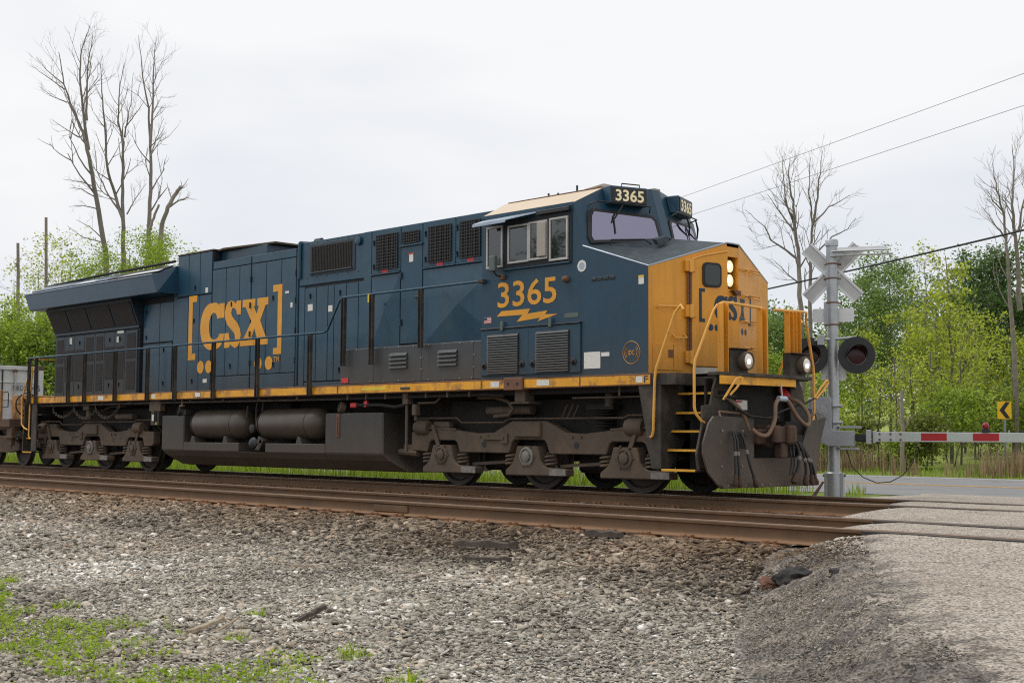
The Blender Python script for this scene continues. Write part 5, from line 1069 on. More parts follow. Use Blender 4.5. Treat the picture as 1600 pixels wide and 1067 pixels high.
MB().cyl((11.44, -.06, 1.425), (11.46, .10, 1.42), .042, 12).build('cable_sleeve', 'visor', ch, smooth=40); MB().tube([(11.45, .02, 1.46), (11.43, .02, 1.64)], .012, 5).build('cable_hook', 'frame_alu', ch)
for y, c in ((-.92, 'grey_arrow'), (.66, 'red_sticker')):
    fl_ = MB().lathe([(.12, 0), (.125, .01), (.12, .02)], (11.05, y, 1.53), (.8, 0, .6), 16).build('glad_hand_holder', 'under' if y < 0 else 'red_sticker', L); MB().box(11.0, 11.2, y-.17, y+.17, 1.44, 1.455).build('holder_plate', 'chassis', fl_)
# plated hangers down to the plow on both sides
for s in (-1, 1): bx('plow_hanger', 'under', 10.95, 11.15, min(s*.55, s*1.1), max(s*.55, s*1.1), .3, 1.1)
# ---- rear end
for s in (-1, 1):
    MB().pxz([(-9.98, 1.60), (-9.70, 1.60), (-9.70, .42), (-9.86, .42), (-9.98, .42)], s*1.505, s*1.475).build('step_side_plate', 'chassis', L, bevel=.004)
    for yy, z in ((1.48, .40), (1.40, .75), (1.32, 1.05), (1.24, 1.35)):
        y0, y1 = sorted((s*yy, s*(yy-.25))); sp_ = bx('step', 'chassis', -10.5, -9.98, y0, y1, z-.03, z, bevel=.003)
        if z < 1: y0, y1 = sorted((s*(yy+.004), s*(yy-.03))); bx('step_edge', 'step_yellow', -10.5, -9.99, y0, y1, z-.028, z+.004, bevel=.002, parent=sp_)
    MB().pxz([(-10.55, .40), (-10.50, .40), (-10.42, 1.65), (-10.46, 1.65)], s*1.48, s*1.2).build('stair_wall', 'chassis', L)
    MB().tube([(-10.05, s*1.52, 2.62), (-10.45, s*1.50, 1.95), (-10.56, s*1.50, 1.75), (-10.56, s*1.50, 1.10), (-10.40, s*1.50, 1.0), (-10.2, s*1.5, .95)], .02, 7).build('stair_rail', 'yellow_rail', L, smooth=60)
    MB().tube([(-9.96, s*1.53, 2.55), (-10.0, s*1.53, 2.0), (-10.04, s*1.53, 1.85), (-10.06, s*1.53, .80), (-9.98, s*1.53, .72)], .02, 7).build('stair_rail', 'yellow_rail', L, smooth=60)
bx('rear_deck', 'chassis', -10.75, -10.0, -1.0, 1.0, 1.70, 1.772); bx('rear_plate', 'under', -10.6, -10.5, -1.1, 1.1, .55, 1.7)
MB().box(-11.3, -10.6, -.15, .15, .74, 1.02).build('coupler', 'coupler', L, bevel=.03)
MB().tube([(-10.75, -1.3, 1.25), (-10.72, -1.28, 1.5), (-10.68, -1.25, 1.72), (-10.55, -1.22, 1.78), (-10.45, -1.2, 1.66), (-10.55, -1.2, 1.4), (-10.7, -1.22, 1.2)], .02, 7).build('cut_lever', 'frame_alu', L, smooth=60)

# ================================================================== CROSSING GATE
GM = Vector((10.165, 3.45, 0)); ga = Vector((.893, .45, 0)); gn = Vector((.45, -.893, 0)); UZ = Vector((0, 0, 1))
GT = thing('crossing_gate', 'silver railroad crossing mast with crossbuck, two black signal lights and lowered striped arm', 'crossing gate', (GM.x, GM.y, -.40))
def gp(a, z, n=0.0): return GM+ga*a+gn*n+UZ*z
def gbox(name, m, a0, a1, n0, n1, z0, z1, parent=None, bevel=.006, **k):
    return MB().hexa([gp(a0, z0, n1), gp(a1, z0, n1), gp(a1, z0, n0), gp(a0, z0, n0)], [gp(a0, z1, n1), gp(a1, z1, n1), gp(a1, z1, n0), gp(a0, z1, n0)]).build(name, m, parent or GT, bevel=bevel, **k)
mast = MB().lathe([(.098, -.40), (.098, .65), (.095, 4.16), (.095, 4.17)], gp(0, 0), UZ, 20).build('mast', 'galv', GT, smooth=40)
MB().lathe([(.112, 4.15), (.112, 4.24), (.10, 4.26), (0, 4.265)], gp(0, 0), UZ, 20).build('mast_cap', 'galv', mast, smooth=40)
bp = MB().lathe([(.14, -.40), (.14, .26), (.12, .28)], gp(0, 0), UZ, 20).build('mast_base', 'galv', GT, smooth=40)
for s in (-1, 1): gbox('base_flange', 'galv', s*.13-.03, s*.13+.03, -.10, .10, -.38, .27, bp)
for s in (-1, 1):
    for n_ in (-.05, .05): MB().cyl(gp(s*.165, .22, n_), gp(s*.185, .22, n_), .02, 6).build('bolt', 'black', bp)
# crossbuck, seen from behind: two channel-edged blades
for i, s in enumerate((-1, 1)):
    u = (ga*s*.70+UZ*.714).normalized(); w = (UZ*.70-ga*s*.714).normalized(); c = gp(0, 3.70, -.10-.012*i)
    bl_ = MB().slab([c-u*.62-w*.125, c+u*.62-w*.125, c+u*.62+w*.125, c-u*.62+w*.125], gn*-.006).build('crossbuck_blade', 'alu_dull', GT)
    for k in (-1, 1): MB().slab([c-u*.62+w*k*.085, c+u*.62+w*k*.085, c+u*.62+w*k*.122, c-u*.62+w*k*.122], gn*.02).build('edge_channel', 'alu', bl_)
for z in (3.83, 3.58, 3.16, 2.78): MB().lathe([(.1, 0), (.106, .002), (.106, .022), (.1, .024)], gp(0, z), UZ, 18).build('mast_band', 'rust', mast, smooth=30); gbox('band_ear', 'rust', -.15, .15, -.115, -.10, z, z+.025, mast)
# edge-on upper sign
gbox('edge_on_blade', 'alu', .02, .93, .10, .19, 4.03, 4.05); gbox('edge_on_blade', 'alu_dull', .06, 1.02, .07, .17, 3.955, 3.975); gbox('blade_clamp', 'galv', -.02, .20, .05, .12, 3.95, 4.06)
for a, z in ((.0, 4.0),): MB().slab([gp(.10, 4.0, .08), gp(.93, 4.045, .08), gp(.93, 4.11, .08), gp(.10, 4.11, .08)], gn*.012).build('edge_on_blade', 'alu', GT)
# small sign below the crossbuck
MB().slab([gp(a, z, -.11) for a, z in rrect(.0, 2.965, .70, .235, .03)], gn*-.006).build('sign_plate', 'alu', GT); gbox('sign_strut', 'galv', -.15, -.06, -.12, -.05, 2.8, 3.2)
# signal lights
cb_ = MB().cyl(gp(-.42, 2.52, .06), gp(.40, 2.56, .06), .03, 10).build('crossarm', 'galv', GT, smooth=40); gbox('crossarm_clamp', 'galv', -.25, -.13, .0, .12, 2.44, 2.62, cb_)
for s, a in ((-1, -.38), (1, .40)):
    c = gp(a, 2.26, .10); dn = (gn*.96+ga*.28).normalized()
    sl = MB().lathe([(.315, -.01), (.315, .01), (.17, .012), (.17, .0)], c, dn, 32).build('signal_light', 'sig_black', GT, smooth=30)
    MB().lathe([(.165, .014), (.158, .03), (.10, .046), (0, .052)], c, dn, 24).build('lens', 'red_lens', sl, smooth=50)
    sa = ga-dn*ga.dot(dn); sa.normalize(); hv = []; n_ = 14
    for rr_, d0, d1 in ((.165, .0, .28),):
        m = MB()
        for i in range(n_+1):
            t_ = R(-12+204*i/n_); e_ = sa*math.cos(t_)+UZ*math.sin(t_); ln = .06+.20*max(0, math.sin(t_))**.8
            m.v += [tuple(c+e_*rr_), tuple(c+e_*rr_+dn*ln), tuple(c+e_*(rr_+.01)+dn*ln), tuple(c+e_*(rr_+.01))]
        for i in range(n_):
            b = i*4; m.f += [(b, b+4, b+5, b+1), (b+1, b+5, b+6, b+2), (b+2, b+6, b+7, b+3)]
        m.build('hood', 'sig_black', sl, smooth=40)
    MB().lathe([(.160, .012), (.166, .014), (.166, .02), (.160, .02)], c, dn, 28).build('lens_ring', 'galv', sl, smooth=30)
    MB().lathe([(.18, -.14), (.20, -.10), (.20, -.01)], c, dn, 20).build('lamp_housing', 'sig_black', sl, smooth=40)
for s in (-1, 1): MB().slab([gp(a, z, -.10) for a, z in rrect(s*.13, 1.98, .16, .28, .04)], gn*-.02).build('bell_plate', 'alu', GT)
# gate mechanism
gm_ = MB().slab([gp(a, z, .13) for a, z in ((-.36, 1.50), (-.30, 1.55), (-.04, 1.55), (-.02, 1.50), (-.02, 1.02), (.02, .98), (.34, .98), (.34, .72), (-.08, .72), (-.22, .78), (-.36, .95))], gn*.05).build('gate_mechanism', 'gate_box', GT, bevel=.008)
MB().slab([gp(a, z, -.13) for a, z in ((-.40, 1.50), (-.02, 1.50), (-.02, .98), (.34, .98), (.34, .72), (-.12, .72), (-.40, .95))], gn*-.05).build('gate_bracket', 'gate_box', GT, bevel=.008)
gbox('mechanism_box', 'gate_box', -.42, -.12, -.13, .125, 1.0, 1.54, bevel=.02)
fl_ = MB().lathe([(.10, 0), (.10, .012), (.04, .014), (.04, .04), (0, .04)], gp(-.20, 1.30, .18), gn, 20).build('pivot_plate', 'galv', gm_, smooth=30)
for k in range(8): t_ = R(45*k); MB().cyl(gp(-.20+.075*math.cos(t_), 1.30+.075*math.sin(t_), .185), gp(-.20+.075*math.cos(t_), 1.30+.075*math.sin(t_), .20), .012, 6).build('bolt', 'galv', fl_)
for z in (1.40, 1.12): MB().cyl(gp(.0, z, .13), gp(.16, z, .13), .032, 10).build('u_bolt', 'galv', gm_, smooth=40)
MB().tube([gp(.02, .90, .13), gp(.10, .94, .15), gp(.26, .94, .15)], .012, 5).build('lever', 'black', gm_)
gbox('arm_flange', 'gate_box', .10, .46, .0, .16, 1.02, 1.06); gbox('arm_flange', 'gate_box', .10, .42, .0, .16, .66, .70)
gbox('arm_adapter', 'black', .36, .56, .03, .14, .80, .93, bevel=.02); gbox('arm_clamp', 'galv', .54, .62, .0, .17, .76, 1.0); gbox('arm_clamp', 'galv', .65, .70, .02, .16, .78, .98)
# arm
arm = MB().hexa([gp(.68, .80, .12), gp(7.6, .815, .12), gp(7.6, .815, .06), gp(.68, .80, .06)], [gp(.68, .965, .12), gp(7.6, .945, .12), gp(7.6, .945, .06), gp(.68, .965, .06)]).build('gate_arm', 'arm_grey', GT, bevel=.004)
for k in range(16):
    a0 = 1.02+.4064*k; MB().slab([gp(a0, .822, .1205), gp(a0+.4064, .822, .1205), gp(a0+.4064, .945, .1205), gp(a0, .945, .1205)], gn*.003).build('stripe', 'arm_red' if k % 2 else 'arm_white', arm)
for a in (.76, .94, 1.10):
    for z in (.835, .93): MB().cyl(gp(a, z, .12), gp(a, z, .135), .018, 8).build('bolt', 'rust', arm)
MB().tube([gp(2.95, .975, .09), gp(7.5, .97, .09)], .016, 6).build('arm_cable', 'cable', arm)
for a in (1.0, 1.85, 2.8, 3.6): MB().cyl(gp(a, .96, .09), gp(a, 1.0, .09), .012, 6).build('cable_clip', 'frame_alu', arm)
lp = gbox('arm_lamp', 'black', 2.38, 2.50, .05, .14, .955, 1.02, bevel=.01); MB().lathe([(.03, 0), (.052, .02), (.058, .055), (.048, .09), (.02, .108), (0, .11)], gp(2.44, 1.015, .09), UZ, 18).build('lens', 'red_lamp', lp, smooth=50)
MB().tube([gp(1.36, .80, .09), gp(1.34, .62, .09), gp(1.27, .42, .09), gp(1.12, .24, .08), gp(.92, .13, .08), gp(.70, .11, .07), gp(.48, .2, .06), gp(.30, .36, .04), gp(.2, .7, .04)], .009, 5).build('arm_wire', 'cable', GT, smooth=60)
for d in (0, .05): MB().tube([gp(-.18, .12-d*.2, .05), gp(-.30, -.05-d, .08), gp(-.5, -.32, .1)], .018, 6).build('ground_conduit', 'hose_brown', GT, smooth=60)

# ================================================================== CURVE SIGN
SP = Vector((1.15, 28.97, -.36)); CS = thing('curve_sign', 'yellow sign with black chevron pointing left on a thin grey post', 'sign', tuple(SP))
MB().box(SP.x-.035, SP.x+.035, SP.y-.02, SP.y+.02, -.4, 2.15).build('post', 'post_grey', CS)
cu_ = Vector((.93, .36, 0)); cn_ = Vector((.36, -.93, 0)); co = Vector((SP.x, SP.y, 1.88))+cn_*.03
pn = MB().slab([co+cu_*a+UZ*b for a, b in rrect(0, 0, .47, .62, .03)], cn_*.006).build('sign_panel', 'sign_yellow', CS)
MB().slab([co+cu_*a+UZ*b+cn_*.0065 for a, b in ((.19, .285), (.04, .285), (-.17, 0), (.04, -.285), (.19, -.285), (.0, 0))], cn_*.002).build('chevron', 'black', pn)

# ================================================================== OVERHEAD WIRES
WD = Vector((-.908, .4188, 0))
def wire(name, label, p, r, m, s0, s1, sag, off=0):
    P = []; p = Vector(p)
    for i in range(41):
        t_ = s0+(s1-s0)*i/40; P.append(p+WD*t_+UZ*(sag*((t_-off)/60)**2))
    o = MB().tube(P, r, 6).build(name, m, None, smooth=60); props(o, label, 'wire', None)
wire('overhead_wire', 'upper thin grey wire crossing the pale sky at right', (9.488, 12.62, 9.124), .0065, 'wire', -45, 70, .5)
wire('overhead_wire', 'lower thin grey wire crossing the pale sky at right', (9.609, 12.315, 8.311), .0065, 'wire', -45, 70, .5)
wire('overhead_cable', 'thick black cable hanging in front of the right-hand trees', (7.481, 16.86, 5.984), .028, 'cable', -45, 70, 1.9, 22)

# ================================================================== RAIL CAR AND CONTAINER BEHIND THE LOCOMOTIVE
RC = thing('freight_car', 'worn yellow freight car coupled behind the locomotive at the left edge', 'freight car', (-16, 0, 0))
MB().box(-28, -11.75, -1.0, 1.0, .95, 1.22).build('deck_frame', 'car_brown', RC, bevel=.01)
MB().box(-13.6, -11.95, -1.46, -1.40, 1.05, 2.0).build('end_panel', 'car_yellow', RC, bevel=.01); MB().box(-28, -14.6, -1.48, -1.36, .6, 1.5).build('well_side', 'car_yellow', RC, bevel=.01); MB().box(-28, -14.6, 1.36, 1.48, .6, 1.5).build('well_side', 'car_yellow', RC, bevel=.01)
MB().box(-12.6, -11.4, -1.45, 1.45, 1.02, 1.24).build('end_platform', 'car_brown', RC, bevel=.01); MB().pxz([(-13.2, 1.24), (-12.1, 1.24), (-12.5, 1.9), (-13.2, 1.9)], -.6, .6).build('bulkhead', 'car_yellow', RC, bevel=.01)
MB().box(-11.66, -11.36, -1.40, -1.30, .55, 1.05).build('sill_step_post', 'car_brown', RC, bevel=.005); MB().box(-11.75, -11.2, -1.45, -1.15, .74, .80).build('sill_step', 'car_brown', RC)
MB().tube([(-11.95, -1.42, 1.93), (-11.62, -1.42, 1.95), (-11.58, -1.42, 1.90), (-11.58, -1.42, 1.55), (-11.95, -1.42, 1.55)], .016, 6).build('grab_iron', 'car_brown', RC)
MB().tube([(-11.6, -1.3, .8), (-11.5, -1.35, .82), (-11.45, -1.35, .45)], .02, 6).build('cut_lever', 'car_brown', RC)
bw = MB().tube([Vector((-11.5, -.95, 1.62))+Vector((0, math.cos(2*math.pi*i/20), math.sin(2*math.pi*i/20)))*.30 for i in range(21)], .02, 6, False).build('hand_brake_wheel', 'black', RC, smooth=60)
for k in range(3): t_ = math.pi*k/3; dv = Vector((0, math.cos(t_), math.sin(t_)))*.29; MB().tube([Vector((-11.5, -.95, 1.62))-dv, Vector((-11.5, -.95, 1.62))+dv], .013, 5).build('spoke', 'black', bw)
MB().box(-11.7, -11.52, -1.05, -.85, 1.24, 1.8).build('brake_housing', 'car_yellow', RC, bevel=.02); MB().box(-11.75, -10.9, -.15, .15, .72, 1.04).build('coupler', 'coupler', RC, bevel=.02)
for x in (-11.95, -13.75):
    MB().lathe([(.07, -1.0), (.07, 1.0)], (x, 0, .46), (0, 1, 0), 10).build('axle', 'wheel', RC)
    for s in (-1, 1): MB().lathe([(r*.86, s*h) for r, h in [(.0, .80), (.10, .80), (.12, .775), (.20, .765), (.42, .765), (.455, .80), (.525, .80), (.533, .79), (.531, .74), (.536, .705), (.562, .69), (.555, .672), (.45, .668), (.12, .70), (.0, .66)]], (x, 0, .46), (0, 1, 0), 32).build('wheel', 'wheel', RC, smooth=35)
for s in (-1, 1): MB().pxz([(-14.1, .42), (-14.1, .60), (-13.2, .80), (-12.5, .80), (-11.65, .60), (-11.65, .42), (-12.3, .35), (-13.4, .35)], s*1.05, s*.92).build('truck_side', 'truck', RC, bevel=.012)
ST = thing('shipping_container', 'light grey shipping container with ribbed end behind the locomotive', 'container', (-21.3, 0, .52))
cx0, cx1 = -27.4, -15.22; ztop = 2.84
MB().box(cx0, cx1-.06, -1.20, 1.20, .52, ztop-.03).build('container_body', 'box_white', ST, bevel=.01)
for s in (-1, 1): MB().box(cx1-.16, cx1, s*1.15-.07, s*1.15+.07, .52, ztop).build('corner_post', 'box_white', ST, bevel=.01); MB().box(cx1-.18, cx1+.005, s*1.14-.085, s*1.14+.085, ztop-.13, ztop+.004).build('corner_casting', 'car_brown', ST, bevel=.01)
MB().box(cx1-.12, cx1-.005, -1.08, 1.08, ztop-.14, ztop-.02).build('header_rail', 'box_white', ST, bevel=.01); MB().box(cx1-.06, cx1-.02, -.012, .012, .6, ztop-.14).build('door_seam', 'black', ST)
for y in (-.82, -.36, .36, .82):
    lb = MB().cyl((cx1-.01, y, .6), (cx1-.01, y, ztop-.10), .024, 8).build('lock_rod', 'frame_alu', ST, smooth=40)
    for z in (ztop-.16, 1.75, 1.0): MB().box(cx1-.05, cx1+.03, y-.06, y+.06, z-.04, z+.04).build('rod_guide', 'rust', lb, bevel=.008)
for z in (1.25, 1.85, 2.35): MB().box(cx1-.06, cx1-.035, -1.0, 1.0, z-.03, z+.03).build('door_rib', 'box_white', ST, bevel=.006)
text('container_code', 'MRDU', (cx1-.028, .30, 2.10), (0, 1, 0), UZ, .42, .16, 'letter_blue', ST, thick=.034); text('container_code', '4 S', (cx1-.028, .86, 2.10), (0, 1, 0), UZ, .26, .16, 'letter_blue', ST, thick=.034)
MB().box(cx1-.075, cx1-.05, 1.0, 1.06, .7, 2.5).build('door_gasket', 'black', ST)
for i in range(14):
    x = cx1-.4-i*.6
    for s in (-1, 1): MB().box(x-.14, x+.14, s*1.20-.02, s*1.20+.02, .7, 2.6).build('side_rib', 'box_white', ST)

# ================================================================== SCRAPS ON THE GRAVEL
def scrap(name, label, cat, c, L_, wd, th, rz, m, tilt=0.0, seed=0):
    r_ = random.Random(seed); n_ = 7; mb = MB(); pts = []
    for i in range(n_+1):
        t_ = i/n_; x = (t_-.5)*L_; w_ = wd*(.55+.45*math.sin(math.pi*min(1, max(0, t_*.9+.08))))*r_.uniform(.8, 1.15); h_ = th*r_.uniform(.7, 1.2)
        pts.append([(x, -w_/2, 0), (x, w_/2, r_.uniform(-.1, .1)*th), (x+r_.uniform(-.02, .02), w_*.35, h_), (x, -w_*.4, h_*r_.uniform(.7, 1.1))])
    vs = [v for p in pts for v in p]; fs = [(0, 1, 2, 3)[::-1], tuple(len(vs)-4+k for k in range(4))]
    for i in range(n_):
        for k in range(4): fs.append((i*4+k, i*4+(k+1) % 4, (i+1)*4+(k+1) % 4, (i+1)*4+k))
    M_ = Matrix.Translation(c) @ Matrix.Rotation(rz, 4, 'Z') @ Matrix.Rotation(tilt, 4, 'Y')
    mb.add([M_ @ Vector(v) for v in vs], fs); o = mb.build(name, m, None); props(o, label, cat); return o
M['wood_grey'] = mat('weathered_wood', (.34, .27, .19), .9, var=.3, scale=25, bump=.4, bscale=60)
M['wood_dark'] = mat('dark_wood', (.075, .058, .046), .9, var=.3, scale=25, bump=.4, bscale=60)
M['tar'] = mat('black_tar_lump', (.020, .018, .017), .8, var=.4, scale=20, bump=.8, bscale=40)
M['rust_lump'] = mat('rusty_lump', (.14, .065, .04), .9, var=.3, scale=20, bump=.8, bscale=40)
def gz(x, y): return float(ground_z(x, y))
for nm, lb, x, y, l_, w_, t_, rz, m_, tl, sd_ in (
    ('wood_scrap', 'pale split wood scrap lying in the weeds at lower left', 14.17, -11.2, .42, .045, .028, 1.95, 'wood_grey', -.12, 1),
    ('wood_scrap', 'thinner pale stick beside the split scrap in the weeds', 14.26, -11.08, .40, .018, .016, 2.12, 'wood_grey', -.16, 2),
    ('wood_scrap', 'dark weathered board end on grey gravel right of the weeds', 14.38, -10.45, .34, .05, .03, 1.75, 'wood_dark', -.22, 3),
    ('wood_scrap', 'long dark splintered timber near the rails in the middle', 12.35, -6.75, .75, .09, .07, .28, 'wood_dark', 0, 4),
    ('wood_scrap', 'short dark splinter just below the long splintered timber', 12.95, -7.3, .5, .045, .04, .5, 'wood_dark', 0, 5),
    ('wood_scrap', 'dark board end lying on gravel near the near rail', 13.2, -5.85, .4, .10, .07, .4, 'wood_dark', 0, 6),
    ('wood_scrap', 'small brown chip on grey gravel in the middle', 11.7, -8.6, .26, .03, .03, .25, 'wood_grey', 0, 7)):
    scrap(nm, lb, 'wood scrap', (x, y, gz(x, y)+.035), l_, w_, t_, rz, m_, tl, sd_)
def lump(name, label, cat, c, s, m, seed):
    bm = bmesh.new(); bmesh.ops.create_icosphere(bm, subdivisions=3, radius=1)
    for v in bm.verts:
        d = 1+.40*mnoise.noise(v.co*1.7+Vector((seed*7, 0, 0)))+.14*mnoise.noise(v.co*5+Vector((seed, 3, 0))); v.co = Vector((v.co.x*s[0], v.co.y*s[1], v.co.z*s[2]))*d
    me = bpy.data.meshes.new(name); bm.to_mesh(me); bm.free(); me.materials.append(M[m]); o = link(name, me); o.location = c; o.rotation_euler = (0, 0, seed); props(o, label, cat)
lump('tar_lump', 'black tar lump at the foot of the asphalt edge', 'asphalt lump', (16.30, -6.95, -.31), (.17, .15, .10), 'tar', 1)
lump('tar_lump', 'smaller black tar lump higher on the crumbled asphalt edge', 'asphalt lump', (16.82, -7.15, -.22), (.10, .09, .06), 'tar', 2)
lump('rusty_lump', 'rust-brown lump beside the black tar at the asphalt edge', 'rusty lump', (16.08, -6.98, -.36), (.13, .10, .06), 'rust_lump', 3)

# ================================================================== VEGETATION
def leaf_mat(name, c0, c1, trans=.35, c2=None):
    m = bpy.data.materials.new(name); m.use_nodes = True; n = m.node_tree.nodes; l = m.node_tree.links; n.clear()
    o = n.new('ShaderNodeOutputMaterial'); mx = n.new('ShaderNodeMixShader'); d = n.new('ShaderNodeBsdfPrincipled'); t = n.new('ShaderNodeBsdfTranslucent')
    a = n.new('ShaderNodeAttribute'); a.attribute_name = 'rnd'; r = n.new('ShaderNodeValToRGB'); e = r.color_ramp.elements
    e[0].color = (*c0, 1); e[1].color = (*c1, 1); e[0].position = .1; e[1].position = .85
    if c2: k = e.new(.97); k.color = (*c2, 1)
    l.new(a.outputs['Fac'], r.inputs[0]); l.new(r.outputs[0], d.inputs['Base Color']); d.inputs['Roughness'].default_value = .55; d.inputs['Specular IOR Level'].default_value = .3
    hs = n.new('ShaderNodeHueSaturation'); hs.inputs['Value'].default_value = 1.25; hs.inputs['Saturation'].default_value = 1.1; l.new(r.outputs[0], hs.inputs['Color']); l.new(hs.outputs[0], t.inputs['Color'])
    mx.inputs[0].default_value = trans; l.new(d.outputs[0], mx.inputs[1]); l.new(t.outputs[0], mx.inputs[2]); l.new(mx.outputs[0], o.inputs[0]); return m
M['leaf_yellow'] = leaf_mat('young_yellow_green_leaves', (.17, .22, .03), (.58, .64, .11), .45)  # broad dark-to-bright leaf ranges put clump light and shade into the colour
M['leaf_light'] = leaf_mat('light_green_leaves', (.12, .19, .03), (.44, .55, .09), .45)
M['leaf_mid'] = leaf_mat('mid_green_leaves', (.08, .14, .04), (.28, .39, .11), .4)
M['leaf_dark'] = leaf_mat('dark_green_leaves', (.05, .095, .03), (.17, .27, .08), .38)
M['leaf_olive'] = leaf_mat('olive_shrub_leaves', (.10, .13, .025), (.25, .28, .06), .35)
M['leaf_wood'] = leaf_mat('distant_wood_leaves', (.055, .095, .03), (.20, .28, .085), .35)
M['reed'] = leaf_mat('dry_reeds', (.17, .12, .07), (.40, .30, .18), .25)
M['grass'] = leaf_mat('grass_blades', (.14, .22, .03), (.36, .46, .07), .4, (.45, .40, .2))
M['weed'] = leaf_mat('weed_leaves', (.17, .27, .03), (.42, .54, .05), .4, (.5, .55, .12))
M['bark'] = mat('grey_bark', (.135, .115, .098), .9, var=.25, scale=6, bump=.4, bscale=30)
M['bark_dead'] = mat('dead_grey_bark', (.215, .185, .160), .9, var=.25, scale=5, bump=.4, bscale=20)
M['bark_pale'] = mat('pale_dead_bark', (.26, .225, .19), .9, var=.2, scale=5, bump=.3, bscale=20)

F3, R3, U3 = np.array(_F), np.array(_R), np.array(_U)
def at(px, py, depth):
    """world point seen at photo pixel (px, py) at a horizontal distance depth (used once, to survey positions)"""
    d = F3*2074.8+R3*(px-800)-U3*(py-533.5); fh = np.array([-0.7145, 0.6996, 0]); d = d/(d@fh); return Vector(np.array(CAM)+d*depth)
class Tree:
    def __init__(s, seed): s.r = random.Random(seed); s.mb = MB(); s.tips = []; s.nrng = np.random.default_rng(seed)
    def limb(s, path, r0, r1, n=5):
        k = len(path); r0 *= .8; r1 *= .8; s.mb.tube(path, [r0+(r1-r0)*(i/(k-1))**.8 for i in range(k)], n, caps=True)
    def twig(s, p, d, L, r, lvl, nch=3, up=.25, leafy=True, ang=(25, 55)):
        rr = s.r; path = [p]; d = d.normalized(); dirs = []
        seg = 4 if lvl > 0 else 3
        for i in range(seg):
            d = (d+Vector((rr.uniform(-1, 1), rr.uniform(-1, 1), rr.uniform(-1, 1)))*.16+Vector((0, 0, up*.18))).normalized(); path.append(path[-1]+d*(L/seg)); dirs.append(d)
        s.limb(path, r, max(r*.35, .004), 4 if lvl < 2 else 5)
        if lvl <= 0: s.tips += path[1:]; return
        if leafy: s.tips.append(path[-1])
        for c in range(nch):
            t_ = rr.uniform(.3, 1.0); i = min(seg-1, int(t_*seg)); q = path[i].lerp(path[i+1], t_*seg-i if t_ < 1 else 1.0); base = dirs[i]
            a = base.orthogonal(); a.rotate(Matrix.Rotation(rr.uniform(0, 2*math.pi), 3, base)); th = R(rr.uniform(*ang)); nd = base*math.cos(th)+a.normalized()*math.sin(th)
            s.twig(q, nd, L*rr.uniform(.5, .72), max(r*.55, .005), lvl-1, nch, up, leafy, ang)
    def traced(s, line, r0, r1, spawn=6, tl=1.5, lvl=1, up=.5, nch=3, ang=(25, 50), start=.25):
        """a stem along given points, with side branches"""
        P = []
        for i in range(len(line)-1):
            for k in range(4): P.append(line[i].lerp(line[i+1], k/4)+Vector((s.r.uniform(-1, 1), s.r.uniform(-1, 1), 0))*.03)
        P.append(line[-1]); s.limb(P, r0, r1, 6); n = len(P)
        for c in range(spawn):
            t_ = start+(1-start)*(c+s.r.random())/spawn; i = min(n-2, int(t_*(n-1))); d = (P[i+1]-P[i]).normalized(); a = d.orthogonal(); a.rotate(Matrix.Rotation(s.r.uniform(0, 2*math.pi), 3, d)); th = R(s.r.uniform(*ang))
            s.twig(P[i], d*math.cos(th)+a.normalized()*math.sin(th), tl*(1.15-.6*t_)*s.r.uniform(.7, 1.2), max(.007, (r0+(r1-r0)*t_)*.42), lvl, nch, up, ang=ang)
def leaf_arr(centres, per, spread, size, g, flat=.35, asp=.55):
    """quads scattered round centres"""
    C_ = np.repeat(np.array([tuple(c) for c in centres]), per, 0); n = len(C_)
    off = g.normal(0, 1, (n, 3)); off /= np.linalg.norm(off, axis=1)[:, None]+1e-9; off *= (g.random(n)**.5*spread)[:, None]; off[:, 2] *= .75; C_ = C_+off
    a = g.normal(0, 1, (n, 3)); a[:, 2] *= .6; a /= np.linalg.norm(a, axis=1)[:, None]; nrm = g.normal(0, 1, (n, 3)); nrm[:, 2] += flat*3; b = np.cross(nrm, a); b /= np.linalg.norm(b, axis=1)[:, None]+1e-9
    sz = size*g.uniform(.6, 1.35, n)[:, None]; a = a*sz; b = b*sz*asp
    V = np.stack([C_-a*.5, C_+b*.5-a*.05, C_+a*.5, C_-b*.5-a*.05], 1).reshape(-1, 3); clump = np.repeat(g.random(len(centres)), per); rnd = np.clip(.55*g.random(n)+.45*clump, 0, 1)
    return V, np.repeat(rnd, 4)
def leaf_obj(name, V, rnd, m, parent):
    if parent is not None: V = V-np.array(ORG[parent])
    me = np_mesh(name, V, np.arange(len(V)).reshape(-1, 4), {'rnd': rnd}); me.materials.append(M[m]); return link(name, me, parent)
def finish(T, name, label, base, bark, leaf=None, per=6, spread=.35, size=.12, cat='tree', group=None, flat=.3):
    t = thing(name, label, cat, tuple(base), group); T.mb.build('trunk', bark, t, smooth=60)
    if leaf: V, r_ = leaf_arr(T.tips, per, spread, size, T.nrng, flat); leaf_obj('crown', V, r_, leaf, t)
    return t
def px(lst, z, jit=0.0, seed=1):
    r_ = random.Random(seed); return [at(a, b, z+r_.uniform(-jit, jit)) for a, b in lst]
def zl(pts): return [(a/2.667, 20+b/2.667) for a, b in pts]       # left photo detail to photo pixels
def zr(pts): return [(1140+a/3.478, 200+b/3.478) for a, b in pts]  # right photo detail to photo pixels

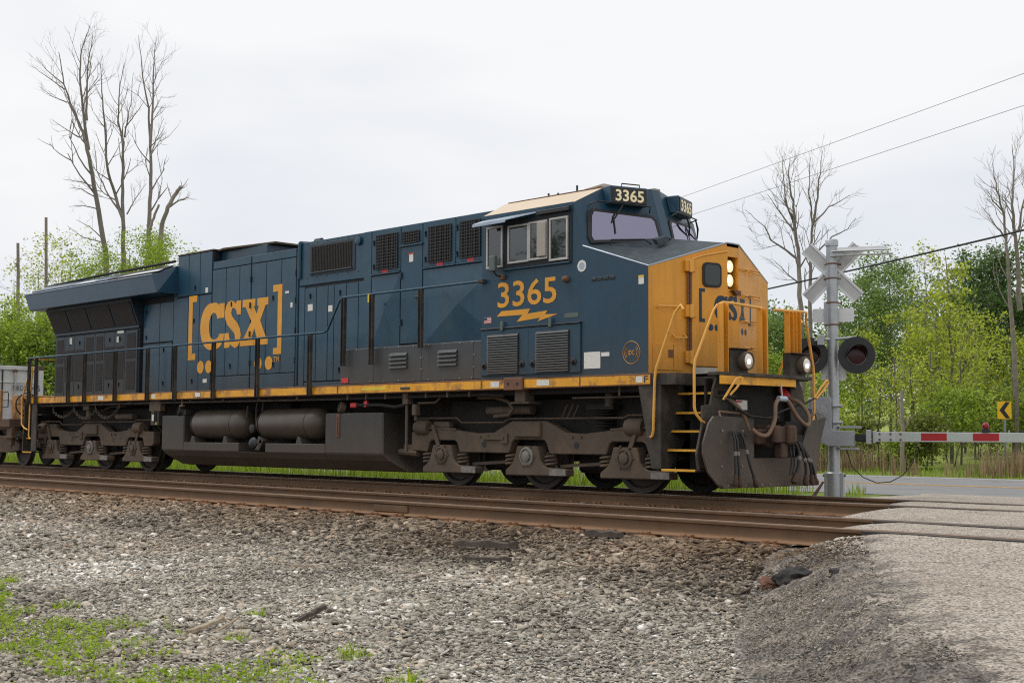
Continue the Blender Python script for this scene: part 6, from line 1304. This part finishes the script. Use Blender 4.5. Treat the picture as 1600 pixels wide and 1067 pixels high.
# ---- dead trees at left
Z = 84
def ground_pt(pxx, z, dz=0):
    p = at(pxx, 690, z); p.z = gz(p.x, p.y)+dz; return p
T = Tree(1); b0 = ground_pt(172, Z)
tr_ = px(zl([(440, 1000), (400, 760), (372, 600), (345, 500), (300, 400), (268, 300), (245, 165)]), Z, .5, 2); T.traced([b0, at(168, 470, Z)]+tr_, .34, .03, 9, 3.2, 2, .7, 2, start=.35)
T.traced(px(zl([(368, 570), (350, 440), (332, 280), (340, 150), (375, 55)]), Z, .5, 3), .17, .02, 12, 2.3, 2, .8, 2); T.traced(px(zl([(360, 450), (362, 300), (370, 200), (388, 90)]), Z, .5, 4), .12, .02, 10, 2.0, 2, .8, 2)
T.traced(px(zl([(330, 520), (280, 490), (215, 445)]), Z, .8, 5), .07, .015, 3, 1.2, 1); T.traced(px(zl([(270, 320), (200, 270), (130, 222)]), Z, .8, 6), .06, .012, 5, 1.4, 1); T.traced(px(zl([(265, 300), (195, 240), (150, 185)]), Z, .8, 6), .06, .012, 4, 1.4, 1); T.traced(px(zl([(280, 375), (220, 350), (165, 310)]), Z, .8, 6), .06, .012, 4, 1.2, 1)
for a in ([(395, 727), (340, 705), (262, 694)], [(401, 772), (340, 735), (290, 727)], [(409, 818), (345, 803), (288, 808)], [(428, 940), (370, 890), (318, 863)], [(430, 958), (345, 935), (280, 888)]): T.traced(px(zl(a), Z, .6, 7), .06, .015, 3, .8, 1)
finish(T, 'dead_tree', 'tallest bare dead tree at left, leaning left with forked crown', b0, 'bark_dead')
T = Tree(2); b0 = ground_pt(195, Z+2); T.traced([b0, at(193, 400, Z+2)]+px(zl([(512, 860), (480, 760), (445, 640), (436, 480), (424, 330), (418, 210)]), Z+2, .5, 8), .26, .02, 12, 2.6, 2, .8, 2, start=.35)
T.traced(px(zl([(514, 870), (510, 700), (515, 540), (492, 460), (498, 320), (518, 210)]), Z+2, .5, 9), .18, .018, 12, 2.4, 2, .8, 2); T.traced(px(zl([(518, 520), (530, 450), (545, 380), (556, 250)]), Z+2, .5, 10), .08, .014, 8, 1.6, 1, .8)
T.traced(px(zl([(520, 480), (560, 430), (600, 370)]), Z+2, .5, 10), .06, .014, 6, 1.2, 1, .8); T.traced(px(zl([(500, 830), (450, 760), (405, 660), (395, 545)]), Z+2, .5, 11), .09, .015, 8, 1.8, 1, .8); T.traced(px(zl([(530, 840), (560, 780), (610, 710)]), Z+2, .5, 12), .07, .015, 6, 1.2, 1, .8)
finish(T, 'dead_tree', 'bare multi-stemmed dead tree between the two tallest ones at left', b0, 'bark_dead')
T = Tree(3); b0 = ground_pt(232, Z-1); T.traced([b0, at(232, 410, Z-1)]+px(zl([(620, 880), (630, 700), (625, 560), (620, 400), (592, 260), (578, 95)]), Z-1, .5, 13), .28, .02, 13, 2.2, 2, .8, 2, start=.3)
T.traced(px(zl([(626, 560), (638, 380), (640, 230), (652, 105)]), Z-1, .5, 14), .13, .018, 16, 1.9, 2, .8, 2); T.traced(px(zl([(628, 600), (650, 530), (683, 440)]), Z-1, .5, 14), .06, .014, 6, 1.2, 1, .8)
finish(T, 'dead_tree', 'bare dead tree with two upright stems, right of the tall leaning one', b0, 'bark_dead')
T = Tree(4); b0 = ground_pt(250, Z-3); T.traced([b0, at(250, 400, Z-3)]+px(zl([(672, 890), (700, 810), (735, 750), (753, 724)]), Z-3, .2, 15), .24, .14, 2, 1.2, 1, start=.6); T.traced(px(zl([(702, 812), (740, 785), (788, 770)]), Z-3, .2, 16), .09, .03, 4, .9, 1)
T.traced(px(zl([(625, 900), (645, 840), (662, 800)]), Z-3, .2, 16), .13, .09, 0, .9, 1)
finish(T, 'broken_tree', 'short broken dead trunk leaning right above the green bushes at left', b0, 'bark_pale')
for i, (x_, y_, z_, lb) in enumerate(((28, 380, 88, 'short broken pale trunk at the left edge of the photo'), (72, 340, 90, 'taller broken pale trunk near the left edge'))):
    T = Tree(20+i); b0 = ground_pt(x_, z_); T.traced([b0, at(x_+1, 560, z_), at(x_, y_, z_)], .20, .13, 3, 1.0, 1, start=.6); finish(T, 'broken_tree', lb, b0, 'bark_pale')
# ---- generic leafy tree
def leafy(seed, pxx, z, top_y, label, leaf, per=7, size=.14, spread=.4, width=.45, nb=11, lvl=2, name='leafy_tree', bark='bark', stems=1, group=None, low=.25, up=.35, cat='tree', r0=None, lean=0.0, nch=3):
    T = Tree(seed); b = ground_pt(pxx, z); top = at(pxx, top_y, z); H = (top.z-b.z)*.86; r_ = T.r
    for k in range(stems):
        w = (k-(stems-1)/2)*H*.16; tip = Vector((b.x+w*.7+lean*H*.7+r_.uniform(-.3, .3), b.y+w*.7+lean*H*.7+r_.uniform(-.3, .3), b.z+H*(1-.12*abs(k-(stems-1)/2))))
        mid = b.lerp(tip, .5)+Vector((r_.uniform(-1, 1), r_.uniform(-1, 1), 0))*H*.025
        T.traced([b+Vector((w*.12, w*.12, 0)), mid, tip], (r0 or H*.013)*(1 if stems == 1 else .75), .02, nb, H*width, lvl, up, nch, (30, 65), start=low)
    return finish(T, name, label, b, bark, leaf, per, spread, size, cat, group)
# left
leafy(31, 203, 82, 338, 'bright yellow-green tree under the dead trees above the radiator', 'leaf_light', 24, .15, .75, .30, 20, 2)
leafy(32, 256, 80, 368, 'yellow-green tree right of the broken leaning trunk', 'leaf_light', 24, .15, .75, .28, 18, 2)
leafy(33, 146, 86, 388, 'low yellow-green tree below the tallest dead tree', 'leaf_light', 24, .15, .75, .30, 18, 2)
leafy(34, 100, 92, 364, 'thin sparse young tree with small leaf tufts near the left edge', 'leaf_yellow', 3, .20, .32, .40, 14, 2)
leafy(35, 48, 94, 372, 'thin sparse young tree between the two broken pale trunks', 'leaf_yellow', 3, .20, .32, .38, 14, 2)
leafy(36, 8, 92, 392, 'sparse young tree cut by the left edge of the photo', 'leaf_yellow', 4, .20, .35, .40, 14, 2)
for i, (x_, ty, z_, lf, lb) in enumerate(((-20, 500, 80, 'leaf_light', 'bright green bush cut by the left edge'), (22, 482, 82, 'leaf_light', 'bright green bush left of the radiator overhang'), (58, 492, 79, 'leaf_light', 'bright green bush just behind the container'), (96, 505, 83, 'leaf_light', 'bright green bush beside the rear radiator doors'), (130, 470, 81, 'leaf_mid', 'green bush hidden behind the radiator overhang'))):
    leafy(40+i, x_, z_, ty, lb, lf, 9, .22, .6, .5, 16, 2, name='bush', cat='bush', low=.05, stems=2, group='bushes at the left edge')
# right: dead trees
Z = 58
T = Tree(51); b0 = ground_pt(1256, Z); T.traced([b0, at(1252, 560, Z)]+px(zr([(385, 980), (375, 700), (350, 520), (345, 400), (320, 280), (328, 155)]), Z, .4, 21), .20, .015, 13, 1.8, 2, .8, 2, start=.35)
T.traced(px(zr([(350, 520), (300, 380), (285, 150)]), Z, .4, 22), .08, .012, 9, 1.3, 2, .8, 2); T.traced(px(zr([(375, 720), (300, 660), (225, 610), (190, 540), (85, 445)]), Z, .6, 23), .08, .012, 8, 1.2, 2, .5); T.traced(px(zr([(350, 560), (280, 470), (205, 360)]), Z, .4, 24), .06, .012, 6, 1.0, 1, .8); T.traced(px(zr([(385, 850), (320, 800), (240, 720)]), Z, .6, 23), .06, .012, 6, 1.0, 1, .5)
finish(T, 'dead_tree', 'bare dead tree left of the crossing mast with a long limb reaching left', b0, 'bark_dead')
T = Tree(52); b0 = ground_pt(1268, Z+1); T.traced([b0, at(1267, 560, Z+1)]+px(zr([(440, 950), (435, 700), (452, 520), (432, 350), (440, 160)]), Z+1, .4, 25), .17, .014, 12, 1.7, 2, .8, 2, start=.35)
T.traced(px(zr([(452, 530), (478, 380), (490, 250), (505, 125)]), Z+1, .4, 26), .08, .012, 10, 1.2, 2, .8, 2); T.traced(px(zr([(465, 510), (540, 430), (600, 400), (655, 365)]), Z+1, .4, 27), .06, .012, 6, 1.0, 1, .6); T.traced(px(zr([(450, 700), (560, 590), (640, 550), (688, 490)]), Z+1, .4, 28), .06, .012, 6, 1.0, 1, .6)
finish(T, 'dead_tree', 'bare dead tree directly behind the crossbuck', b0, 'bark_dead')
T = Tree(53); b0 = ground_pt(1588, 52); T.traced([b0, at(1585, 560, 52)]+px(zr([(1530, 990), (1510, 700), (1490, 480), (1455, 340), (1428, 190)]), 52, .4, 29), .16, .012, 13, 1.6, 2, .8, 2, start=.35); T.traced(px(zr([(1575, 990), (1560, 650), (1535, 420), (1545, 250), (1535, 90)]), 52, .4, 30), .13, .012, 13, 1.6, 2, .8, 2)
T.traced(px(zr([(1500, 600), (1440, 520), (1375, 430)]), 52, .4, 29), .05, .01, 6, 1.0, 1, .8); T.traced(px(zr([(1480, 450), (1420, 380), (1385, 345)]), 52, .4, 29), .04, .01, 5, .8, 1, .8); T.traced(px(zr([(1570, 560), (1600, 400), (1640, 200)]), 52, .4, 29), .07, .012, 9, 1.3, 2, .8, 2)
finish(T, 'dead_tree', 'bare pale dead tree rising at the right edge of the photo', b0, 'bark_dead')
T = Tree(54); b0 = ground_pt(1445, 56); T.traced([b0, at(1445, 560, 56), at(1447, 470, 56), at(1445, 405, 56)], .10, .01, 9, 1.4, 2, .6, start=.4); finish(T, 'dead_tree', 'thin bare sapling between the round green tree and the yellow-green one', b0, 'bark_dead')
T = Tree(55); b0 = ground_pt(1410, 46); T.traced([b0, at(1409, 610, 46)], .10, .07, 3, .8, 1, .4, start=.5); finish(T, 'tree_stump', 'short broken trunk standing in the meadow gap above the gate arm', b0, 'bark_pale')
# right: leafy trees
leafy(61, 1392, 68, 393, 'round mid-green tree right of the crossbuck', 'leaf_mid', 17, .14, .6, .33, 24, 2, lean=.0)
leafy(62, 1340, 70, 402, 'mid-green tree directly behind the lower crossbuck blade', 'leaf_mid', 15, .14, .55, .30, 18, 2)
leafy(63, 1540, 62, 378, 'tall dense dark green tree near the right edge', 'leaf_dark', 17, .15, .6, .33, 26, 2)
leafy(64, 1610, 60, 365, 'tall dense dark green tree cut by the right edge', 'leaf_dark', 17, .15, .6, .33, 26, 2)
leafy(65, 1487, 50, 348, 'slender yellow-green young tree standing above its neighbours', 'leaf_yellow', 4, .13, .28, .24, 18, 2)
leafy(66, 1226, 72, 470, 'green tree between the locomotive nose and the mast', 'leaf_mid', 15, .14, .55, .34, 20, 2)
leafy(67, 1290, 60, 520, 'low light green tree behind the signal lights', 'leaf_light', 8, .16, .45, .36, 18, 2)
for i, (x_, ty, z_, lb) in enumerate(((1205, 540, 62, 'bushy light green tree beside the locomotive nose'), (1350, 500, 62, 'young yellow-green tree right of the signal lights'), (1425, 470, 56, 'young yellow-green tree left of the slender tall one'), (1462, 505, 55, 'low yellow-green tree above the first red arm stripes'), (1508, 470, 56, 'young yellow-green tree above the red arm lamp'), (1552, 500, 60, 'yellow-green tree left of the curve sign'), (1618, 520, 58, 'yellow-green tree right of the curve sign'), (1480, 430, 58, 'tall thin yellow-green tree behind the slender one'))):
    leafy(70+i, x_, z_, ty, lb, 'leaf_yellow' if i else 'leaf_light', 5, .14, .42, .30, 16, 2, name='young_tree', low=.25, group='young trees behind the highway')
for i, (x_, ty, z_, lb) in enumerate(((1300, 560, 50, 'thin sapling just right of the mast'), (1322, 600, 48, 'low thin sapling above the gate mechanism'), (1372, 560, 52, 'thin dark-stemmed sapling in the meadow gap'), (1404, 530, 51, 'thin sapling beside the broken trunk'), (1432, 540, 50, 'thin sapling above the white arm stripe'), (1455, 520, 49, 'thin sapling above the first red arm stripe'), (1478, 470, 50, 'thin straight sapling left of the arm lamp'), (1502, 530, 49, 'thin sapling left of the red arm lamp'), (1524, 480, 52, 'thin straight sapling right of the arm lamp'), (1546, 540, 54, 'thin sapling left of the curve sign'), (1584, 500, 55, 'thin sapling right of the curve sign'))):
    leafy(200+i, x_, z_, ty, lb, 'leaf_yellow', 3, .12, .34, .26, 13, 1, name='sapling', low=.35, group='saplings behind the highway', r0=.055, nch=4)
for i, (x_, ty, z_, lb) in enumerate(((1232, 630, 48, 'olive shrub behind the plow'), (1446, 655, 47, 'dense olive shrub under the gate arm'), (1490, 610, 48, 'dense olive shrub below the red arm lamp'), (1530, 612, 52, 'dense olive shrub left of the sign post'), (1596, 612, 54, 'olive shrub behind the sign post'), (1640, 600, 52, 'olive shrub beyond the right edge'), (1408, 690, 47, 'low olive shrub in front of the meadow gap'), (1340, 655, 52, 'sparse low shrub left of the meadow gap'), (1290, 650, 50, 'low shrub right behind the mast foot'))):
    leafy(90+i, x_, z_, ty, lb, 'leaf_olive' if i % 2 else 'leaf_light', 5, .13, .5, .5, 13, 2, name='shrub', cat='shrub', low=.03, stems=2, group='shrubs along the far verge', up=.5)
for i, (x_, y_, h_, lb) in enumerate(((-33, -45, 12, 'leafy tree mirrored in the front cab side window'), (-41, -49, 12.5, 'leafy tree mirrored in the sliding cab window'), (-47, -48, 13, 'leafy tree mirrored in the rear cab side window'))):
    T = Tree(120+i); b = Vector((x_, y_, gz(x_, y_))); T.traced([b, b+Vector((.2, .1, h_*.5)), b+Vector((0, .2, h_))], .18, .02, 16, h_*.36, 2, .35, 3, (30, 65), start=.25); finish(T, 'leafy_tree', lb, b, 'bark', 'leaf_dark', 8, .55, .26)
# ---- distant wood that reads as one mass
def wood_mass():
    g = np.random.default_rng(77); cs = []
    for k in range(1150):
        x_ = g.uniform(1120, 1720); top_ = np.interp(x_, [1120, 1230, 1290, 1340, 1400, 1440, 1480, 1540, 1720], [470, 490, 520, 470, 450, 470, 440, 425, 420])+g.uniform(-14, 14)
        bot_ = 645 if 1295 < x_ < 1425 else 700; y_ = top_+(bot_-top_)*g.random()**.8; z_ = (104 if 1295 < x_ < 1425 else 76)+g.uniform(-5, 8); cs.append(at(x_, y_, z_))
    for k in range(420):
        x_ = g.uniform(-90, 330); z_ = g.uniform(96, 112); p = ground_pt(x_, z_); p.z += g.uniform(.1, 1)*7.5; cs.append(p)
    V, r_ = leaf_arr(cs, 40, 1.4, .27, g, .2); o = leaf_obj('distant_woods', V, r_, 'leaf_wood', None); props(o, 'mid-green woods filling the background behind the nearer trees', 'woods', kind='stuff')
wood_mass()

# ---- grasses
def blades(name, label, cat, P, h, w, m, g, lean=.35, **kw):
    n = len(P); a = g.uniform(0, 2*np.pi, n); u = np.stack([np.cos(a), np.sin(a), np.zeros(n)], 1)*(w*g.uniform(.6, 1.3, n))[:, None]; hh = h*g.uniform(.5, 1.25, n)
    b = g.uniform(0, 2*np.pi, n); l_ = np.stack([np.cos(b)*lean, np.sin(b)*lean, np.ones(n)], 1)*hh[:, None]; l_[:, :2] *= g.random(n)[:, None]
    mid = P+l_*.55; mid[:, :2] = P[:, :2]+(l_*.35)[:, :2]; tip = P+l_
    V = np.stack([P-u*.5, P+u*.5, mid+u*.4, mid-u*.4, tip], 1).reshape(-1, 3)
    q = np.arange(n)[:, None]*5; F_ = np.concatenate([q+np.array([0, 1, 2, 3]), q+np.array([3, 2, 4, 4])], 0)
    # keep triangles for the tips
    me = bpy.data.meshes.new(name); nv = len(V); me.vertices.add(nv); me.vertices.foreach_set('co', V.astype(np.float32).ravel())
    quad = (q+np.array([0, 1, 2, 3])).astype(np.int32); tri = (q+np.array([3, 2, 4])).astype(np.int32); idx = np.concatenate([quad.ravel(), tri.ravel()])
    me.loops.add(len(idx)); me.loops.foreach_set('vertex_index', idx); me.polygons.add(2*n); me.polygons.foreach_set('loop_start', np.concatenate([np.arange(0, 4*n, 4), 4*n+np.arange(0, 3*n, 3)]).astype(np.int32))
    at_ = me.attributes.new('rnd', 'FLOAT', 'POINT'); at_.data.foreach_set('value', np.repeat(g.random(n), 5).astype(np.float32)); me.update(calc_edges=True)
    me.materials.append(M[m]); o = link(name, me); props(o, label, cat, kind='stuff', **kw); return o
def scatter(g, n, x0, x1, y0, y1, mask=None):
    x = g.uniform(x0, x1, n); y = g.uniform(y0, y1, n)
    if mask is not None: k = mask(x, y); x = x[k]; y = y[k]
    return np.stack([x, y, ground_z(x, y)-.01], 1)
g = np.random.default_rng(3)
# tall grass between the far track and the highway
P1 = scatter(g, 34000, -55, 12, 2.6, 6.2, lambda x, y: (x < road_left(y)-1.0) & (vnoise(x, y, .5) > -.2) & ~((x > 8) & (y < 6.2) & (vnoise(x, y, 1.1) > -.16)))
blades('verge_grass', 'tall green grass strip seen under the locomotive', 'grass', P1, np.where(P1[:, 0] < 8, .50, .22)*(1+vnoise(P1[:, 0], P1[:, 1], .7)), .022, 'grass', g)
P2 = scatter(g, 20000, -60, 22, 18.2, 26, lambda x, y: vnoise(x, y, .4) > -.35)
blades('roadside_grass', 'bright grass strip along the far edge of the highway', 'grass', P2, np.interp(P2[:, 1], [18, 19.5, 23, 26], [.05, .10, .20, .25]), .03, 'grass', g)
P3 = scatter(g, 19000, -30, 12, 22.0, 26.5, lambda x, y: (vnoise(x, y, .3) > -.12))
blades('dry_reeds', 'tan dry reeds at the foot of the right-hand shrubs', 'reeds', P3, 0.85*(1+vnoise(P3[:, 0], P3[:, 1], .6)), .026, 'reed', g, .25)
# weeds at lower left
def wmask(x, y):
    edge = np.interp(x, [6, 10.2, 12.6, 14, 15.3, 16.3, 18], [-10.7, -11.0, -11.35, -11.30, -11.55, -11.5, -11.9])
    d = edge-.18-y+vnoise(x, y, 1.3)*1.3+vnoise(x, y, 4)*.6; return (d > 0) & (vnoise(x+9, y, 1.7) > -.03-.12*np.clip(d, 0, 2))
P4 = scatter(g, 60000, 5, 19, -15.5, -10.2, wmask); 
blades('weed_grass', 'short bright grass blades among the weeds at lower left', 'grass', P4[::2], .075*(1+1.2*vnoise(P4[::2, 0], P4[::2, 1], 2)), .006, 'grass', g, .7)
cs = P4[g.random(len(P4)) < .22]; V, r_ = leaf_arr([tuple(c+np.array([0, 0, .03+.03*g.random()])) for c in cs], 8, .055, .030, g, .8, .6); o = leaf_obj('weeds', V, r_, 'weed', None); props(o, 'low leafy green weeds on the gravel at lower left', 'weeds', kind='stuff')
# tufts
tc_ = [(10.35, -10.95, .10, .14), (13.9, -10.6, .12, .10), (15.75, -11.1, .14, .12), (16.55, -11.35, .12, .13), (12.3, -11.35, .12, .12), (14.7, -11.3, .11, .10), (9.35, 3.9, .35, .30), (9.9, 4.3, .25, .25), (10.9, 4.6, .3, .12), (8.6, 4.6, .4, .2)]
for i, (x, y, rad, hh) in enumerate(tc_):
    n = 170; r0 = rad*np.sqrt(g.random(n)); a0 = g.uniform(0, 6.28, n); xx = x+r0*np.cos(a0); yy = y+r0*np.sin(a0); Pq = np.stack([xx, yy, ground_z(xx, yy)-.01], 1)
    lbs = ['small grass tuft on the gravel at the far left edge', 'small weed tuft above the pale wood scrap', 'grass tuft at the bottom right end of the weeds', 'single weed clump at the bottom of the photo near the centre', 'grass tuft in the middle of the weeds', 'weed tuft beside the pale wood scrap', 'tall grass tuft left of the mast base', 'grass tuft behind the mast base', 'low grass tuft right of the mast base', 'grass tuft under the plow behind the rails']
    hv_ = hh*(1.1-.8*(r0/rad)**1.2)*g.uniform(.25, 1.2, n); o = blades('grass_tuft', lbs[i], 'grass', Pq, hv_, .008 if y < 0 else .014, 'weed' if y < 0 else 'grass', g, 1.6); del o['kind']

# ================================================================== GRAVEL
def stone_mat():
    m = bpy.data.materials.new('ballast_stone'); m.use_nodes = True; n = m.node_tree.nodes; l = m.node_tree.links; n.clear()
    o = n.new('ShaderNodeOutputMaterial'); bs = n.new('ShaderNodeBsdfPrincipled'); bs.inputs['Roughness'].default_value = .85; bs.inputs['Specular IOR Level'].default_value = .25; l.new(bs.outputs[0], o.inputs[0])
    a = n.new('ShaderNodeAttribute'); a.attribute_name = 'rnd'; r = n.new('ShaderNodeValToRGB'); e = r.color_ramp.elements
    st = [(0, (.085, .078, .068)), (.20, (.19, .172, .143)), (.45, (.33, .30, .245)), (.68, (.45, .425, .37)), (.82, (.50, .41, .31)), (.91, (.62, .60, .54)), (.99, (.82, .79, .73))]
    while len(e) < len(st): e.new(.5)
    for k, (p_, c_) in zip(e, st): k.position = p_; k.color = (*c_, 1)
    l.new(a.outputs['Fac'], r.inputs[0])
    b = n.new('ShaderNodeAttribute'); b.attribute_name = 'rust'; k = n.new('ShaderNodeMix'); k.data_type = 'RGBA'; k.blend_type = 'MULTIPLY'; l.new(b.outputs['Fac'], k.inputs[0]); l.new(r.outputs[0], k.inputs[6]); k.inputs[7].default_value = (.66, .50, .38, 1)
    g_ = n.new('ShaderNodeNewGeometry'); t = n.new('ShaderNodeTexNoise'); t.inputs['Scale'].default_value = 60; t.inputs['Detail'].default_value = 3; l.new(g_.outputs['Position'], t.inputs['Vector'])
    mr_2 = n.new('ShaderNodeMapRange'); mr_2.inputs['From Min'].default_value = .3; mr_2.inputs['From Max'].default_value = .7; mr_2.inputs['To Min'].default_value = .75; mr_2.inputs['To Max'].default_value = 1.25; l.new(t.outputs['Fac'], mr_2.inputs['Value'])
    k2 = n.new('ShaderNodeMix'); k2.data_type = 'RGBA'; k2.blend_type = 'MULTIPLY'; k2.inputs[0].default_value = 1; l.new(k.outputs[2], k2.inputs[6]); l.new(mr_2.outputs[0], k2.inputs[7]); l.new(k2.outputs[2], bs.inputs['Base Color']); return m
M['stone'] = stone_mat()
def stones(n_try, x0, x1, y0, y1, dens_fn, size_fn, g):
    x = g.uniform(x0, x1, n_try); y = g.uniform(y0, y1, n_try); keep = g.random(n_try) < dens_fn(x, y); x, y = x[keep], y[keep]
    # only what a camera near this spot could see
    dx_, dy_ = x-CAM.x, y-CAM.y; fwd = dx_*-.7145+dy_*.6996; rgt = dx_*.6996+dy_*.7145; k = (fwd > 5.5) & (np.abs(rgt) < fwd*.386+1.6); return x[k], y[k]
g = np.random.default_rng(21)
AREA = 42*10.6; NT = 800000; D0 = NT/AREA
def dens(x, y):
    d = np.hypot(x-CAM.x, y-CAM.y); rho = np.interp(d, [8, 11, 15, 20, 28, 45], [1680, 1320, 860, 560, 280, 140]); road = x > road_left(y)-np.interp(y, [-14, -9, -7, -6, -5.3], [1.35, 1.25, 1.1, 1.0, .8])
    return np.where(road, 0, rho/D0)
x, y = stones(NT, -24, 18, -15.9, -5.40, dens, None, g)
x2, y2 = stones(26000, -30, 15, -5.0, 2.4, lambda x, y: np.where((x > road_left(y)-.5), 0, .42), None, g); 
x3, y3 = stones(150000, 13.5, 20.5, -13, -5.4, lambda x, y: np.where((x < road_left(y)+.25) & (x > road_left(y)-1.5), np.clip(.25+.6*(road_left(y)-x)/1.2, .04, 1), 0), None, g)
nS = len(x); x = np.concatenate([x, x2, x3]); y = np.concatenate([y, y2, y3]); n = len(x); d = np.hypot(x-CAM.x, y-CAM.y)
size = np.interp(d, [8, 14, 22, 40], [.0235, .028, .037, .056])*np.clip(np.exp(g.normal(0, .38, n)), .4, 2.1); size = np.where(vnoise(x, y, .4) > .06, size*.8, size); ball = (y > -7.4)&(np.arange(n) < nS); size = np.where(ball, size*1.15, size)
size[nS+len(x2):] *= .50
box8 = np.array([[-1, -1, -1], [1, -1, -1], [1, 1, -1], [-1, 1, -1], [-1, -1, 1], [1, -1, 1], [1, 1, 1], [-1, 1, 1]])*.5
pri6 = np.array([[-1.1, -.8, -1], [1.1, -.7, -1], [.1, 1.2, -1], [-.9, -.6, 1], [.9, -.6, 1], [.1, .9, 1]])*.5
fbox = np.array([[0, 3, 2], [0, 2, 1], [4, 5, 6], [4, 6, 7], [0, 1, 5], [0, 5, 4], [1, 2, 6], [1, 6, 5], [2, 3, 7], [2, 7, 6], [3, 0, 4], [3, 4, 7]])
fpri = np.array([[0, 2, 1], [3, 4, 5], [0, 1, 4], [0, 4, 3], [1, 2, 5], [1, 5, 4], [2, 0, 3], [2, 3, 5]])
isbox = (g.random(n) < .35) | (size > .05)
SC = size[:, None]*np.stack([g.uniform(1.0, 1.9, n), g.uniform(.7, 1.2, n), g.uniform(.14, .42, n)], 1)
yaw_ = g.uniform(0, 2*np.pi, n); tl_ = g.normal(0, .30, n); tl2 = g.normal(0, .30, n)
def rot(B, ax, an):
    c, s = np.cos(an)[:, None], np.sin(an)[:, None]; i, j = [(1, 2), (2, 0), (0, 1)][ax]; o = B.copy(); o[..., i] = B[..., i]*c-B[..., j]*s; o[..., j] = B[..., i]*s+B[..., j]*c; return o
zz_ = ground_z(x, y); i3 = np.arange(n) >= nS+len(x2); vv_ = np.clip((road_left(y)-x)/(np.interp(y, [-14, -9, -7, -6, -5.3], [1.5, 1.4, 1.3, 1.2, .95])), 0, 1); pf = np.interp(vv_, [0, .18, .55, 1], [0, .10, .62, 1]); zz_ = np.where(i3, (road_z(y)-.03)*(1-pf)+(zz_-.05)*pf, zz_)
POS = np.stack([x, y, zz_+size*g.uniform(.0, .30, n)+np.where(i3, .0, .004)], 1)
rnd = np.clip(g.beta(2.0, 2.2, n)*.85+vnoise(x, y, .5)*.55+np.where(g.random(n) > .94, .35, 0)+np.where(y < -7.6, .07, -.05)+.16*np.exp(-((y+9.6+.25*(x-11))/1.3)**2), 0, 1); rust = np.clip(np.interp(y, [-9.5, -7.2, -6.0, -5.3, 3], [.05, .40, .85, 1, 1])+vnoise(x, y, .6)*.5, 0, 1)
rnd = np.where(i3, np.clip(rnd*.75+vnoise(x, y, 1.2)*.8, 0, 1), rnd)
VV_, FF_, RN, RU = [], [], [], []; off = 0
for sel, tpl, ft_ in ((isbox, box8, fbox), (~isbox, pri6, fpri)):
    k = int(sel.sum()); kv = len(tpl); B = tpl[None]*(1+g.uniform(-.42, .30, (k, kv, 3))); B[:, kv//2:, :2] *= g.uniform(.6, 1.1, (k, 1, 1)); B *= SC[sel][:, None, :]
    B = rot(rot(rot(B, 0, tl_[sel]), 1, tl2[sel]), 2, yaw_[sel])+POS[sel][:, None, :]
    VV_.append(B.reshape(-1, 3)); FF_.append((np.arange(k)[:, None, None]*kv+ft_[None]).reshape(-1, 3)+off); off += k*kv; RN.append(np.repeat(rnd[sel], kv)); RU.append(np.repeat(rust[sel], kv))
sme = np_mesh('ballast_gravel', np.concatenate(VV_), np.concatenate(FF_), {'rnd': np.concatenate(RN), 'rust': np.concatenate(RU)}); sme.materials.append(M['stone']); so = link('ballast_gravel', sme); props(so, 'crushed grey and brown stone covering the foreground beside the rails', 'gravel', kind='stuff')
print('stones', n)
